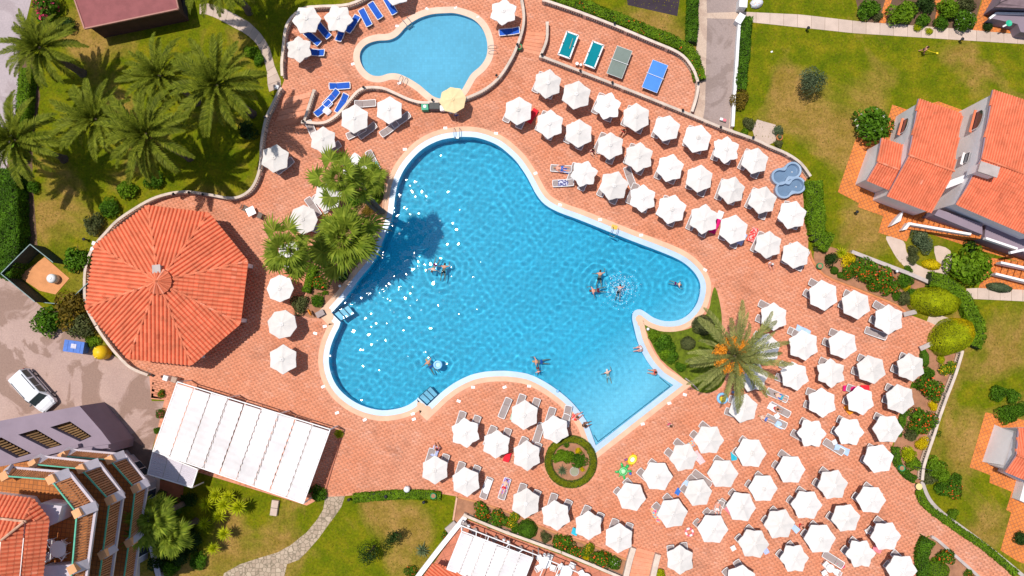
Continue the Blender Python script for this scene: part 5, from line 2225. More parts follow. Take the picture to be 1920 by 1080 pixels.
# left of the pool and round the paddling pool
LEFTP = [
    (575, 36, 'white parasol nearest the corner of the curved balustrade', 0, None), (634, 35, 'white parasol second along the curved balustrade at the top', 0, None),
    (560, 91, 'white parasol left of the paddling pool near the steps', 28, None), (743, -17, 'white parasol cut by the top edge above the paddling pool', 15, None),
    (945, 23, 'white parasol right of the paddling pool', 20, None), (664, 223, 'white parasol just below the S-shaped balustrade', 28, None),
    (730, 206, 'white parasol between S-shaped balustrade and main pool', 30, None), (606, 261, 'white parasol at the S-shaped balustrade end', 30, None),
    (514, 296, 'white parasol beside the wavy balustrade right of the palm lawn', 30, None), (664, 311, 'white parasol partly under palm leaves near the pool coping', 30, None),
    (616, 370, 'white parasol seen through the tall fan palm crown', 10, None), (571, 413, 'white eight sided parasol above the leaning fan palm', 0, PAR8),
    (543, 477, 'white parasol seen through the leaning fan palm', 10, None), (524, 541, 'upper white eight sided parasol beside the pavilion', 10, PAR8),
    (530, 609, 'middle white eight sided parasol beside the pavilion', 22, PAR8), (530, 676, 'lowest white parasol between pavilion and pool', 22, None),
    (849, 186, 'pale yellow parasol on the paddling pool edge', 10, PARY)]
for x, y, lab, r, pr in LEFTP:
    parasol(x, y, lab, r, pr)
for x, y, dx, dy, lab in [
    (606, 57, .6, .8, 'blue lounger in the shade right of the corner parasol'), (586, 71, .75, .65, 'blue lounger poking out below the corner parasol'),
    (640, 60, -.3, .95, 'blue lounger below the second balustrade parasol'), (661, 45, -.5, .85, 'blue lounger right of the second balustrade parasol'),
    (590, 98, 1, .05, 'blue lounger right of the parasol near the steps'), (732, 11, .5, .85, 'blue lounger under the parasol cut by the top edge'),
    (685, 33, .47, .88, 'left of two parallel blue loungers at the top'), (704, 20, .52, .85, 'right of two parallel blue loungers at the top'),
    (955, 59, 1, -.05, 'blue lounger below the parasol right of the paddling pool'), (637, 161, -1, .05, 'blue lounger lying level above the S-shaped balustrade'),
    (621, 184, .65, -.75, 'tilted blue lounger below the level one by the balustrade'), (606, 203, -.7, .7, 'low blue lounger with folded end by the short balustrade'),
    (641, 194, .5, -.86, 'narrow blue lounger against the S-shaped balustrade')]:
    lounger(x, y, dx, dy, lab, True, 'blue sun loungers round the paddling pool')
for x, y, dx, dy, lab in [
    (685, 194, -1, .12, 'grey lounger alone under the hump of the S-shaped balustrade'), (689, 245, .8, -.6, 'grey lounger in the shadow of the parasol below the balustrade'),
    (668, 248, .9, -.4, 'grey lounger at the foot of the parasol below the balustrade'), (752, 225, .85, -.5, 'grey lounger in shade right of the parasol nearest the main pool'),
    (730, 242, -.75, .65, 'grey lounger below the parasol nearest the main pool'), (622, 280, .8, -.5, 'grey lounger shaded by the lower left end parasol'),
    (585, 245, -.4, -.9, 'grey lounger left of the parasol at the balustrade end'), (534, 311, .8, -.6, 'grey lounger right of the parasol by the wavy balustrade'),
    (699, 301, -.4, -.9, 'grey lounger with a turquoise towel by the pool coping'), (587, 388, -.6, -.8, 'grey lounger above the eight sided parasol near the palms'),
    (602, 382, -.6, -.8, 'grey lounger with pink towel between the fan palms'), (596, 430, .8, .2, 'grey lounger hidden under the bright fan palm'),
    (1052, 316, 1, .12, 'grey lounger with a sunbather left of the row nearest the pool'), (1056, 343, 1, -.02, 'grey lounger with a patterned towel pointing at the pool'),
    (1181, 332, -.35, -.94, 'grey lounger standing free between the rows by the pool'), (947, 765, .35, -.94, 'grey lounger standing free below the pool edge'),
    (1010, 812, .35, -.94, 'grey lounger between the two parasols below the pool'), (1063, 780, .2, -.97, 'grey lounger with a red towel next to the pool corner'),
    (912, 915, -.35, .94, 'grey lounger covered with a white towel above the lower lawn'), (946, 916, -.35, .94, 'grey lounger with a blue floral towel and sunbather'),
    (1457, 741, .87, .45, 'upper of three sunny loungers left of the fourth line'), (1462, 768, .87, .45, 'middle of three sunny loungers left of the fourth line'),
    (1455, 790, .87, .45, 'lower of three sunny loungers left of the fourth line'), (1563, 838, .8, .55, 'grey lounger under a pale blue towel below the fifth line'),
    (1562, 1049, .85, .5, 'grey lounger with a magenta towel at the bottom'), (1346, 958, .35, -.94, 'grey lounger with a lying sunbather between lower diagonals'),
    (1328, 975, .6, -.8, 'grey lounger in the sun near the pink ring'), (1497, 626, .9, .42, 'grey lounger with a pale blue towel under the second line'),
    (1642, 625, .93, .36, 'grey lounger sticking out below the last parasol of the top line'), (1316, 897, .75, .65, 'grey lounger beside the blue striped towel in the lower diagonals')]:
    lounger(x, y, dx, dy, lab, False, 'free standing grey loungers')

# ---------------------------------------------------------------- towels


def stripes(name, a, bcol, freq, rot=0.0):
    m, t, n, l, b = nt(name)
    mp = n.new('ShaderNodeMapping')
    mp.inputs['Rotation'].default_value = (0, 0, rot)
    l.new(coords(n), mp.inputs[0])
    w = n.new('ShaderNodeTexWave')
    w.inputs['Scale'].default_value = freq
    w.inputs['Distortion'].default_value = .3
    l.new(mp.outputs[0], w.inputs[0])
    c = ramp(n, l, w.outputs['Fac'], [(.45, a), (.55, bcol)])
    l.new(c, b.inputs['Base Color'])
    b.inputs['Roughness'].default_value = .95
    return m


def floral(name, a, bcol, c3):
    m, t, n, l, b = nt(name)
    f = noise(n, l, coords(n), 6, 2, .5, .5)
    c = ramp(n, l, f, [(.40, a), (.48, bcol), (.60, c3)])
    l.new(c, b.inputs['Base Color'])
    b.inputs['Roughness'].default_value = .95
    return m


TW = {
    'red': M('towel_red', (.72, .02, .035), .95, .2, 5, 0), 'magenta': M('towel_magenta', (.65, .01, .16), .95, .2, 5, 0), 'pink': M('towel_pink', (.80, .22, .26), .95, .15, 4, 0),
    'white': M('towel_white', (.80, .78, .80), .95, .06, 4, 0), 'paleblue': M('towel_pale_blue', (.42, .58, .80), .95, .1, 4, 0), 'blue': M('towel_blue', (.04, .16, .55), .95, .2, 4, 0),
    'turq': M('towel_turquoise', (.03, .45, .60), .95, .15, 4, 0), 'navywhite': floral('towel_navy_print', (.05, .05, .16), (.10, .10, .28), (.70, .70, .78)),
    'floral': floral('towel_floral', (.70, .74, .85), (.12, .25, .70), (.55, .12, .25)), 'bluestripe': stripes('towel_blue_stripe', (.10, .20, .62), (.72, .74, .80), 9),
    'redstripe': stripes('towel_red_stripe', (.80, .35, .40), (.82, .76, .75), 8), 'redprint': floral('towel_red_print', (.78, .03, .03), (.80, .05, .05), (.80, .45, .40)),
    'beach': floral('towel_beach', (.12, .35, .65), (.80, .55, .08), (.75, .06, .25)), 'green': stripes('towel_green_stripe', (.10, .42, .25), (.72, .74, .70), 9), 'orange': M('towel_orange', (.80, .28, .02), .95, .2, 4, 0),
}


def towel(px, py, dx, dy, L, wd, col, label, z=.375):
    p = W(px, py, z)
    mb = MB()
    vs, fs = [], []
    nx, ny = 12, 5
    ph = random.random() * 6
    for i in range(nx + 1):
        x = (i / nx - .5) * L
        for j in range(ny + 1):
            y = (j / ny - .5) * wd
            e = max(0, abs(y) - .27)
            zz = .018 * math.sin(x * 9 + ph + y * 4) - e * 1.2 + .01 * math.sin(y * 14 + x * 3)
            vs.append((x + .02 * math.sin(y * 6 + ph), y * (1 - .1 * math.sin(x * 4 + ph) ** 2), zz))
    for i in range(nx):
        for j in range(ny):
            a = i * (ny + 1) + j
            fs.append((a, a + ny + 1, a + ny + 2, a + 1))
    top = [(x, y, z_ - .012) for x, y, z_ in vs]
    n = len(vs)
    fs2 = [tuple(q + n for q in f[::-1]) for f in fs]
    mb.add(vs + top, fs + fs2)
    o = mb.build('towel', TW[col], None, True)
    o.location = (p.x, p.y, z)
    o.rotation_euler = (0, 0, ang(dx, dy))
    return tag(o, label, 'towel')


for a in [
    (998, 217, .5, -.86, 1.5, .6, 'red', 'bright red towel on a lounger in the middle row of the upper terrace'),
    (1341, 424, .45, -.9, 1.5, .62, 'magenta', 'magenta towel beside the fifth parasol of the row nearest the pool'),
    (1350, 403, .4, -.9, .8, .6, 'white', 'white towel above the magenta one in the upper terrace'),
    (1412, 440, .42, -.9, 1.4, .66, 'redprint', 'red printed towel on a lounger of the upper terrace'),
    (1391, 448, .5, -.86, 1.2, .6, 'bluestripe', 'blue striped towel beside the red printed one'),
    (1057, 343, 1, 0, 1.1, .62, 'navywhite', 'navy and white patterned towel on the lounger pointing at the pool'),
    (1060, 318, 1, .12, .9, .66, 'blue', 'dark blue towel beneath the sunbather by the upper rows'),
    (703, 309, -.4, -.9, .5, .64, 'turq', 'turquoise towel folded on the lounger by the palm bed'),
    (602, 384, -.6, -.8, 1.2, .62, 'pink', 'pink towel on the lounger between the fan palms'),
    (612, 207, -.7, .7, .6, .8, 'white', 'white towel thrown over the low blue lounger'),
    (914, 912, -.35, .94, 1.3, .60, 'white', 'white towel spread on the lounger above the lower lawn'),
    (946, 913, -.35, .94, 1.6, .66, 'floral', 'blue floral towel on the lounger above the lower lawn'),
    (816, 846, .35, -.94, 1.0, .66, 'bluestripe', 'blue striped towel on the far left lounger of the lower cluster'),
    (966, 776, .35, -.94, 1.3, .66, 'green', 'green striped towel beside the upper parasol below the pool'),
    (951, 857, .35, -.94, .9, .60, 'red', 'red towel between the parasols right below the pool edge'),
    (1077, 782, .2, -.97, .6, .5, 'redprint', 'small red towel on the deck at the pool corner'),
    (1078, 997, .35, -.94, .6, .6, 'turq', 'turquoise towel at the foot of the planter row parasol'),
    (1310, 858, .6, .8, 1.3, .66, 'redstripe', 'pink striped towel between the first lower diagonal parasols'),
    (1297, 833, .8, -.6, 1.0, .6, 'beach', 'colourful beach towel on a lounger left of the lower diagonals'),
    (1285, 910, .6, -.8, .9, .6, 'paleblue', 'pale blue towel left of the third diagonal parasol'),
    (1271, 922, .5, -.86, .6, .45, 'blue', 'small blue towel lying on the deck in the lower field'),
    (1230, 965, .5, .86, 1.6, .6, 'beach', 'long beach towel left of the fourth diagonal parasol'),
    (1376, 855, .1, 1, .8, .55, 'turq', 'turquoise towel left of the second parasol in the first lower diagonal'),
    (1506, 620, .9, .42, 1.4, .66, 'paleblue', 'pale blue towel spread on the lounger of the second line'),
    (1464, 744, .87, .45, .7, .6, 'blue', 'blue towel on the upper sunny lounger of the right field'),
    (1449, 764, .87, .45, .9, .66, 'white', 'white towel on the middle sunny lounger of the right field'),
    (1462, 797, .87, .45, .8, .6, 'paleblue', 'pale blue towel on the lower sunny lounger of the right field'),
    (1594, 729, 1, .1, 1.3, .55, 'magenta', 'magenta towel above the second parasol of the fourth line'),
    (1622, 727, 1, .05, .8, .5, 'red', 'red towel right of the magenta one in the fourth line'),
    (1592, 768, .6, .8, .9, .6, 'orange', 'orange towel left below the second parasol of the fourth line'),
    (1579, 843, .9, .42, 1.4, .66, 'paleblue', 'pale blue towel hanging off the lounger below the fifth line'),
    (1577, 1060, .5, .86, .6, .55, 'magenta', 'magenta towel at the bottom of the right field'),
    (1492, 992, .7, .7, .7, .55, 'paleblue', 'pale blue towel between the third diagonal parasols'),
    (1432, 1026, .5, .86, 1.3, .5, 'bluestripe', 'blue striped towel left of the fourth diagonal parasol'),
    (1645, 1030, .9, .42, .8, .55, 'pink', 'pink towel beside the last parasol of the third diagonal'),
    (1367, 957, .7, .7, .8, .5, 'pink', 'pink towel on a lounger in the middle of the lower field'),
]:
    towel(*a)

# ---------------------------------------------------------------- people
SKIN = [M('skin_tan', (.60, .29, .18), .55, .1, 6, 0), M('skin_fair', (.74, .44, .32), .55, .1, 6, 0), M('skin_red', (.70, .31, .22), .55, .1, 6, 0), M('skin_brown', (.28, .12, .065), .55, .1, 6, 0)]
HAIR = [M('hair_dark', (.025, .015, .01), .6, .3, 8, 0), M('hair_brown', (.10, .05, .025), .6, .3, 8, 0), M('hair_blond', (.48, .30, .12), .6, .3, 8, 0), M('hair_white', (.70, .68, .66), .6, .1, 8, 0)]
SUIT = {'blue': TW['blue'], 'red': TW['red'], 'black': M('suit_black', (.02, .02, .025), .8, .2, 5, 0), 'pink': TW['magenta'], 'white': TW['white'], 'turq': TW['turq']}
EYE = M('eye_dark', (.02, .015, .01), .2, .1, 5, 0)
STAND = dict(pel=(0, 0, .93), sp=(0, .01, 1.12), ch=(0, .0, 1.33), nk=(0, .0, 1.47), hd=(0, .02, 1.54), hm=(0, .025, 1.61), ht=(0, .015, 1.70),
             shL=(.17, 0, 1.39), elL=(.25, -.03, 1.11), wrL=(.27, .08, .87), haL=(.27, .11, .79), hipL=(.10, 0, .88), knL=(.12, .03, .48), anL=(.12, -.02, .09), toL=(.14, .13, .035))


def pose(kind):
    J = dict(STAND)
    for k in list(J):
        if k.endswith('L'):
            x, y, z = J[k]
            J[k[:-1] + 'R'] = (-x, y, z)
    if kind == 'walk':
        J.update(knL=(.11, .20, .50), anL=(.11, .28, .10), toL=(.12, .42, .05), knR=(-.11, -.06, .48), anR=(-.11, -.30, .12), toR=(-.12, -.17, .03),
                 elL=(.26, -.14, 1.13), wrL=(.26, -.10, .89), haL=(.26, -.08, .80), elR=(-.26, .08, 1.12), wrR=(-.24, .26, .96), haR=(-.23, .33, .92))
    elif kind == 'lie':
        J = {k: (v[0] * (1.25 if k[:2] in ('el', 'wr', 'ha') else 1.1), v[2] - .9, .11 + v[1] * .8) for k, v in J.items()}
        J['toL'], J['toR'] = (.19, -.90, .20), (-.19, -.90, .20)
        J['knL'] = (.15, -.42, .22)
    elif kind == 'swim':
        J.update(elL=(.42, .06, 1.50), wrL=(.42, .10, 1.76), haL=(.40, .10, 1.85), elR=(-.44, .04, 1.28), wrR=(-.62, .08, 1.30), haR=(-.70, .08, 1.28), knL=(.20, -.10, .50), anL=(.26, .0, .12), toL=(.28, .02, .0), knR=(-.16, .08, .48), anR=(-.18, .14, .10), toR=(-.18, .16, .0))
        J = {k: (v[0], v[2] - 1.3, -v[1] + .06 - max(0, 1.42 - v[2]) * .62) for k, v in J.items()}
        J['hm'], J['ht'], J['hd'] = (0, .30, .06), (0, .35, .13), (0, .24, .03)
    elif kind == 'sit':
        J.update(pel=(0, 0, .12), sp=(0, -.02, .30), ch=(0, .02, .52), nk=(0, .05, .66), hd=(0, .08, .72), hm=(0, .10, .79), ht=(0, .09, .88), shL=(.17, .02, .58), shR=(-.17, .02, .58),
                 elL=(.27, .05, .32), wrL=(.24, .24, .22), haL=(.22, .31, .19), elR=(-.27, .05, .32), wrR=(-.24, .24, .22), haR=(-.22, .31, .19),
                 hipL=(.10, .02, .11), hipR=(-.10, .02, .11), knL=(.14, .40, .26), knR=(-.14, .42, .22), anL=(.14, .62, -.02), anR=(-.14, .66, -.02), toL=(.15, .75, .0), toR=(-.15, .79, .0))
    return J


RAD = dict(pel=.135, sp=.125, ch=.15, nk=.062, hd=.075, hm=.098, ht=.055, sh=.068, el=.043, wr=.030, ha=.036, hip=.095, kn=.062, an=.042, to=.030)


def body_proto(kind):
    J = pose(kind)
    names = list(J)
    bones = [('pel', 'sp'), ('sp', 'ch'), ('ch', 'nk'), ('nk', 'hd'), ('hd', 'hm'), ('hm', 'ht')]
    for s in 'LR':
        bones += [('ch', 'sh' + s), ('sh' + s, 'el' + s), ('el' + s, 'wr' + s), ('wr' + s, 'ha' + s), ('pel', 'hip' + s), ('hip' + s, 'kn' + s), ('kn' + s, 'an' + s), ('an' + s, 'to' + s)]
    me = bpy.data.meshes.new('body')
    me.from_pydata([J[k] for k in names], [(names.index(a), names.index(b)) for a, b in bones], [])
    o = link('body', me)
    sk = o.modifiers.new('skin', 'SKIN')
    for i, k in enumerate(names):
        key = k if k in RAD else k[:-1]
        r = RAD[key]
        me.skin_vertices[0].data[i].radius = (r * (1.22 if key in ('ch', 'pel', 'sp') and kind != 'lie' else 1), r * (.86 if key in ('ch', 'sp') else 1)) if key in ('ch', 'pel', 'sp') else (r, r)
        me.skin_vertices[0].data[i].use_root = (k == 'pel')
    sb = o.modifiers.new('sub', 'SUBSURF')
    sb.levels = sb.render_levels = 1
    dg = bpy.context.evaluated_depsgraph_get()
    m2 = bpy.data.meshes.new_from_object(o.evaluated_get(dg))
    bpy.data.objects.remove(o)
    mb = MB()
    mb.add([v.co.to_tuple() for v in m2.vertices], [tuple(p.vertices) for p in m2.polygons], 0, .5)
    # face: nose, ears, eyes; hands: five fingers each
    hm, ht, hd = Vector(J['hm']), Vector(J['ht']), Vector(J['hd'])
    up = (ht - hd).normalized()
    fw = {'stand': Vector((0, 1, 0)), 'walk': Vector((0, 1, 0)), 'sit': Vector((0, 1, -.15)), 'lie': Vector((0, 0, 1)), 'swim': Vector((0, .75, -.6))}[kind]
    fw = (fw - up * fw.dot(up)).normalized()
    sd = up.cross(fw)
    mb.tube([hm + fw * .07 + up * .02, hm + fw * .118 - up * .025], [.010, .018], 5)
    for s in (-1, 1):
        mb.ball(tuple(hm + sd * s * .095), .022, 6, 4, 0)
        mb.ball(tuple(hm + sd * s * .034 + fw * .088 + up * .018), .012, 6, 4, 1)
    mb.tube([hm + fw * .088 - up * .055 - sd * .022, hm + fw * .092 - up * .055 + sd * .022], .007, 4, 1)
    for s in 'LR':
        w_, h_ = Vector(J['wr' + s]), Vector(J['ha' + s])
        d = (h_ - w_).normalized()
        q = d.cross(Vector((0, 1, .3)))
        if q.length < .1:
            q = d.cross(Vector((1, 0, 0)))
        q.normalize()
        nrm = q.cross(d)
        for i, (off, ll) in enumerate(((-.028, .065), (-.010, .078), (.009, .074), (.027, .058))):
            b0 = h_ + q * off
            mb.tube([b0, b0 + d * ll * .55, b0 + d * ll + nrm * .012], [.0095, .009, .007], 5)
        b0 = w_.lerp(h_, .4) - q * .025
        mb.tube([b0, b0 + d * .035 - q * .035, b0 + d * .07 - q * .042], [.012, .0105, .008], 5)
    t = thing('person', 'x', 'person', (0, 0, -60))
    b = mb.build('body', [SKIN[0], EYE], t, True, False)
    mb = MB()
    n = 14
    vs, fs = [], []
    for i in range(6):
        a = PI / 2 * i / 5
        for j in range(n):
            th = 2 * PI * j / n
            r = .112 * math.cos(a * .98)
            low_ = -.045 if math.cos(th - PI) > -.3 else .03
            v = hm + (fw * math.cos(th) + sd * math.sin(th)) * r - fw * .012 + up * (low_ * (1 - i / 5) + .125 * math.sin(a))
            vs.append(v)
    for i in range(5):
        for j in range(n):
            j2 = (j + 1) % n
            fs.append((i * n + j, i * n + j2, (i + 1) * n + j2, (i + 1) * n + j))
    mb.add(vs, fs, 0, .5)
    mb.build('hair', HAIR[0], t, True, False)
    mb = MB()
    P, S = Vector(J['pel']), Vector(J['sp'])
    mb.tube([P.lerp(S, .45), P, P.lerp(Vector(J['hipL']).lerp(Vector(J['hipR']), .5), 1.0)], [.168, .178, .165], 10)
    for s in 'LR':
        h_, k_ = Vector(J['hip' + s]), Vector(J['kn' + s])
        mb.tube([h_, h_.lerp(k_, .28)], [.115, .105], 8)
    mb.build('swimwear', SUIT['blue'], t, True, False)
    return t


BODY = {k: body_proto(k) for k in ('stand', 'walk', 'lie', 'swim', 'sit')}
for o in BODY['swim'].children:
    o.cycles.is_caustics_receiver = True


def person(kind, px, py, dx, dy, z, label, skin=0, hair=0, suit='blue', sc=1.0):
    """dx, dy: pixel direction the head (lying, swimming) or the face (others) points to"""
    zc = z + {'stand': .9, 'walk': .9, 'lie': .15, 'swim': 0, 'sit': .4}[kind] * sc
    p = W(px, py, zc)
    o = dup(BODY[kind], (p.x, p.y, z), ang(dx, dy) - PI / 2, label, 'swimmers and sunbathers', sc)
    for c in o.children:
        k = c.name.split('.')[0]
        recolor(c, {'body': SKIN[skin], 'hair': HAIR[hair], 'swimwear': SUIT[suit]}[k])
    return o


for a in [
    ('swim', 812, 504, -.4, .9, ZW - .02, 'swimmer in pink on the left of the two in the sparkling water', 1, 1, 'pink', .95),
    ('swim', 833, 501, .2, -1, ZW - .02, 'tanned swimmer on the right of the two in the sparkling water', 0, 0, 'black', 1),
    ('swim', 1125, 514, .1, -1, ZW - .02, 'tanned swimmer with spread arms right of the pool centre', 0, 0, 'black', 1),
    ('swim', 1113, 545, -1, .1, ZW - .02, 'sunburnt swimmer heading left near the splash', 2, 1, 'red', 1),
    ('swim', 1162, 540, .2, -1, ZW - .03, 'swimmer in the middle of the white splash', 2, 0, 'black', .9),
    ('swim', 1273, 533, .9, .3, ZW - .02, 'child in pink swimming in the round end of the pool', 1, 1, 'pink', .7),
    ('swim', 1006, 678, -1, -.05, ZW - .02, 'swimmer near the lower pool edge facing left', 0, 2, 'blue', 1),
    ('swim', 1009, 696, .1, 1, ZW - .02, 'child in red beside the lower pool edge', 2, 1, 'red', .65),
    ('swim', 1139, 699, -.2, -1, ZW - .02, 'white haired swimmer in the shallow part of the pool', 1, 3, 'white', .9),
    ('swim', 803, 680, -.5, -.8, ZW - .02, 'swimmer next to the pale blue float near the lower left edge', 0, 2, 'blue', 1),
    ('sit', 1203, 653, -1, .2, .02, 'bather sitting on the pool edge with feet in the water', 2, 3, 'white', 1),
    ('sit', 1230, 698, -1, -.1, .02, 'tanned bather sitting on the edge of the shallow corner', 0, 0, 'red', 1),
    ('sit', 1080, 782, .9, -.4, .03, 'bather on a red towel at the pool corner', 2, 1, 'red', 1),
    ('sit', 1095, 798, 1, -.3, .03, 'dark haired bather sitting at the tip of the pool', 3, 0, 'black', 1),
    ('walk', 1255, 797, .6, .8, 0, 'bather walking across the deck below the palm', 1, 1, 'pink', 1),
    ('sit', 1170, 244, -.5, .85, .3, 'tanned bather sitting under the balustrade row', 0, 0, 'red', 1),
    ('sit', 1110, 281, .5, .85, .3, 'bather in pink sitting by the third parasol of the middle row', 1, 0, 'pink', 1),
    ('lie', 1054, 316, -1, -.12, .34, 'sunbather lying on the lounger left of the upper rows', 2, 2, 'blue', 1),
    ('sit', 1446, 494, .3, 1, .05, 'bather sitting under the seventh parasol near the shrub bed', 2, 3, 'white', 1),
    ('lie', 945, 914, .35, -.94, .36, 'sunbather with dark hair lying on the blue floral towel', 1, 0, 'red', .95),
    ('lie', 1466, 745, -.87, -.45, .36, 'sunbather in turquoise on the upper sunny lounger', 1, 1, 'turq', .95),
    ('sit', 1455, 766, .9, .4, .34, 'bather sitting between the three sunny loungers', 0, 0, 'red', .9),
    ('lie', 1436, 786, -.87, -.45, .36, 'sunbather on the lower sunny lounger', 1, 2, 'blue', .9),
    ('lie', 1345, 955, .1, -1, .36, 'sunbather lying between the lower diagonals', 2, 1, 'white', 1),
    ('sit', 1320, 977, -.8, .6, .34, 'bather sitting beside the pink swimming ring', 2, 0, 'red', 1),
    ('sit', 1503, 986, .5, .8, .05, 'red skinned bather between the third diagonal parasols', 2, 1, 'red', .9),
    ('sit', 820, 843, -.3, -.9, .34, 'bather resting on the far left lounger of the lower cluster', 0, 0, 'pink', .9),
    ('sit', 1337, 908, .9, -.4, .1, 'bather in red in the middle of the lower field', 2, 2, 'red', .9),
    ('sit', 1386, 725, -.2, .9, .05, 'child with red toy under the orange fruited palm', 1, 1, 'pink', .7),
]:
    person(*a)

# splash: froth and droplets thrown up round the swimmer
SPL = M('water_froth', (.62, .76, .86), .3, .1, 5, 0)
n = 420
d = RNG.normal(0, 1, (n, 2)) * .75
P = np.stack([d[:, 0], d[:, 1], np.abs(RNG.normal(0, .10, n)) + .01], 1)
co = leafquads(P, np.tile([0, 0, 1.0], (n, 1)), .035, .9)
o = link('splash', fastmesh('splash', co, np.arange(4 * n).reshape(n, 4), [SPL], RNG.random(n)))
q = W(1163, 540, ZW)
o.location = (q.x, q.y, ZW + .02)
tag(o, 'white froth of a splash in the pool', 'splash', None, 'stuff')
# ---------------------------------------------------------------- hedges
hedge('thick clipped hedge at the left edge above the fenced yard', [(16, 318), (20, 380), (22, 430), (20, 480), (4, 520)], 2.0, 1.9, 'green', 260)
hedge('hedge strip beside the top left road under the palms', [(52, 130), (46, 190), (40, 250), (30, 300)], 1.1, 1.2, 'bright', 260)
hedge('low hedge along the upper edge of the lower lawn', [(662, 934), (720, 929), (780, 927), (826, 930)], .75, .45, 'bright', 300)
hedge('bright hedge between the upper terrace and the house lawn', [(1524, 340), (1527, 372), (1528, 400), (1531, 425), (1535, 445), (1556, 458)], 1.55, .95, 'bright', 280)
hedge('hedge running outside the games terrace balustrade', [(1040, -6), (1090, 10), (1160, 36), (1222, 62), (1278, 86), (1300, 110), (1313, 150)], 1.0, .8, ('bright', 'orange', .012), 260)
hedge('straight hedge on the left of the driveway', [(1299, -20), (1298, 30), (1296, 80)], .95, .9, 'green', 260)
hedge('hedge inside the white boundary wall of the lawn', [(1400, 32), (1397, 80), (1392, 130), (1388, 168)], .95, .7, 'green', 260)
hedge('curved hedge behind the two yellow topiary domes', [(1742, 523), (1772, 531), (1800, 556), (1822, 590), (1832, 625), (1824, 650)], 1.25, 1.1, 'bright', 280)
hedge('narrow hedge strip along the red paved walkway', [(1722, 918), (1732, 942), (1760, 966), (1810, 1001), (1852, 1030), (1905, 1076)], .55, .4, 'bright', 300)
hedge('curved clipped hedge of the corner bed', [(1741, 1010), (1731, 1030), (1729, 1050), (1733, 1074), (1736, 1100)], 1.1, .7, 'green', 280)
hedge('thin hedge between two parasols and the pool bed', [(590, 497), (582, 520), (574, 548)], .62, .9, 'bright', 300, sm=2)
hedge('leafy strip at the edge of the wall bed by the fourth line', [(1697, 770), (1688, 800), (1684, 818)], .5, .5, 'green', 300, sm=1)
hedge('green edging at the lower end of the wall bed', [(1679, 838), (1682, 866), (1700, 890), (1716, 900)], .6, .4, 'green', 280)
# ring hedge of the round bed
t = thing('ring_hedge', 'ring shaped clipped hedge round the small pond bed', 'hedge', (RB.x, RB.y, -.03), 0)
n = 7200
th = RNG.random(n) * 2 * PI
rr = 2.08 + RNG.uniform(-.36, .36, n)
zz = .42 + RNG.normal(0, .03, n) - .25 * (np.abs(rr - 2.08) / .36) ** 4
P = np.stack([rr * np.cos(th), rr * np.sin(th), zz], 1)
N = np.stack([np.cos(th) * (rr - 2.08) * 2.0, np.sin(th) * (rr - 2.08) * 2.0, np.ones(n)], 1)
co = leafquads(P, N, .055, .6, .5)
link('leaves', fastmesh('leaves', co, np.arange(4 * n).reshape(n, 4), [leaf_mat('leaf_ring', (.10, .12, .003), (.25, .27, .008))], np.clip(RNG.normal(.5, .2, n), 0, 1)), t)
mb = MB()
mb.ribbon([(2.08 * math.cos(a), 2.08 * math.sin(a)) for a in np.linspace(0, 2 * PI, 40, endpoint=False)], .64, 0, .36, 0, True)
mb.build('twigs', bpy.data.materials['hedge_twigs'], t, False, False)
sheet('round_bed_soil', [(RB.x + 1.85 * math.cos(a), RB.y + 1.85 * math.sin(a)) for a in np.linspace(0, 2 * PI, 40, endpoint=False)], .016, SOIL)
q = W(1077, 884, .1)
t = thing('small_pond', 'small round grey pond with a stone rim in the round bed', 'pond', (q.x, q.y, .016))
mb = MB()
mb.lathe([(.42, 0), (.44, .10), (.38, .10), (.37, .06)], 20)
mb.build('rim', STONE, t, False, False)
mb = MB()
mb.lathe([(.37, .05), (.37, .07)], 20)
mb.build('water', M('pond_water', (.30, .30, .20), .15, .1, 3, 0), t, False, False)

# ---------------------------------------------------------------- clipped domes
clipped('large yellow green clipped dome beside the gate, the upper of two', 1758, 565, 46, 27, 2.3, -.10, 'lime', 16000, .048)
clipped('large clipped dome with a golden end below the first dome', 1792, 631, 43, 31, 2.4, .55, 'lime', 16000, .048, 'topiary', ('yellow', .42))
clipped('smooth dark clipped dome in the crescent bed by the pool', 1320, 610, 21, 19, 1.0, 0, 'olive', 3600, .05)
clipped('small smooth clipped dome under the palm in the crescent bed', 1291, 644, 14, 13, .7, 0, 'olive', 2200, .05)
clipped('round clipped ball in the planter bed under the parasols', 989, 994, 18, 18, 1.1, 0, 'green', 3600, .05)
clipped('sage green clipped cushion at the right edge by the side path', 1877, 539, 23, 9, .8, -.15, 'sage', 2400, .05)
clipped('clipped green dome in the bottom right corner bed', 1760, 1072, 22, 20, 1.1, 0, 'bright', 3000, .05)
clipped('narrow leaf shaped clipped bush left of the second dome', 1735, 671, 8, 18, .6, .1, 'green', 1500, .05)
clipped('tiny clipped ball in the shrub bed by the green urn, larger one', 1566, 507, 7.5, 7.5, .55, 0, 'green', 900, .045)
clipped('tiny clipped ball in the shrub bed by the green urn, smaller one', 1577, 516, 6, 6, .45, 0, 'green', 800, .045)
clipped('yellow clipped cushion on the paved island by the house path', 1749, 496, 17, 10, .7, -.15, 'yellow', 2200, .05)

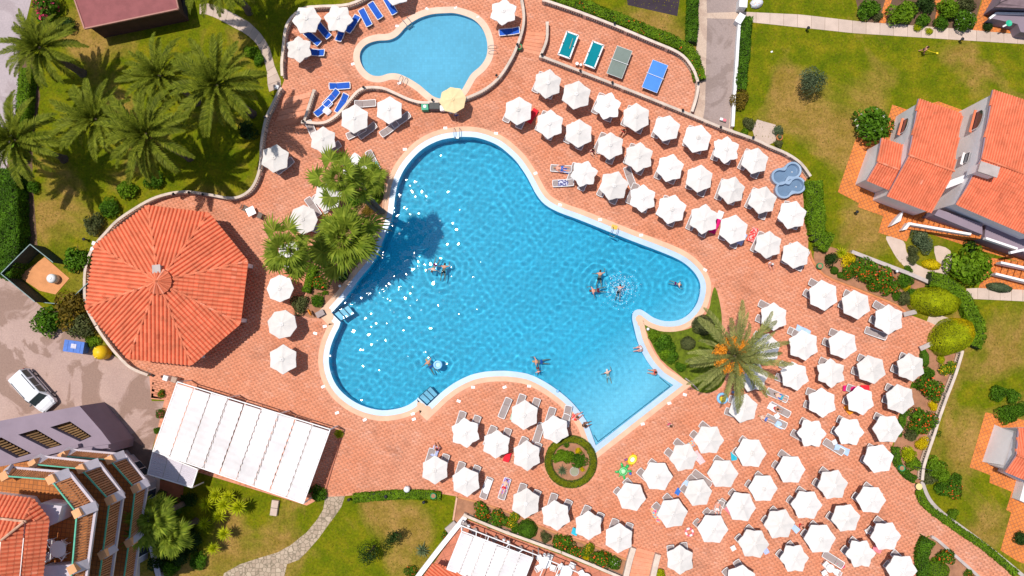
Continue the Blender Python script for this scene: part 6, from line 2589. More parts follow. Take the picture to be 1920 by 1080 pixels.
# ---------------------------------------------------------------- shrubs
for a in [
    (85, 16, 30, 'pinkfl', 'pink flowering shrub at the top left beside the hut'),
    (462, 248, 20, 'dark', 'dark shrub under the largest date palm'), (470, 97, 15, 'bright', 'bright shrub on the lawn beside the garden walk'),
    (487, 112, 14, 'green', 'small shrub right beside the curve of the garden walk'), (120, 45, 20, 'dark', 'dark shrub against the left wall of the maroon hut'),
    (288, 336, 20, 'green', 'round shrub nearest the top of the wavy balustrade'), (238, 358, 22, 'bright', 'yellow tipped shrub left of the top of the balustrade'),
    (205, 388, 21, 'green', 'shrub on the palm lawn above the pavilion'), (172, 420, 22, 'olive', 'olive green shrub on the palm lawn near the balustrade'),
    (143, 482, 31, 'green', 'large shrub between pavilion and fenced yard'), (86, 602, 30, 'green', 'bright green bush at the edge of the forecourt'),
    (128, 582, 34, 'rust', 'large yellowish bush left of the pavilion roof'), (150, 616, 26, 'olive', 'olive bush between the yellowish bush and the bins'),
    (174, 640, 13, 'bright', 'small bush behind the yellow bottle bin'), (60, 350, 14, 'green', 'shrub below the left edge palm'), (32, 345, 16, 'pinkfl', 'low shrub with pink flowers above the left hedge'),
    (303, 738, 8, 'orangefl', 'flowering plant by the gate posts at the awning corner'), (300, 775, 9, 'pinkfl', 'pink flowering plant halfway down the left side of the awning'), (293, 806, 8, 'green', 'green plant near the lower left of the awning'),
    (637, 813, 10, 'lime', 'bright shrub in the corner right of the big awning'), (598, 926, 16, 'green', 'shrub at the lower right corner of the big awning'), (585, 918, 9, 'pinkfl', 'reddish plant under the awning corner'),
    (336, 1036, 22, 'dark', 'dark shrub in the shade below the fan palms'), (345, 990, 18, 'dark', 'dark bush in the apartment shade above the yuccas'),
    (772, 1074, 12, 'orangefl', 'flowering shrub by the left wall of the bar terrace'), (835, 1004, 8, 'orangefl', 'small plant beside the bar terrace side wall'),
    (900, 962, 17, 'orangefl', 'orange flowering shrub at the left end of the planter bed'), (934, 975, 18, 'orangefl', 'second orange flowering shrub of the planter bed'),
    (962, 976, 13, 'goldfl', 'golden shrub next to the clipped ball of the planter bed'), (966, 992, 10, 'green', 'green shrub left below the clipped ball of the planter bed'),
    (1022, 1008, 11, 'olive', 'sparse plant right of the clipped ball in the planter bed'), (1056, 1020, 18, 'orangefl', 'orange flowering shrub in the middle of the planter bed'),
    (1078, 1032, 15, 'orangefl', 'orange flowering shrub left of the golden one in the planter bed'), (1103, 1030, 12, 'goldfl', 'golden flowering shrub at the right of the planter bed'), (1098, 1048, 8, 'yellow', 'yellow shrub under the golden one in the planter bed'),
    (1128, 1052, 18, 'orangefl', 'last orange flowering shrub before the bottom stairs'), (1152, 1056, 12, 'whitefl', 'white flowering shrub at the bottom stairs'), (1240, 1078, 12, 'reedy', 'reed like plant right of the bottom stairs'),
    (1046, 856, 13, 'bright', 'shrub at the upper left inside the ring hedge'), (1065, 858, 15, 'bright', 'olive shrub in the middle of the ring hedge'), (1086, 864, 16, 'green', 'shrub at the right inside the ring hedge'),
    (1085, 846, 7, 'yellow', 'yellow shrub inside the ring hedge'), (1092, 880, 5, 'yellow', 'tiny yellow plant by the small pond'), (1062, 834, 6, 'green', 'small plant at the top of the ring hedge'),
    (1246, 645, 20, 'green', 'low shrub in the crescent bed near the pool edge'), (1262, 668, 16, 'green', 'dark low shrub at the lower part of the crescent bed'), (1228, 628, 12, 'bright', 'low plant at the tip of the crescent bed'),
    (598, 527, 16, 'orangefl', 'orange flowering shrub in the pool palm bed'), (563, 571, 19, 'olive', 'round shrub at the lower end of the pool palm bed'), (596, 563, 14, 'green', 'shrub beside the orange lifebuoy stand'),
    (610, 549, 6, 'bright', 'tiny plant on the bare soil of the pool bed'), (640, 512, 17, 'dark', 'dark shrub under the largest fan palm'), (664, 374, 18, 'green', 'broad shrub between the tall palm trunks'), (700, 372, 16, 'bright', 'bright broad shrub along the pool coping'),
    (688, 395, 12, 'rust', 'dry brownish shrub by the palm trunks'),
    (1556, 486, 14, 'dark', 'dark purple leaved plant in the shrub bed'), (1590, 487, 15, 'yellow', 'yellow shrub at the end of the grey garden wall'), (1612, 502, 21, 'orangefl', 'first flowering shrub right of the yellow one'),
    (1631, 510, 21, 'orangefl', 'second flowering shrub along the grey garden wall'), (1651, 520, 21, 'orangefl', 'third flowering shrub along the grey garden wall'), (1668, 536, 18, 'orangefl', 'fourth flowering shrub near the middle of the shrub bed'),
    (1641, 534, 13, 'orangefl', 'flowering shrub closest to the terracotta kerb'), (1697, 527, 16, 'green', 'green shrub with yellow rim near the topiary'), (1700, 539, 9, 'yellow', 'yellow fringe plant left of the upper topiary dome'),
    (1698, 561, 15, 'olive', 'olive shrub between kerb and upper topiary dome'), (1682, 555, 10, 'green', 'small shrub at the right end of the kerb'), (1540, 462, 10, 'green', 'round shrub at the top of the shrub bed'), (1532, 466, 8, 'olive', 'small shrub above the green urn'),
    (1745, 720, 22, 'orangefl', 'orange flowering shrub in the upper wall bed'), (1752, 738, 16, 'orangefl', 'smaller flowering shrub below it in the wall bed'), (1780, 690, 15, 'goldfl', 'golden shrub by the balustrade of the wall bed'), (1765, 673, 9, 'lime', 'lime coloured plant under the second dome'),
    (1750, 761, 10, 'yellow', 'yellow shrub halfway down the wall bed'), (1732, 786, 25, 'orangefl', 'largest red flowering shrub of the wall bed'), (1706, 815, 14, 'olive', 'olive plant left of the yellow shrub in the wall bed'), (1730, 832, 14, 'yellow', 'yellow shrub at the lower wall bed'),
    (1702, 850, 17, 'lime', 'lime green plant at the bottom of the wall bed'), (1758, 814, 7, 'orangefl', 'orange plant outside the balustrade'), (1717, 722, 8, 'green', 'low leafy plant left of the upper wall bed'),
    (1754, 876, 20, 'bright', 'bright shrub on the lawn below the wall bed'), (1744, 893, 16, 'olive', 'olive shrub by the path kerb below the wall bed'), (1786, 918, 18, 'orangefl', 'flowering bush on the right lawn island'), (1768, 915, 15, 'green', 'green bush on the right lawn island'),
    (1793, 899, 13, 'green', 'small bush at the upper right of the lawn island'), (1770, 893, 15, 'bright', 'reedy bush in the middle of the lawn island'), (1788, 963, 11, 'bright', 'low bush by the path kerb on the right'),
    (1775, 1048, 16, 'orangefl', 'orange flowering shrub in the corner bed'), (1752, 1048, 6, 'bright', 'tiny plant in the corner bed'), (1818, 1076, 9, 'orangefl', 'small flowering plant beside the bed edge'),
    (1873, 738, 17, 'green', 'left upper bush of the clipped group by the corner house'), (1903, 744, 16, 'green', 'right upper bush of the clipped group by the corner house'), (1889, 776, 20, 'green', 'lower bush of the clipped group by the corner house'), (1914, 768, 15, 'green', 'right edge bush of the clipped group by the corner house'), (1915, 1012, 15, 'dark', 'dark shrub at the right edge near the bottom'),
    (1635, 240, 35, 'whitefl', 'large white flowering bush at the corner of the row house'), (1714, 470, 12, 'olive', 'small shrub under the house stairs'), (1704, 508, 11, 'green', 'small shrub beside the grey garden wall'),
    (1722, 446, 17, 'sage', 'left half of the sage bush by the house stairs'), (1738, 459, 17, 'sage', 'right half of the sage bush by the house stairs'), (1712, 485, 11, 'olive', 'sparse plants on the paved island'),
    (1816, 500, 38, 'bright', 'big round bright bush by the lower patio'), (1822, 462, 14, 'dark', 'dark bush in the shade behind the big round bush'),
    (1629, 12, 25, 'green', 'big bush at the left of the top garden'), (1645, 31, 12, 'olive', 'small bush at the corner of the top garden path'), (1691, 24, 27, 'bright', 'bright bush in the middle of the top garden'),
    (1730, 36, 17, 'green', 'dark green bush by the lawn path in the top garden'), (1733, 6, 20, 'dark', 'dark bush at the top edge of the garden'), (1766, 42, 16, 'green', 'rounded bush right of the narrow garden strip'), (1780, 14, 24, 'bright', 'loose bush at the top edge right of the strip'),
    (1807, 36, 21, 'whitefl', 'white flowering bush beside the top patio'), (1812, 4, 19, 'olive', 'olive bush at the top edge by the patio'), (1854, 50, 11, 'dark', 'small dark shrub on the top patio'), (1722, 52, 9, 'lime', 'creeper spilling over the lawn path'), (1742, 58, 8, 'lime', 'second creeper patch on the lawn path'),
    (1388, 187, 19, 'rust', 'reddish bush at the lower end of the white boundary wall'), (1406, 231, 14, 'olive', 'grey green bush by the concrete pad'), (1461, 246, 12, 'sage', 'leafy plant at the right of the concrete pad'), (1396, 248, 9, 'bright', 'small bush above the straight balustrade'), (1459, 268, 10, 'olive', 'low plant below the concrete pad'),
]:
    bush(*a)
sheet('concrete_pad', W2([(1420, 224), (1455, 234), (1462, 262), (1440, 272), (1415, 258), (1410, 240)]), -.020, CONC)
bush(296, 1052, 24, 'dark', 'dark shrub by the stairs at the foot of the apartments')
bush(318, 1068, 20, 'green', 'shrub at the bottom edge in the apartment shade')
bush(300, 930, 12, 'dark', 'dark plant under the small shade-tinted awning')
for x, y, r, kd, lab in [(322, 952, 20, 'green', 'green bush at the left of the sunny yucca clump'), (356, 1012, 22, 'dark', 'dark bush left of the lowest yuccas'), (372, 1052, 18, 'green', 'green bush at the bottom left of the crazy paved path'), (352, 938, 16, 'dark', 'dark bush below the corner of the small shade-tinted awning'),
                         (1708, 548, 13, 'green', 'green filler shrub between topiary and flowering shrubs'), (1590, 512, 12, 'orangefl', 'low flowering shrub left in the shrub bed'), (1741, 700, 13, 'green', 'green shrub above the upper flowering wall bed shrub'), (1716, 800, 14, 'orangefl', 'flowering shrub left of the largest wall bed shrub'), (1715, 870, 14, 'bright', 'bright low shrub by the iron gate'),
                         (1250, 660, 14, 'bright', 'bright low plant between the dark crescent bed shrubs'), (1275, 690, 12, 'green', 'low shrub at the foot of the crescent bed')]:
    bush(x, y, r, kd, lab)
tree(1524, 150, 30, 3.4, 'lone grey green olive tree on the big lawn', 'sage', 2600, .085, 3, 18, .25)
tree(692, 1038, 27, 3.2, 'sparse dark tree on the lower lawn, left crown', 'dark', 900, .085, 8, 14, .3)
tree(736, 1010, 21, 3.0, 'smaller dark tree on the lower lawn, right crown', 'dark', 700, .085, 12, 10, .3)
# yuccas and agaves
for a in [(387, 945), (404, 930), (418, 948), (410, 967), (447, 951), (385, 981), (428, 932), (432, 965)]:
    pass
YL = [(387, 945, 'left most yucca of the sunny clump'), (405, 929, 'top yucca of the sunny clump'), (420, 947, 'yucca in the centre of the sunny clump'), (411, 968, 'lower yucca of the sunny clump'), (447, 951, 'right most yucca of the sunny clump'),
      (383, 982, 'separate yucca below left of the clump'), (429, 931, 'upper right yucca of the sunny clump'), (400, 1028, 'yucca nearest the crazy paved path'), (421, 1001, 'yucca between the clump and the path')]
for i, (x, y, lab) in enumerate(YL):
    yucca(x, y, lab, random.uniform(.8, 1.8), random.uniform(1.0, 1.3), i % 2, 'yuccas on the lower left lawn')
yucca(792, 1032, 'single agave rosette on the lower lawn', .25, 1.0, 2)
yucca(1054, 882, 'agave rosette beside the small pond', .2, .75, 2)
yucca(1577, 474, 'spiky plant beside the yellow shrub of the shrub bed', .5, .9, 0)
yucca(478, 20, 'spiky plant under the palm at the top edge', .4, .8, 0)

# grass tufts on the lawns: what nobody could count
n = 60000
X, Y = RNG.uniform(-50, 52, n), RNG.uniform(-32, 34, n)
k = ~inside(DECK, X, Y)
for poly in (W2([(-200, 540), (0, 480), (60, 560), (170, 560), (330, 720), (330, 860), (262, 1000), (262, 1200), (-200, 1200)]), W2([(1300, -150), (1405, -150), (1384, 250), (1300, 215)]), W2(CRAZY), W2([(1570, 365), (1610, 255), (1860, 160), (1990, 200), (1990, 570), (1820, 550), (1640, 440)]),
             W2([(1385, 15), (1960, 60), (1960, 92), (1385, 50)]), W2([(130, -60), (340, -60), (345, 30), (160, 70)]), W2([(-100, -100), (62, -100), (60, 100), (5, 340), (-100, 380)]), W2([(850, 925), (1200, 1050), (1200, 1200), (780, 1200)]),
             W2([(1816, 770), (1990, 770), (1990, 1080), (1870, 1035), (1890, 960), (1850, 910), (1812, 880)]), W2([(1655, 440), (1790, 440), (1790, 535), (1740, 540)]), W2([(370, 0), (420, 5), (500, 60), (530, 170), (500, 170), (470, 80), (370, 30)])):
    k &= ~inside(poly, X, Y)
X, Y = X[k], Y[k]
n = len(X)
P = np.stack([X, Y, np.full(n, -.02)], 1)
co = leafquads(P, np.tile([0, 0, 1.0], (n, 1)), .07, .5, .45)
gm = leaf_mat('grass_tuft', (.11, .13, .004), (.26, .20, .02), .15)
o = link('grass', fastmesh('grass', co, np.arange(4 * n).reshape(n, 4), [gm], RNG.random(n)))
tag(o, 'short lawn grass tufts', 'grass', None, 'stuff')
# ---------------------------------------------------------------- games tables
FELT = M('green_felt', (.0, .20, .24), .95, .08, 3, 0)
WOODB = M('dark_wood', (.10, .06, .04), .5, .2, 3, 0)


def table_frame(quad, z):
    A, B, C_, D = [W(x, y, z) for x, y in quad]
    c = (A + B + C_ + D) / 4
    rz = math.atan2((D - A).y, (D - A).x)
    return c, rz, (D - A).length, (B - A).length


def pool_table(quad, label):
    c, rz, L, wd = table_frame(quad, .82)
    t = thing('billiard_table', label, 'billiard table', (c.x, c.y, 0), rz, 'games tables')
    mb = MB()
    mb.box((0, 0, .62), (L - .12, wd - .12, .30), 0, 0)
    mb.build('cabinet', PLASTIC, t, False, False)
    mb = MB()
    mb.box((0, 0, .785), (L - .2, wd - .2, .03))
    mb.build('cloth', FELT, t, False, False)
    for (x, y, sx, sy) in ((0, wd / 2 - .06, L, .13), (0, -wd / 2 + .06, L, .13), (L / 2 - .06, 0, .13, wd - .26), (-L / 2 + .06, 0, .13, wd - .26)):
        mb = MB()
        mb.box((x, y, .81), (sx, sy, .08))
        mb.build('rail', WHITEP, t, False, False)
    for x in (-L / 2 + .11, 0, L / 2 - .11):
        for y in (-wd / 2 + .10, wd / 2 - .10):
            mb = MB()
            mb.lathe([(.065, .84), (.065, .862), (.03, .863)], 10, (x, y, 0))
            mb.build('pocket', DARKMET, t, False, False)
    for x in (-L / 2 + .3, L / 2 - .3):
        for y in (-wd / 2 + .2, wd / 2 - .2):
            mb = MB()
            mb.box((x, y, .25), (.16, .16, .5))
            mb.build('leg', PLASTIC, t, False, False)
    return t


def tennis_table(quad, mat, label):
    c, rz, L, wd = table_frame(quad, .76)
    t = thing('table_tennis_table', label, 'table tennis', (c.x, c.y, 0), rz, 'games tables')
    for s in (-1, 1):
        mb = MB()
        mb.box((s * L / 4, 0, .745), (L / 2 - .006, wd, .03))
        top = mb.build('half_top', mat, t, False, False)
        mb = MB()
        for (x, y, sx, sy) in ((s * L / 4, wd / 2 - .012, L / 2 - .01, .024), (s * L / 4, -wd / 2 + .012, L / 2 - .01, .024), (s * (L / 2 - .015), 0, .024, wd - .05)):
            mb.box((x, y, .7625), (sx, sy, .004))
        mb.build('edge_line', WHITEP, top, False, False)
        for y in (-wd / 2 + .25, wd / 2 - .25):
            mb = MB()
            mb.box((s * (L / 2 - .35), y, .365), (.06, .06, .73))
            mb.build('leg', DARKMET, t, False, False)
    mb = MB()
    mb.box((0, 0, .835), (.02, wd + .2, .15))
    mb.box((0, 0, .905), (.035, wd + .2, .02))
    mb.build('net', WHITEP, t, False, False)
    return t


pool_table([(1063, 57), (1086, 66), (1067, 112), (1046, 102)], 'left billiard table with teal cloth and white rails')
pool_table([(1111, 76), (1133, 85), (1115, 129), (1093, 121)], 'right billiard table with teal cloth near the balustrade')
tennis_table([(1157, 85), (1186, 95), (1166, 149), (1137, 137)], M('tt_grey', (.17, .21, .18), .6, .08, 2, 0), 'grey green table tennis table between billiards and the blue table')
tennis_table([(1224, 111), (1253, 122), (1232, 176), (1203, 163)], M('tt_blue', (.05, .22, .70), .5, .06, 2, 0), 'bright blue table tennis table on the right of the games terrace')
mb = MB()
a, b = W(1074, 72, .85), W(1068, 91, .85)
mb.tube([a, b], [.018, .03], 6)
tag(mb.build('cue', M('cue_wood', (.55, .35, .18), .5, .1, 4, 0)), 'wooden cue lying on the left billiard table', 'cue')


def chair(px, py, dx, dy, label, group, mat=PLASTIC, z0=0.0, name='garden_chair'):
    p = W(px, py, z0 + .45)
    t = thing(name, label, 'chair', (p.x, p.y, z0), ang(dx, dy), group)
    mb = MB()
    mb.box((0, 0, .43), (.46, .46, .05))
    mb.build('seat', mat, t, False, False)
    mb = MB()
    for k in range(5):
        mb.bar((-.22, -.19 + .095 * k, .45), (-.32, -.19 + .095 * k, .86), .05, .02)
    mb.bar((-.32, -.24, .86), (-.32, .24, .86), .05, .05)
    mb.build('backrest', mat, t, False, False)
    for s in (-1, 1):
        mb = MB()
        mb.bar((-.26, s * .25, .64), (.18, s * .25, .64), .06, .03)
        mb.build('armrest', mat, t, False, False)
    for x in (-.19, .19):
        for y in (-.19, .19):
            mb = MB()
            mb.bar((x, y, .42), (x * 1.15, y * 1.15, 0), .045, .045, up=(0, 1, 0))
            mb.build('leg', mat, t, False, False)
    return t


def table(px, py, r, label, square=False, z0=0.0, mat=PLASTIC, h=.72, rz=0.0, group=None):
    p = W(px, py, z0 + h)
    t = thing('garden_table', label, 'table', (p.x, p.y, z0), rz, group)
    mb = MB()
    if square:
        mb.box((0, 0, h - .02), (2 * r, 2 * r, .04))
    else:
        mb.lathe([(r, h - .05), (r * 1.01, h - .02), (r * .97, h), (.02, h)], 22)
    mb.build('table_top', mat, t, False, False)
    for k in range(4):
        a = PI / 4 + k * PI / 2
        mb = MB()
        mb.bar((r * .65 * math.cos(a), r * .65 * math.sin(a), h - .05), (r * .75 * math.cos(a), r * .75 * math.sin(a), 0), .05, .05, up=(0, 1, 0))
        mb.build('leg', mat, t, False, False)
    return t


table(470, 396, .40, 'square white table standing alone right of the pavilion', True, rz=.45)
chair(460, 391, .9, .4, 'dark chair on the left of the lone square table', 'dark chairs at the lone table', WOODB)
chair(487, 404, -.9, -.4, 'dark chair on the right of the lone square table', 'dark chairs at the lone table', WOODB)
table(1082, 119, .16, 'tiny white side table between billiard tables and balustrade', False, h=.55)
table(1089, 121, .12, 'second tiny white stool between billiard tables and balustrade', False, h=.5)
# apartment terrace furniture
ZT0 = 15.2 - 1.2
table(108, 1030, .62, 'round white table on the top apartment terrace', False, ZT0)
for x, y, dx, dy, lab in ((98, 1018, .6, .8, 'white chair above the round table on the top apartment terrace'), (119, 1020, -.7, .7, 'white chair right of the round table on the top apartment terrace'), (95, 1042, .7, -.7, 'white chair left below the round table on the apartment terrace'), (118, 1040, -.8, -.6, 'white chair right below the round table on the apartment terrace')):
    chair(x, y, dx, dy, lab, 'white chairs on the apartment terrace', PLASTIC, ZT0)
# bar terrace furniture
for x, y, lab in ((1022, 1055, 'white round table by the bare pergola'), (1062, 1072, 'white round table near the bottom edge under the planter'), (1098, 1086, 'white round table cut by the bottom edge')):
    table(x, y, .55, lab, False)
for x, y, dx, dy, lab in ((1012, 1046, .6, .8, 'white chair left above the pergola table'), (1030, 1044, -.4, .9, 'white chair right above the pergola table'), (1010, 1064, .8, -.5, 'white chair left below the pergola table'), (1036, 1064, -.9, -.3, 'white chair right below the pergola table'),
                          (1052, 1062, .6, .8, 'white chair left above the second bar table'), (1072, 1060, -.5, .9, 'white chair right above the second bar table'), (1050, 1080, .8, -.5, 'white chair left below the second bar table'), (1090, 1074, .5, .8, 'white chair above the third bar table')):
    chair(x, y, dx, dy, lab, 'white chairs on the bar terrace')
for i, (x, y, lab) in enumerate(((872, 984, 'dark chair at the left end under the pergola beam'), (890, 996, 'dark chair second under the pergola beam'), (928, 1012, 'dark chair third under the pergola beam'), (975, 1030, 'dark chair at the right end under the pergola beam'))):
    chair(x, y, .4, .9, lab, 'dark chairs under the pergola', GREYFAB)
for x, y, lab in ((879, 986, 'white globe lamp at the terrace corner'), (945, 1012, 'left white globe lamp on the bar balustrade'), (953, 1016, 'right white globe lamp on the bar balustrade'), (1021, 1040, 'left white globe lamp near the pergola'), (1029, 1043, 'right white globe lamp near the pergola')):
    p = W(x, y, 1.2)
    t = thing('globe_lamp', lab, 'lamp', (p.x, p.y, 0))
    mb = MB()
    mb.tube([(0, 0, -.02), (0, 0, 1.05)], .03, 6)
    mb.build('post', DARKMET, t, False, False)
    mb = MB()
    mb.ball((0, 0, 1.2), .16, 14, 8)
    mb.build('globe', PLASTIC, t, True, False)
# white chairs and table in the right field
table(1557, 1066, .38, 'white round table among the parasols at the bottom right')
for x, y, dx, dy, lab in ((1548, 1058, .7, .7, 'white chair left of the bottom right table'), (1568, 1072, -.8, -.4, 'white chair right of the bottom right table'), (1546, 1074, .8, -.5, 'white chair below the bottom right table')):
    chair(x, y, dx, dy, lab, 'white chairs by the bottom right table')
for x, y, lab in ((1457, 780, 'white side table between the sunny loungers'), (1565, 829, 'white side table left of the hanging pale blue towel'), (1375, 1028, 'white side table left of the fourth diagonal'), (1627, 996, 'white side table left of the last parasol of the second diagonal')):
    table(x, y, .22, lab, True, h=.42, rz=.5)

# ---------------------------------------------------------------- van
CARW = M('van_white', (.80, .81, .83), .25, .03, 1, 0, spec=.5)
CARG = M('car_glass', (.03, .045, .045), .08, .2, 2, 0, spec=.6)
TYRE = M('tyre', (.02, .02, .02), .85, .2, 4, 0)
RIM = M('wheel_rim', (.45, .45, .47), .35, .1, 4, 0, metal=.6)
TRIM = M('grey_trim', (.10, .10, .11), .6, .1, 4, 0)
c = W(63, 733, .9)
van = thing('parked_van', 'white small van parked on the forecourt beside the gallery block', 'van', (c.x, c.y, -.02), ang(62, 66))
ST = [(-2.12, .80, .45, .83, .95, .70, 1.66), (-2.05, .84, .32, .86, .95, .74, 1.78), (-1.2, .86, .30, .88, .98, .74, 1.84), (-.2, .86, .30, .88, .98, .74, 1.84), (.45, .86, .30, .88, .98, .73, 1.78), (.72, .86, .30, .88, .99, .70, 1.70),
      (1.28, .86, .30, .87, .99, .78, 1.10), (1.75, .84, .30, .85, .85, .70, 1.00), (2.05, .74, .32, .76, .66, .58, .84), (2.15, .62, .38, .64, .60, .50, .72)]
mb = MB()
vs, fs = [], []
for (x, wb, zb, wm, zm, wt, zt) in ST:
    vs += [(x, -wb, zb), (x, -wm, zm), (x, -wt, zt - .07), (x, -wt * .86, zt), (x, wt * .86, zt), (x, wt, zt - .07), (x, wm, zm), (x, wb, zb)]
for i in range(len(ST) - 1):
    for j in range(8):
        a, b = i * 8 + j, i * 8 + (j + 1) % 8
        fs.append((a, b, b + 8, a + 8))
fs += [tuple(range(7, -1, -1)), tuple((len(ST) - 1) * 8 + j for j in range(8))]
mb.add(vs, fs, 0, .5)
body = mb.build('body', CARW, van, False, False)


def pane(name, pts, par, off=.012):
    p = [Vector(q) for q in pts]
    n = (p[1] - p[0]).cross(p[2] - p[0]).normalized()
    if n.z < 0:
        n = -n
    mb = MB()
    mb.slab([q + n * off for q in p], .014)
    return mb.build(name, CARG, par, False, False)


pane('windscreen', [(.74, -.64, 1.67), (1.25, -.74, 1.13), (1.25, .74, 1.13), (.74, .64, 1.67)], van)
for s in (-1, 1):
    for (x0, x1, x2, x3) in ((-.95, -.85, -.05, -.05), (.02, .02, .62, .95), (-1.95, -1.9, -1.1, -1.05)):
        mb = MB()
        q = [(x0, s * .875, 1.03), (x1, s * .765, 1.68), (x2, s * .765, 1.68), (x3, s * .875, 1.03)]
        o = .012 * s
        mb.add([(x, y + o, z) for x, y, z in q] + [(x, y - o, z) for x, y, z in q], [(0, 1, 2, 3), (7, 6, 5, 4), (0, 4, 5, 1), (1, 5, 6, 2), (2, 6, 7, 3), (3, 7, 4, 0)])
        mb.build('side_window', CARG, van, False, False)
    mb = MB()
    mb.bar((-1.9, s * .893, .62), (1.5, s * .893, .62), .03, .12)
    mb.build('side_moulding', TRIM, van, False, False)
    mb = MB()
    mb.bar((-1.6, s * .62, 1.87), (.3, s * .62, 1.87), .05, .05)
    mb.build('roof_bar', TRIM, van, False, False)
    mb = MB()
    mb.box((.92, s * .98, 1.12), (.10, .20, .15))
    mb.build('mirror', TRIM, van, False, False)
    mb = MB()
    mb.box((1.93, s * .66, .76), (.26, .22, .12), -s * .35)
    mb.build('headlight', RIM, van, False, False)
    mb = MB()
    mb.box((-2.12, s * .78, 1.0), (.06, .10, .5))
    mb.build('tail_light', M('tail_red', (.35, .01, .01), .3, .1, 3, 0) if 'tail_red' not in bpy.data.materials else bpy.data.materials['tail_red'], van, False, False)
    for x in (-1.30, 1.36):
        mb = MB()
        mb.tube([(x, s * .70, .31), (x, s * .90, .31)], .31, 18)
        wh = mb.build('wheel', TYRE, van, False, False)
        mb = MB()
        mb.tube([(x, s * .895, .31), (x, s * .912, .31)], .19, 12)
        mb.build('rim', RIM, wh, False, False)
mb = MB()
mb.box((2.08, 0, .46), (.20, 1.36, .22))
mb.build('bumper', TRIM, van, False, False)
mb = MB()
mb.bar((1.28, -.3, 1.13), (1.18, .25, 1.22), .02, .02)
mb.bar((1.28, .3, 1.13), (1.18, .70, 1.20), .02, .02)
mb.build('wiper', DARKMET, van, False, False)

# bins
YEL = M('bin_yellow', (.80, .50, .01), .45, .06, 2, 0)
q = W(189, 661, .9)
t = thing('bottle_bin', 'yellow rounded bottle bin tilted outwards next to the balustrade', 'bin', (q.x, q.y, -.02), ang(-30, 2))
mb = MB()
mb.lathe([(.60, 0), (.66, .1), (.68, .9), (.62, 1.25), (.40, 1.52), (.15, 1.62), (.02, 1.63)], 20)
mb.build('drum', YEL, t, True, False)
for s in (-1, 1):
    mb = MB()
    mb.box((.12, s * .38, 1.45), (.34, .10, .18), s * .5)
    mb.build('handle', YEL, t, False, False)
mb = MB()
mb.tube([(.40, 0, 1.30), (.62, 0, 1.34)], .13, 12)
mb.build('mouth', DARKMET, t, False, False)
BLB = M('bin_blue', (.06, .16, .50), .5, .15, 3, 0)
q = W(139, 650, 1.1)
t = thing('waste_container', 'blue wheeled waste container with a worn paler lid under the bushes', 'bin', (q.x, q.y, -.02), ang(36, 5))
mb = MB()
mb.box((0, 0, .6), (1.75, .95, 1.0), 0, 0, 1.06, 1.08)
mb.build('tub', BLB, t, False, False)
mb = MB()
mb.prism([(-.95, -.55), (.95, -.55), (.95, .55), (-.95, .55)], 1.1, 1.2)
for x in (-.6, 0, .6):
    mb.box((x, 0, 1.21), (.08, .9, .04))
lid = mb.build('lid', [BLB], t, False, False)
mb = MB()
mb.box((.0, .05, 1.235), (.5, .42, .02))
mb.build('sticker', M('faded_label', (.55, .52, .60), .6, .2, 5, 0), lid, False, False)
for x in (-.7, .7):
    for y in (-.38, .38):
        mb = MB()
        mb.tube([(x, y - .04, .09), (x, y + .04, .09)], .09, 10)
        mb.build('wheel', TYRE, t, False, False)

# kiosk boxes beside the yellow parasol
GRB = M('box_green', (.04, .36, .20), .5, .1, 3, 0)
q = W(797, 201, .5)
t = thing('cool_box', 'green box with white lid beside the yellow parasol', 'box', (q.x, q.y, 0), .05)
mb = MB()
mb.box((0, 0, .35), (.62, .62, .7))
mb.build('body', GRB, t, False, False)
mb = MB()
mb.box((0, 0, .73), (.66, .66, .06))
mb.build('lid', GRB, t, False, False)
mb = MB()
mb.lathe([(.16, .76), (.16, .80), (.02, .82)], 12)
mb.build('knob', WHITEP, t, False, False)
q = W(815, 200, .6)
t = thing('drinks_cabinet', 'black drinks cabinet between the green box and the yellow parasol', 'cabinet', (q.x, q.y, 0), -.02)
mb = MB()
mb.box((0, 0, .45), (.95, .62, .9))
mb.build('body', TRIM, t, False, False)
for x in (-.24, .24):
    mb = MB()
    mb.box((x, 0, .92), (.44, .58, .04))
    mb.build('door', DARKMET, t, False, False)
q = W(830, 203, .6)
t = thing('service_cart', 'small white cart under the left edge of the yellow parasol', 'cart', (q.x, q.y, 0), .1)
mb = MB()
mb.box((0, 0, .5), (.5, .5, .5))
mb.build('body', PLASTIC, t, False, False)
for x in (-.2, .2):
    for y in (-.2, .2):
        mb = MB()
        mb.tube([(x, y - .02, .12), (x, y + .02, .12)], .12, 10)
        mb.build('wheel', TYRE, t, False, False)
person('sit', 855, 213, .1, 1, .1, 'attendant sitting in the shade below the yellow parasol', 0, 3, 'blue', 1)
table(846, 208, .2, 'little table in the shade of the yellow parasol', True, h=.5)

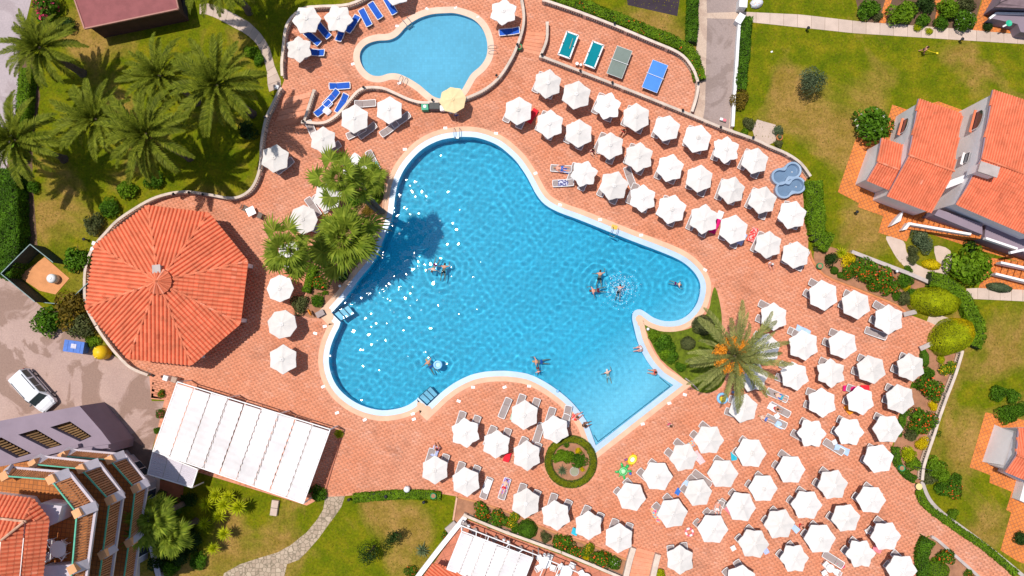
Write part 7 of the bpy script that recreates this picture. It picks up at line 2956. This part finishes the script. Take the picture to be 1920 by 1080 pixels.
# ---------------------------------------------------------------- figure-eight water tubs
TUB = M('tub_blue', (.27, .37, .50), .35, .06, 1.5, 0, spec=.5)
TUBIN = M('tub_inside', (.13, .21, .32), .3, .1, 1.5, 0, spec=.5)
for (x0, y0, x1, y1, lab) in ((1487, 319, 1463, 331, 'upper pale blue figure eight tub at the end of the terrace'), (1495, 347, 1470, 356, 'lower pale blue figure eight tub at the end of the terrace')):
    a, b = W(x0, y0, .6), W(x1, y1, .6)
    cc = (a + b) / 2
    d = (b - a)
    t = thing('water_tub', lab, 'tub', (cc.x, cc.y, 0), math.atan2(d.y, d.x), 'pale blue water tubs')
    h = d.length / 2
    out, inn = [], []
    for k in range(40):
        th = 2 * PI * k / 40
        for lst, R_, wst in ((out, .82, .66), (inn, .62, .30)):
            sx = h * math.copysign(1, math.cos(th))
            # two lobes joined by a waist
            ph = th
            r = R_
            px_, py_ = (h + .0) * math.cos(th) * 1.0, 0
            u = math.cos(th) * (h + R_)
            v_ = math.sqrt(max(0, R_ ** 2 - (abs(u) - h) ** 2)) if abs(u) > h * .35 else None
            w0 = math.sqrt(max(0, R_ ** 2 - (h * .65) ** 2))
            if v_ is None:
                f = abs(u) / (h * .35)
                v_ = wst * w0 / max(w0, .01) * (1 - f * f) + w0 * f * f if w0 > 0 else wst
            lst.append((u, math.copysign(v_, math.sin(th)) if abs(math.sin(th)) > 1e-6 else 0.0))
    n = 40
    mb = MB()
    vs = [(x, y, 0) for x, y in out] + [(x, y, .58) for x, y in out] + [(x * .97, y * .97, .62) for x, y in out] + [(x, y, .60) for x, y in inn] + [(x * .94, y * .9, .16) for x, y in inn]
    fs = []
    for k in range(n):
        j = (k + 1) % n
        for l_ in range(4):
            fs.append((l_ * n + k, l_ * n + j, (l_ + 1) * n + j, (l_ + 1) * n + k))
    mb.add(vs, fs)
    mb.build('shell', TUB, t, False, False)
    mb = MB()
    mb.add([(x * .95, y * .92, .20) for x, y in inn], [tuple(range(n))])
    mb.build('floor', TUBIN, t, False, False)
    mb = MB()
    mb.tube([(-h * .9, .1, .22), (-h * .9, .1, .34)], .05, 8)
    mb.build('drain', WHITEP, t, False, False)

# ---------------------------------------------------------------- inflatables


def torus(mb, c, R_, r, n=24, m=8, mi=None, sx=1.0, sy=1.0):
    for i in range(n):
        t0, t1 = 2 * PI * i / n, 2 * PI * (i + 1) / n
        vs = []
        for tt in (t0, t1):
            for j in range(m):
                p = 2 * PI * j / m
                rr = R_ + r * math.cos(p)
                vs.append((c[0] + rr * math.cos(tt) * sx, c[1] + rr * math.sin(tt) * sy, c[2] + r * math.sin(p)))
        mb.add(vs, [(j, (j + 1) % m, m + (j + 1) % m, m + j) for j in range(m)], (mi(i) if mi else 0), .5)


FG = M('float_green', (.02, .42, .09), .35, .1, 4, 0, spec=.5)
FY = M('float_yellow', (.82, .62, .02), .35, .1, 4, 0, spec=.5)
FB = M('float_blue', (.22, .52, .85), .3, .06, 4, 0, spec=.5)
FP = M('float_pink', (.80, .16, .20), .35, .1, 4, 0, spec=.5)
FO = M('float_orange', (.80, .25, .02), .35, .1, 4, 0, spec=.5)
q = W(1169, 884, .2)
t = thing('turtle_float', 'green inflatable turtle lying on the deck', 'inflatable', (q.x, q.y, 0), .9)
mb = MB()
mb.ball((0, 0, .14), .42, 16, 8, 0, 1.12, 1, .38)
sh = mb.build('shell', FG, t, True, False)
mb = MB()
mb.ball((0, 0, .27), .20, 12, 6, 0, 1.2, 1, .28)
torus(mb, (0, 0, .22), .34, .035, 20, 6)
mb.build('shell_print', M('float_pale', (.45, .70, .40), .4, .2, 6, 0), sh, True, False)
for (x, y, r, s) in ((.58, 0, .16, 1.2),):
    mb = MB()
    mb.ball((x, y, .14), r, 10, 6, 0, s, 1, .8)
    mb.build('head', FG, t, True, False)
for (x, y, rz) in ((.36, .44, .9), (.36, -.44, -.9), (-.38, .40, 2.3), (-.38, -.40, -2.3)):
    mb = MB()
    mb.ball((x, y, .09), .15, 10, 6, 0, 1.7, .8, .5, rz)
    mb.build('flipper', FG, t, True, False)
mb = MB()
mb.ball((-.55, 0, .08), .08, 8, 5, 0, 1.6, .7, .6)
mb.build('tail', FG, t, True, False)
q = W(1186, 862, .2)
t = thing('yellow_float', 'yellow inflatable ring seat with orange trim on the deck', 'inflatable', (q.x, q.y, 0), .9)
mb = MB()
torus(mb, (0, 0, .13), .34, .13, 20, 8, None, 1.15, .85)
mb.build('ring', FY, t, True, False)
mb = MB()
mb.lathe([(.24, .04), (.24, .06)], 14)
mb.build('seat', WHITEP, t, False, False)
for (x, y) in ((-.45, .30), (-.5, -.28), (.45, .3)):
    mb = MB()
    mb.ball((x, y, .12), .10, 8, 5)
    mb.build('handle', FO, t, True, False)
q = W(1174, 862, .1)
t = thing('toy_bag', 'small purple bag beside the yellow ring seat', 'bag', (q.x, q.y, 0), .4)
mb = MB()
mb.box((0, 0, .12), (.3, .2, .22), 0, 0, .8, .7)
mb.build('bag_body', M('purple_cloth', (.30, .10, .26), .9, .2, 5, 0), t, False, False)
mb = MB()
mb.tube([(-.09, 0, .22), (-.06, 0, .32), (.06, 0, .32), (.09, 0, .22)], .012, 5)
mb.build('strap', DARKMET, t, False, False)
q = W(1182, 888, .1)
mb = MB()
mb.ball((0, 0, .12), .13, 12, 8)
o = mb.build('beach_ball', M('ball_blue', (.05, .14, .55), .4, .1, 4, 0), None, True)
o.location = (q.x, q.y, 0)
tag(o, 'small blue ball next to the green inflatable turtle', 'ball')
q = W(1293, 998, .2)
t = thing('swim_ring', 'pink and white striped swimming ring on the deck', 'inflatable', (q.x, q.y, 0))
mb = MB()
torus(mb, (0, 0, .12), .32, .115, 24, 8, lambda i: (i // 3) % 2)
mb.build('ring', [WHITEP, FP], t, True, False)
q = W(1355, 747, .2)
t = thing('inflatable_ring', 'pale blue ring with a yellow cushion under the palm fronds', 'inflatable', (q.x, q.y, 0))
mb = MB()
torus(mb, (0, 0, .13), .42, .13, 24, 8)
mb.build('ring', FB, t, True, False)
mb = MB()
mb.box((.02, -.10, .17), (.5, .5, .14), .1, 0, .92, .92)
mb.build('cushion', FY, t, False, False)
q = W(821, 684, ZW)
t = thing('pool_float', 'pale blue round float on the water beside a swimmer', 'inflatable', (q.x, q.y, ZW - .02))
mb = MB()
torus(mb, (0, 0, .08), .33, .11, 24, 8)
mb.build('ring', FB, t, True, False)
mb = MB()
mb.lathe([(.30, .02), (.30, .05)], 16)
mb.build('floor', FB, t, False, False)
for (x, y, lab) in ((1374, 735, 'blue toy bucket under the palm'), (1389, 731, 'orange toy bucket under the palm'), (1045, 733, 'blue toy bucket on the pool edge')):
    q = W(x, y, .1)
    t = thing('toy_bucket', lab, 'bucket', (q.x, q.y, .02))
    mb = MB()
    mb.lathe([(.10, 0), (.13, .2), (.12, .2), (.09, .03)], 12)
    mb.build('pail', {'b': FB, 'o': FO}[lab[0]], t, False, False)
    mb = MB()
    mb.tube([(-.125, 0, .2), (-.09, 0, .27), (.09, 0, .27), (.125, 0, .2)], .01, 5)
    mb.build('handle', WHITEP, t, False, False)

# ---------------------------------------------------------------- ladders, lamps, lids and small things


def ladder(px, py, dx, dy, label):
    """dx, dy: pixel direction from the deck into the water"""
    p = W(px, py, .2)
    t = thing('pool_ladder', label, 'ladder', (p.x, p.y, 0), ang(dx, dy), 'stainless pool ladders')
    for s in (-1, 1):
        mb = MB()
        pts = [(-.75, s * .26, -.02), (-.72, s * .26, .45), (-.55, s * .26, .66), (-.25, s * .26, .70), (.0, s * .26, .55), (.08, s * .26, .1), (.08, s * .26, -.95)]
        mb.tube(pts, .028, 7)
        mb.build('handrail', METAL, t, False, False)
    for z in (-.12, -.4, -.68):
        mb = MB()
        mb.box((.08, 0, z), (.09, .5, .03))
        mb.build('rung', METAL, t, False, False)
    return t


ladder(857, 255, 0, 1, 'steel ladder at the top of the main pool')
ladder(1149, 440, -.35, .93, 'steel ladder on the right long side of the main pool')
ladder(767, 46, .6, .8, 'steel ladder at the upper left of the paddling pool')
ladder(917, 94, -1, .1, 'steel ladder at the right of the paddling pool')
ladder(758, 146, .4, -.9, 'steel ladder at the lower left of the paddling pool')
mat_ = M('mat_yellow', (.70, .45, .08), .8, .2, 5, 0)
p = W(1152, 426, .03)
mb = MB()
mb.box((p.x, p.y, .045), (.55, .4, .03), -.3)
tag(mb.build('bath_mat', mat_), 'small yellow mat at the head of the ladder', 'mat')

LANT = [(682, 164, 'on the hump of the S-shaped balustrade'), (811, 188, 'next to the black drinks cabinet'), (931, 142, 'on the curve right of the yellow parasol'), (970, 84, 'above the brick steps by the green pot'), (569, 228, 'at the lower left end of the S-shaped balustrade'),
        (1016, 103, 'at the corner of the games terrace'), (1088, 133, 'second along the straight balustrade'), (1148, 155, 'third along the straight balustrade'), (1280, 207, 'fourth along the straight balustrade'), (1351, 239, 'opposite the driveway end'), (1412, 258, 'near the concrete pad'),
        (1152, 44, 'above the table tennis tables'), (1309, 156, 'at the right bend of the games terrace'), (381, 365, 'above the pavilion on the wavy balustrade'), (326, 364, 'near the top of the pavilion balustrade'), (355, 361, 'between two lamps over the pavilion'), (497, 220, 'on the wavy balustrade near the steps'), (289, 704, 'at the gate below the pavilion')]
for x, y, lab in LANT:
    p = W(x, y, 1.05)
    t = thing('wall_lantern', 'black lantern ' + lab, 'lantern', (p.x, p.y, .84), 0, 'black lanterns on the balustrades')
    mb = MB()
    mb.tube([(0, 0, 0), (0, 0, .14)], .03, 6)
    mb.build('stem', DARKMET, t, False, False)
    mb = MB()
    mb.lathe([(.07, .12), (.11, .34), (.14, .36), (.03, .46)], 6)
    mb.build('lantern_head', DARKMET, t, False, False)
for x, y, lab in ((1514, 54, 'left black bollard lamp beside the lawn path'), (1802, 75, 'right black bollard lamp beside the lawn path'), (1605, 398, 'black bollard lamp on the lawn below the row house'), (795, 941, 'black bollard lamp on the lower lawn by the hedge'), (655, 936, 'black bollard lamp beside the crazy paved path'), (724, 930, 'black bollard lamp at the deck edge of the lower lawn'), (160, 449, 'black bollard lamp on the palm lawn above the pavilion')):
    p = W(x, y, .4)
    t = thing('bollard_lamp', lab, 'lamp', (p.x, p.y, -.03), 0, 'black bollard lamps on the lawns')
    mb = MB()
    mb.tube([(0, 0, 0), (0, 0, .62)], .07, 8)
    mb.build('post', DARKMET, t, False, False)
    mb = MB()
    mb.lathe([(.08, .6), (.15, .66), (.15, .74), (.04, .80)], 10)
    mb.build('cap', DARKMET, t, False, False)
LIDS = [(591, 625), (606, 725), (632, 774), (684, 787), (774, 776), (860, 752), (887, 726), (946, 726), (1004, 325), (1050, 384), (1125, 412), (1202, 441), (1322, 506), (1284, 740), (1255, 756), (1205, 795), (992, 724), (759, 280), (835, 240), (930, 250),
        (801, 17), (854, 15), (896, 32), (745, 49), (662, 120), (749, 156), (609, 612), (776, 786)]
mb = MB()
mb.box((0, 0, .01), (.36, .24, .03))
mb.box((0, 0, .028), (.26, .14, .008))
lid0 = mb.build('skimmer_lid', PLASTIC)
for i, (x, y) in enumerate(LIDS):
    o = lid0 if i == 0 else lid0.copy()
    if i:
        COL.objects.link(o)
    p = W(x, y)
    o.location = (p.x, p.y, .004)
    o.rotation_euler = (0, 0, random.uniform(-.6, .6))
    tag(o, 'small white skimmer lid set in the paving round a pool', 'lid', 'white skimmer lids round the pools')
GREENP = M('green_pot', (.03, .30, .12), .5, .1, 4, 0)
for x, y, lab in ((1536, 499, 'green urn at the kerb of the shrub bed'), (974, 89, 'green pot beside the brick steps'), (1689, 877, 'green urn at the lower end of the wall bed'), (813, 929, 'green urn at the end of the low hedge')):
    p = W(x, y, .4)
    t = thing('garden_urn', lab, 'urn', (p.x, p.y, 0), 0, 'green urns')
    mb = MB()
    mb.lathe([(.14, 0), (.26, .25), (.29, .5), (.24, .66), (.28, .70), (.22, .70), (.2, .62)], 16)
    mb.build('pot', GREENP, t, True, False)
    mb = MB()
    mb.lathe([(.21, .60), (.20, .64), (.02, .66)], 12)
    mb.build('fill', SOIL, t, False, False)
p = W(763, 917, .4)
t = thing('white_pot', 'white oval planter tub at the edge of the lower deck', 'pot', (p.x, p.y, 0))
mb = MB()
mb.lathe([(.20, 0), (.30, .3), (.28, .62), (.14, .72), (.02, .72)], 16)
mb.build('tub', PLASTIC, t, True, False)
mb = MB()
mb.tube([(0, .25, .6), (0, .5, .95)], .02, 5)
mb.build('spout', DARKMET, t, False, False)
p = W(1461, 258, .25)
t = thing('terracotta_pot', 'terracotta pot at the edge of the concrete pad', 'pot', (p.x, p.y, -.02))
mb = MB()
mb.lathe([(.18, 0), (.3, .4), (.33, .42), (.27, .40), (.02, .34)], 16)
mb.build('pot', M('terracotta_pot', (.45, .16, .05), .8, .15, 4, 0), t, True, False)
mb = MB()
mb.ball((0, 0, .5), .18, 8, 5)
mb.build('plant', LEAF['sage'], t, True, False)
p = W(1722, 912, .4)
t = thing('round_table', 'round cream topped pedestal by the path kerb', 'table', (p.x, p.y, 0))
mb = MB()
mb.lathe([(.28, .50), (.30, .54), (.02, .55)], 18)
mb.build('top', M('cream_top', (.75, .58, .25), .6, .08, 3, 0), t, False, False)
mb = MB()
mb.lathe([(.16, -.02), (.08, .1), (.08, .5)], 10)
mb.build('pedestal', STONE, t, False, False)
p = W(1718, 880, 1.0)
t = thing('iron_gate', 'dark iron gate with vertical bars at the lower end of the wall bed', 'gate', W(1715, 878))
a, b = W(1704, 872), W(1738, 879)
mb = MB()
mb.bar((a.x, a.y, .15), (b.x, b.y, .15), .05, .05)
mb.bar((a.x, a.y, 1.0), (b.x, b.y, 1.0), .05, .05)
mb.build('frame', DARKMET, t)
for k in range(12):
    q = a.lerp(b, (k + .5) / 12)
    mb = MB()
    mb.tube([(q.x, q.y, 0), (q.x, q.y, 1.05)], .015, 5)
    mb.build('bar', DARKMET, t)
# benches by the domes
for x, y, dx, dy, lab in ((1706, 587, 1, -.25, 'white stone bench beside the upper topiary dome'), (1736, 649, 1, -.45, 'white stone bench beside the lower topiary dome')):
    p = W(x, y, .4)
    t = thing('stone_bench', lab, 'bench', (p.x, p.y, 0), ang(dx, dy), 'stone benches at the gate')
    mb = MB()
    mb.box((0, 0, .42), (1.2, .42, .09))
    mb.build('seat', STONE, t, False, False)
    for s in (-.42, .42):
        mb = MB()
        mb.box((s, 0, .19), (.14, .36, .38))
        mb.build('leg', STONE, t, False, False)
t = thing('stair_railing', 'white slatted stair railing at the foot of the apartments', 'railing', W(290, 1040))
a, b = W(283, 1020, .9), W(300, 1090, .9)
mb = MB()
mb.bar(a, b, .5, .12)
mb.build('rail', CAPM, t)
for k in range(12):
    q = a.lerp(b, (k + .5) / 12)
    mb = MB()
    mb.box((q.x, q.y, .42), (.42, .07, .85), -1.3)
    mb.build('slat', CAPM, t)
# lifebuoy stand
p = W(580, 587, .6)
t = thing('lifebuoy_stand', 'orange lifebuoy on a stand beside the pool corner', 'lifebuoy', (p.x, p.y, 0), .5)
mb = MB()
mb.tube([(0, 0, 0), (0, 0, 1.1)], .03, 6)
mb.build('post', DARKMET, t, False, False)
mb = MB()
torus(mb, (0, 0, 0), .28, .07, 20, 8)
mb.v = [(z + .1, x, y + .75) for x, y, z in mb.v]
mb.build('ring', FO, t, True, False)
p = W(600, 588, .4)
t = thing('grey_crate', 'grey plastic crate on the deck by the lifebuoy stand', 'crate', (p.x, p.y, 0), .5)
mb = MB()
mb.box((0, 0, .2), (.75, .5, .4))
mb.build('body', M('crate_grey', (.13, .13, .20), .6, .1, 4, 0), t, False, False)
mb = MB()
mb.box((0, 0, .42), (.8, .55, .05))
mb.build('lid', GREYFAB, t, False, False)
# stone seat on the lower left lawn, gate posts, pillars at the driveway
p = W(515, 952, .2)
t = thing('stone_bench', 'two part pale stone slab on the grass below the big awning', 'bench', (p.x, p.y, -.03), ang(-2, 15))
for s in (-.36, .36):
    mb = MB()
    mb.box((s, 0, .2), (.68, .62, .4))
    mb.build('block', CONC, t, False, False)
for x, y, lab, r in ((310, 709, 'white gate post with a plant at the corner of the big awning', .42), (326, 712, 'dark gate post beside the white one at the awning corner', .45), (176, 456, 'white pier on the balustrade left of the pavilion', .3), (173, 467, 'second white pier on the balustrade left of the pavilion', .3), (519, 163, 'white pier at the end of the garden walk', .3)):
    p = W(x, y, 1.0)
    t = thing('gate_post', lab, 'post', (p.x, p.y, -.03), -.3)
    mb = MB()
    mb.box((0, 0, .5), (r, r, 1.0))
    mb.build('shaft', WHITEP if 'white' in lab.split('post')[0] or 'pier' in lab else PLINTH, t, False, False)
    mb = MB()
    mb.box((0, 0, 1.04), (r * 1.25, r * 1.25, .09), 0, 0, .85, .85)
    mb.build('cap', WHITEP if 'white' in lab.split('post')[0] or 'pier' in lab else PLINTH, t, False, False)
for x, y, dx, dy, lab, sz in ((1391, 8, -.1, 1, 'white block pillar at the top of the driveway', (.95, .7, 1.3)), (1386, 37, -.5, .8, 'white end pier of the driveway wall', (.9, .6, .8))):
    p = W(x, y, sz[2] * .6)
    t = thing('wall_pier', lab, 'pillar', (p.x, p.y, -.03), ang(dx, dy))
    mb = MB()
    mb.box((0, 0, sz[2] / 2), sz)
    mb.build('shaft', WHITEP, t, False, False)
    mb = MB()
    mb.box((0, 0, sz[2] + .04), (sz[0] * 1.08, sz[1] * 1.08, .08))
    mb.build('cap', WHITEP, t, False, False)
p = W(1420, 4, .4)
t = thing('covered_bundle', 'white and blue tarpaulin covered bundle on the lawn at the top', 'bundle', (p.x, p.y, -.03), .3)
mb = MB()
mb.ball((0, 0, .1), .62, 14, 8, 0, 1, .8, .9)
random.seed(3)
mb.v = [(x * random.uniform(.9, 1.1), y * random.uniform(.9, 1.1), max(0, z)) for x, y, z in mb.v]
mb.build('tarpaulin', floral('tarp', (.62, .68, .80), (.78, .80, .84), (.80, .55, .45)), t, False, False)
mb = MB()
torus(mb, (0, 0, .12), .6, .02, 20, 5, None, 1, .8)
mb.build('rope', TRIM, t, False, False)
# gardener's figure on the big lawn, holding a yellow strimmer shaft
person('walk', 1734, 93, 1, .2, -.03, 'person on the big lawn holding a yellow strimmer shaft', 2, 0, 'black', .9)
mb = MB()
a, b = W(1737, 94, .8), W(1757, 100, .05)
mb.tube([a, b], .03, 6)
mb.box((b.x, b.y, .06), (.18, .18, .08))
tag(mb.build('strimmer', FY), 'yellow strimmer held out over the lawn', 'strimmer')
for i, (x, y, lab) in enumerate(((1447, 97, 'white scrap of paper on the big lawn'),)):
    p = W(x, y)
    mb = MB()
    mb.box((p.x, p.y, .0), (.2, .14, .02), .4)
    tag(mb.build('paper_scrap', WHITEP), lab, 'paper')
for x, y, lab in ((1352, 224, 'left small white box at the lower end of the driveway'), (1358, 226, 'right small white box at the lower end of the driveway')):
    p = W(x, y, .2)
    t = thing('meter_box', lab, 'box', (p.x, p.y, -.02), -.3)
    mb = MB()
    mb.box((0, 0, .18), (.24, .2, .36))
    mb.build('case', WHITEP, t, False, False)
    mb = MB()
    mb.box((0, 0, .38), (.28, .24, .04))
    mb.build('lid', WHITEP if 'left' in lab else FP, t, False, False)
# white shade lamp and cable reel by the pool bed
for x, y, lab in ((699, 447, 'white globe light at the edge of the palm bed'), (637, 536, 'white globe light on the soil of the palm bed'), (1679, 509, 'white globe light on the grey garden wall'), (1215, 617, 'white globe light at the tip of the crescent bed')):
    p = W(x, y, .4)
    t = thing('garden_light', lab, 'lamp', (p.x, p.y, .01), 0, 'white globe lights in the beds')
    mb = MB()
    mb.tube([(0, 0, 0), (0, 0, .6 if 'wall' in lab else .3)], .03, 6)
    mb.build('stem', DARKMET, t, False, False)
    mb = MB()
    mb.ball((0, 0, .72 if 'wall' in lab else .40), .14, 12, 8)
    mb.build('globe', PLASTIC, t, True, False)

# the prototypes that were only copied leave the scene
for r in PAR6 + [PAR8, PARY, LGREY, LBLUE] + list(BODY.values()):
    for c_ in list(r.children):
        bpy.data.objects.remove(c_)
    bpy.data.objects.remove(r)
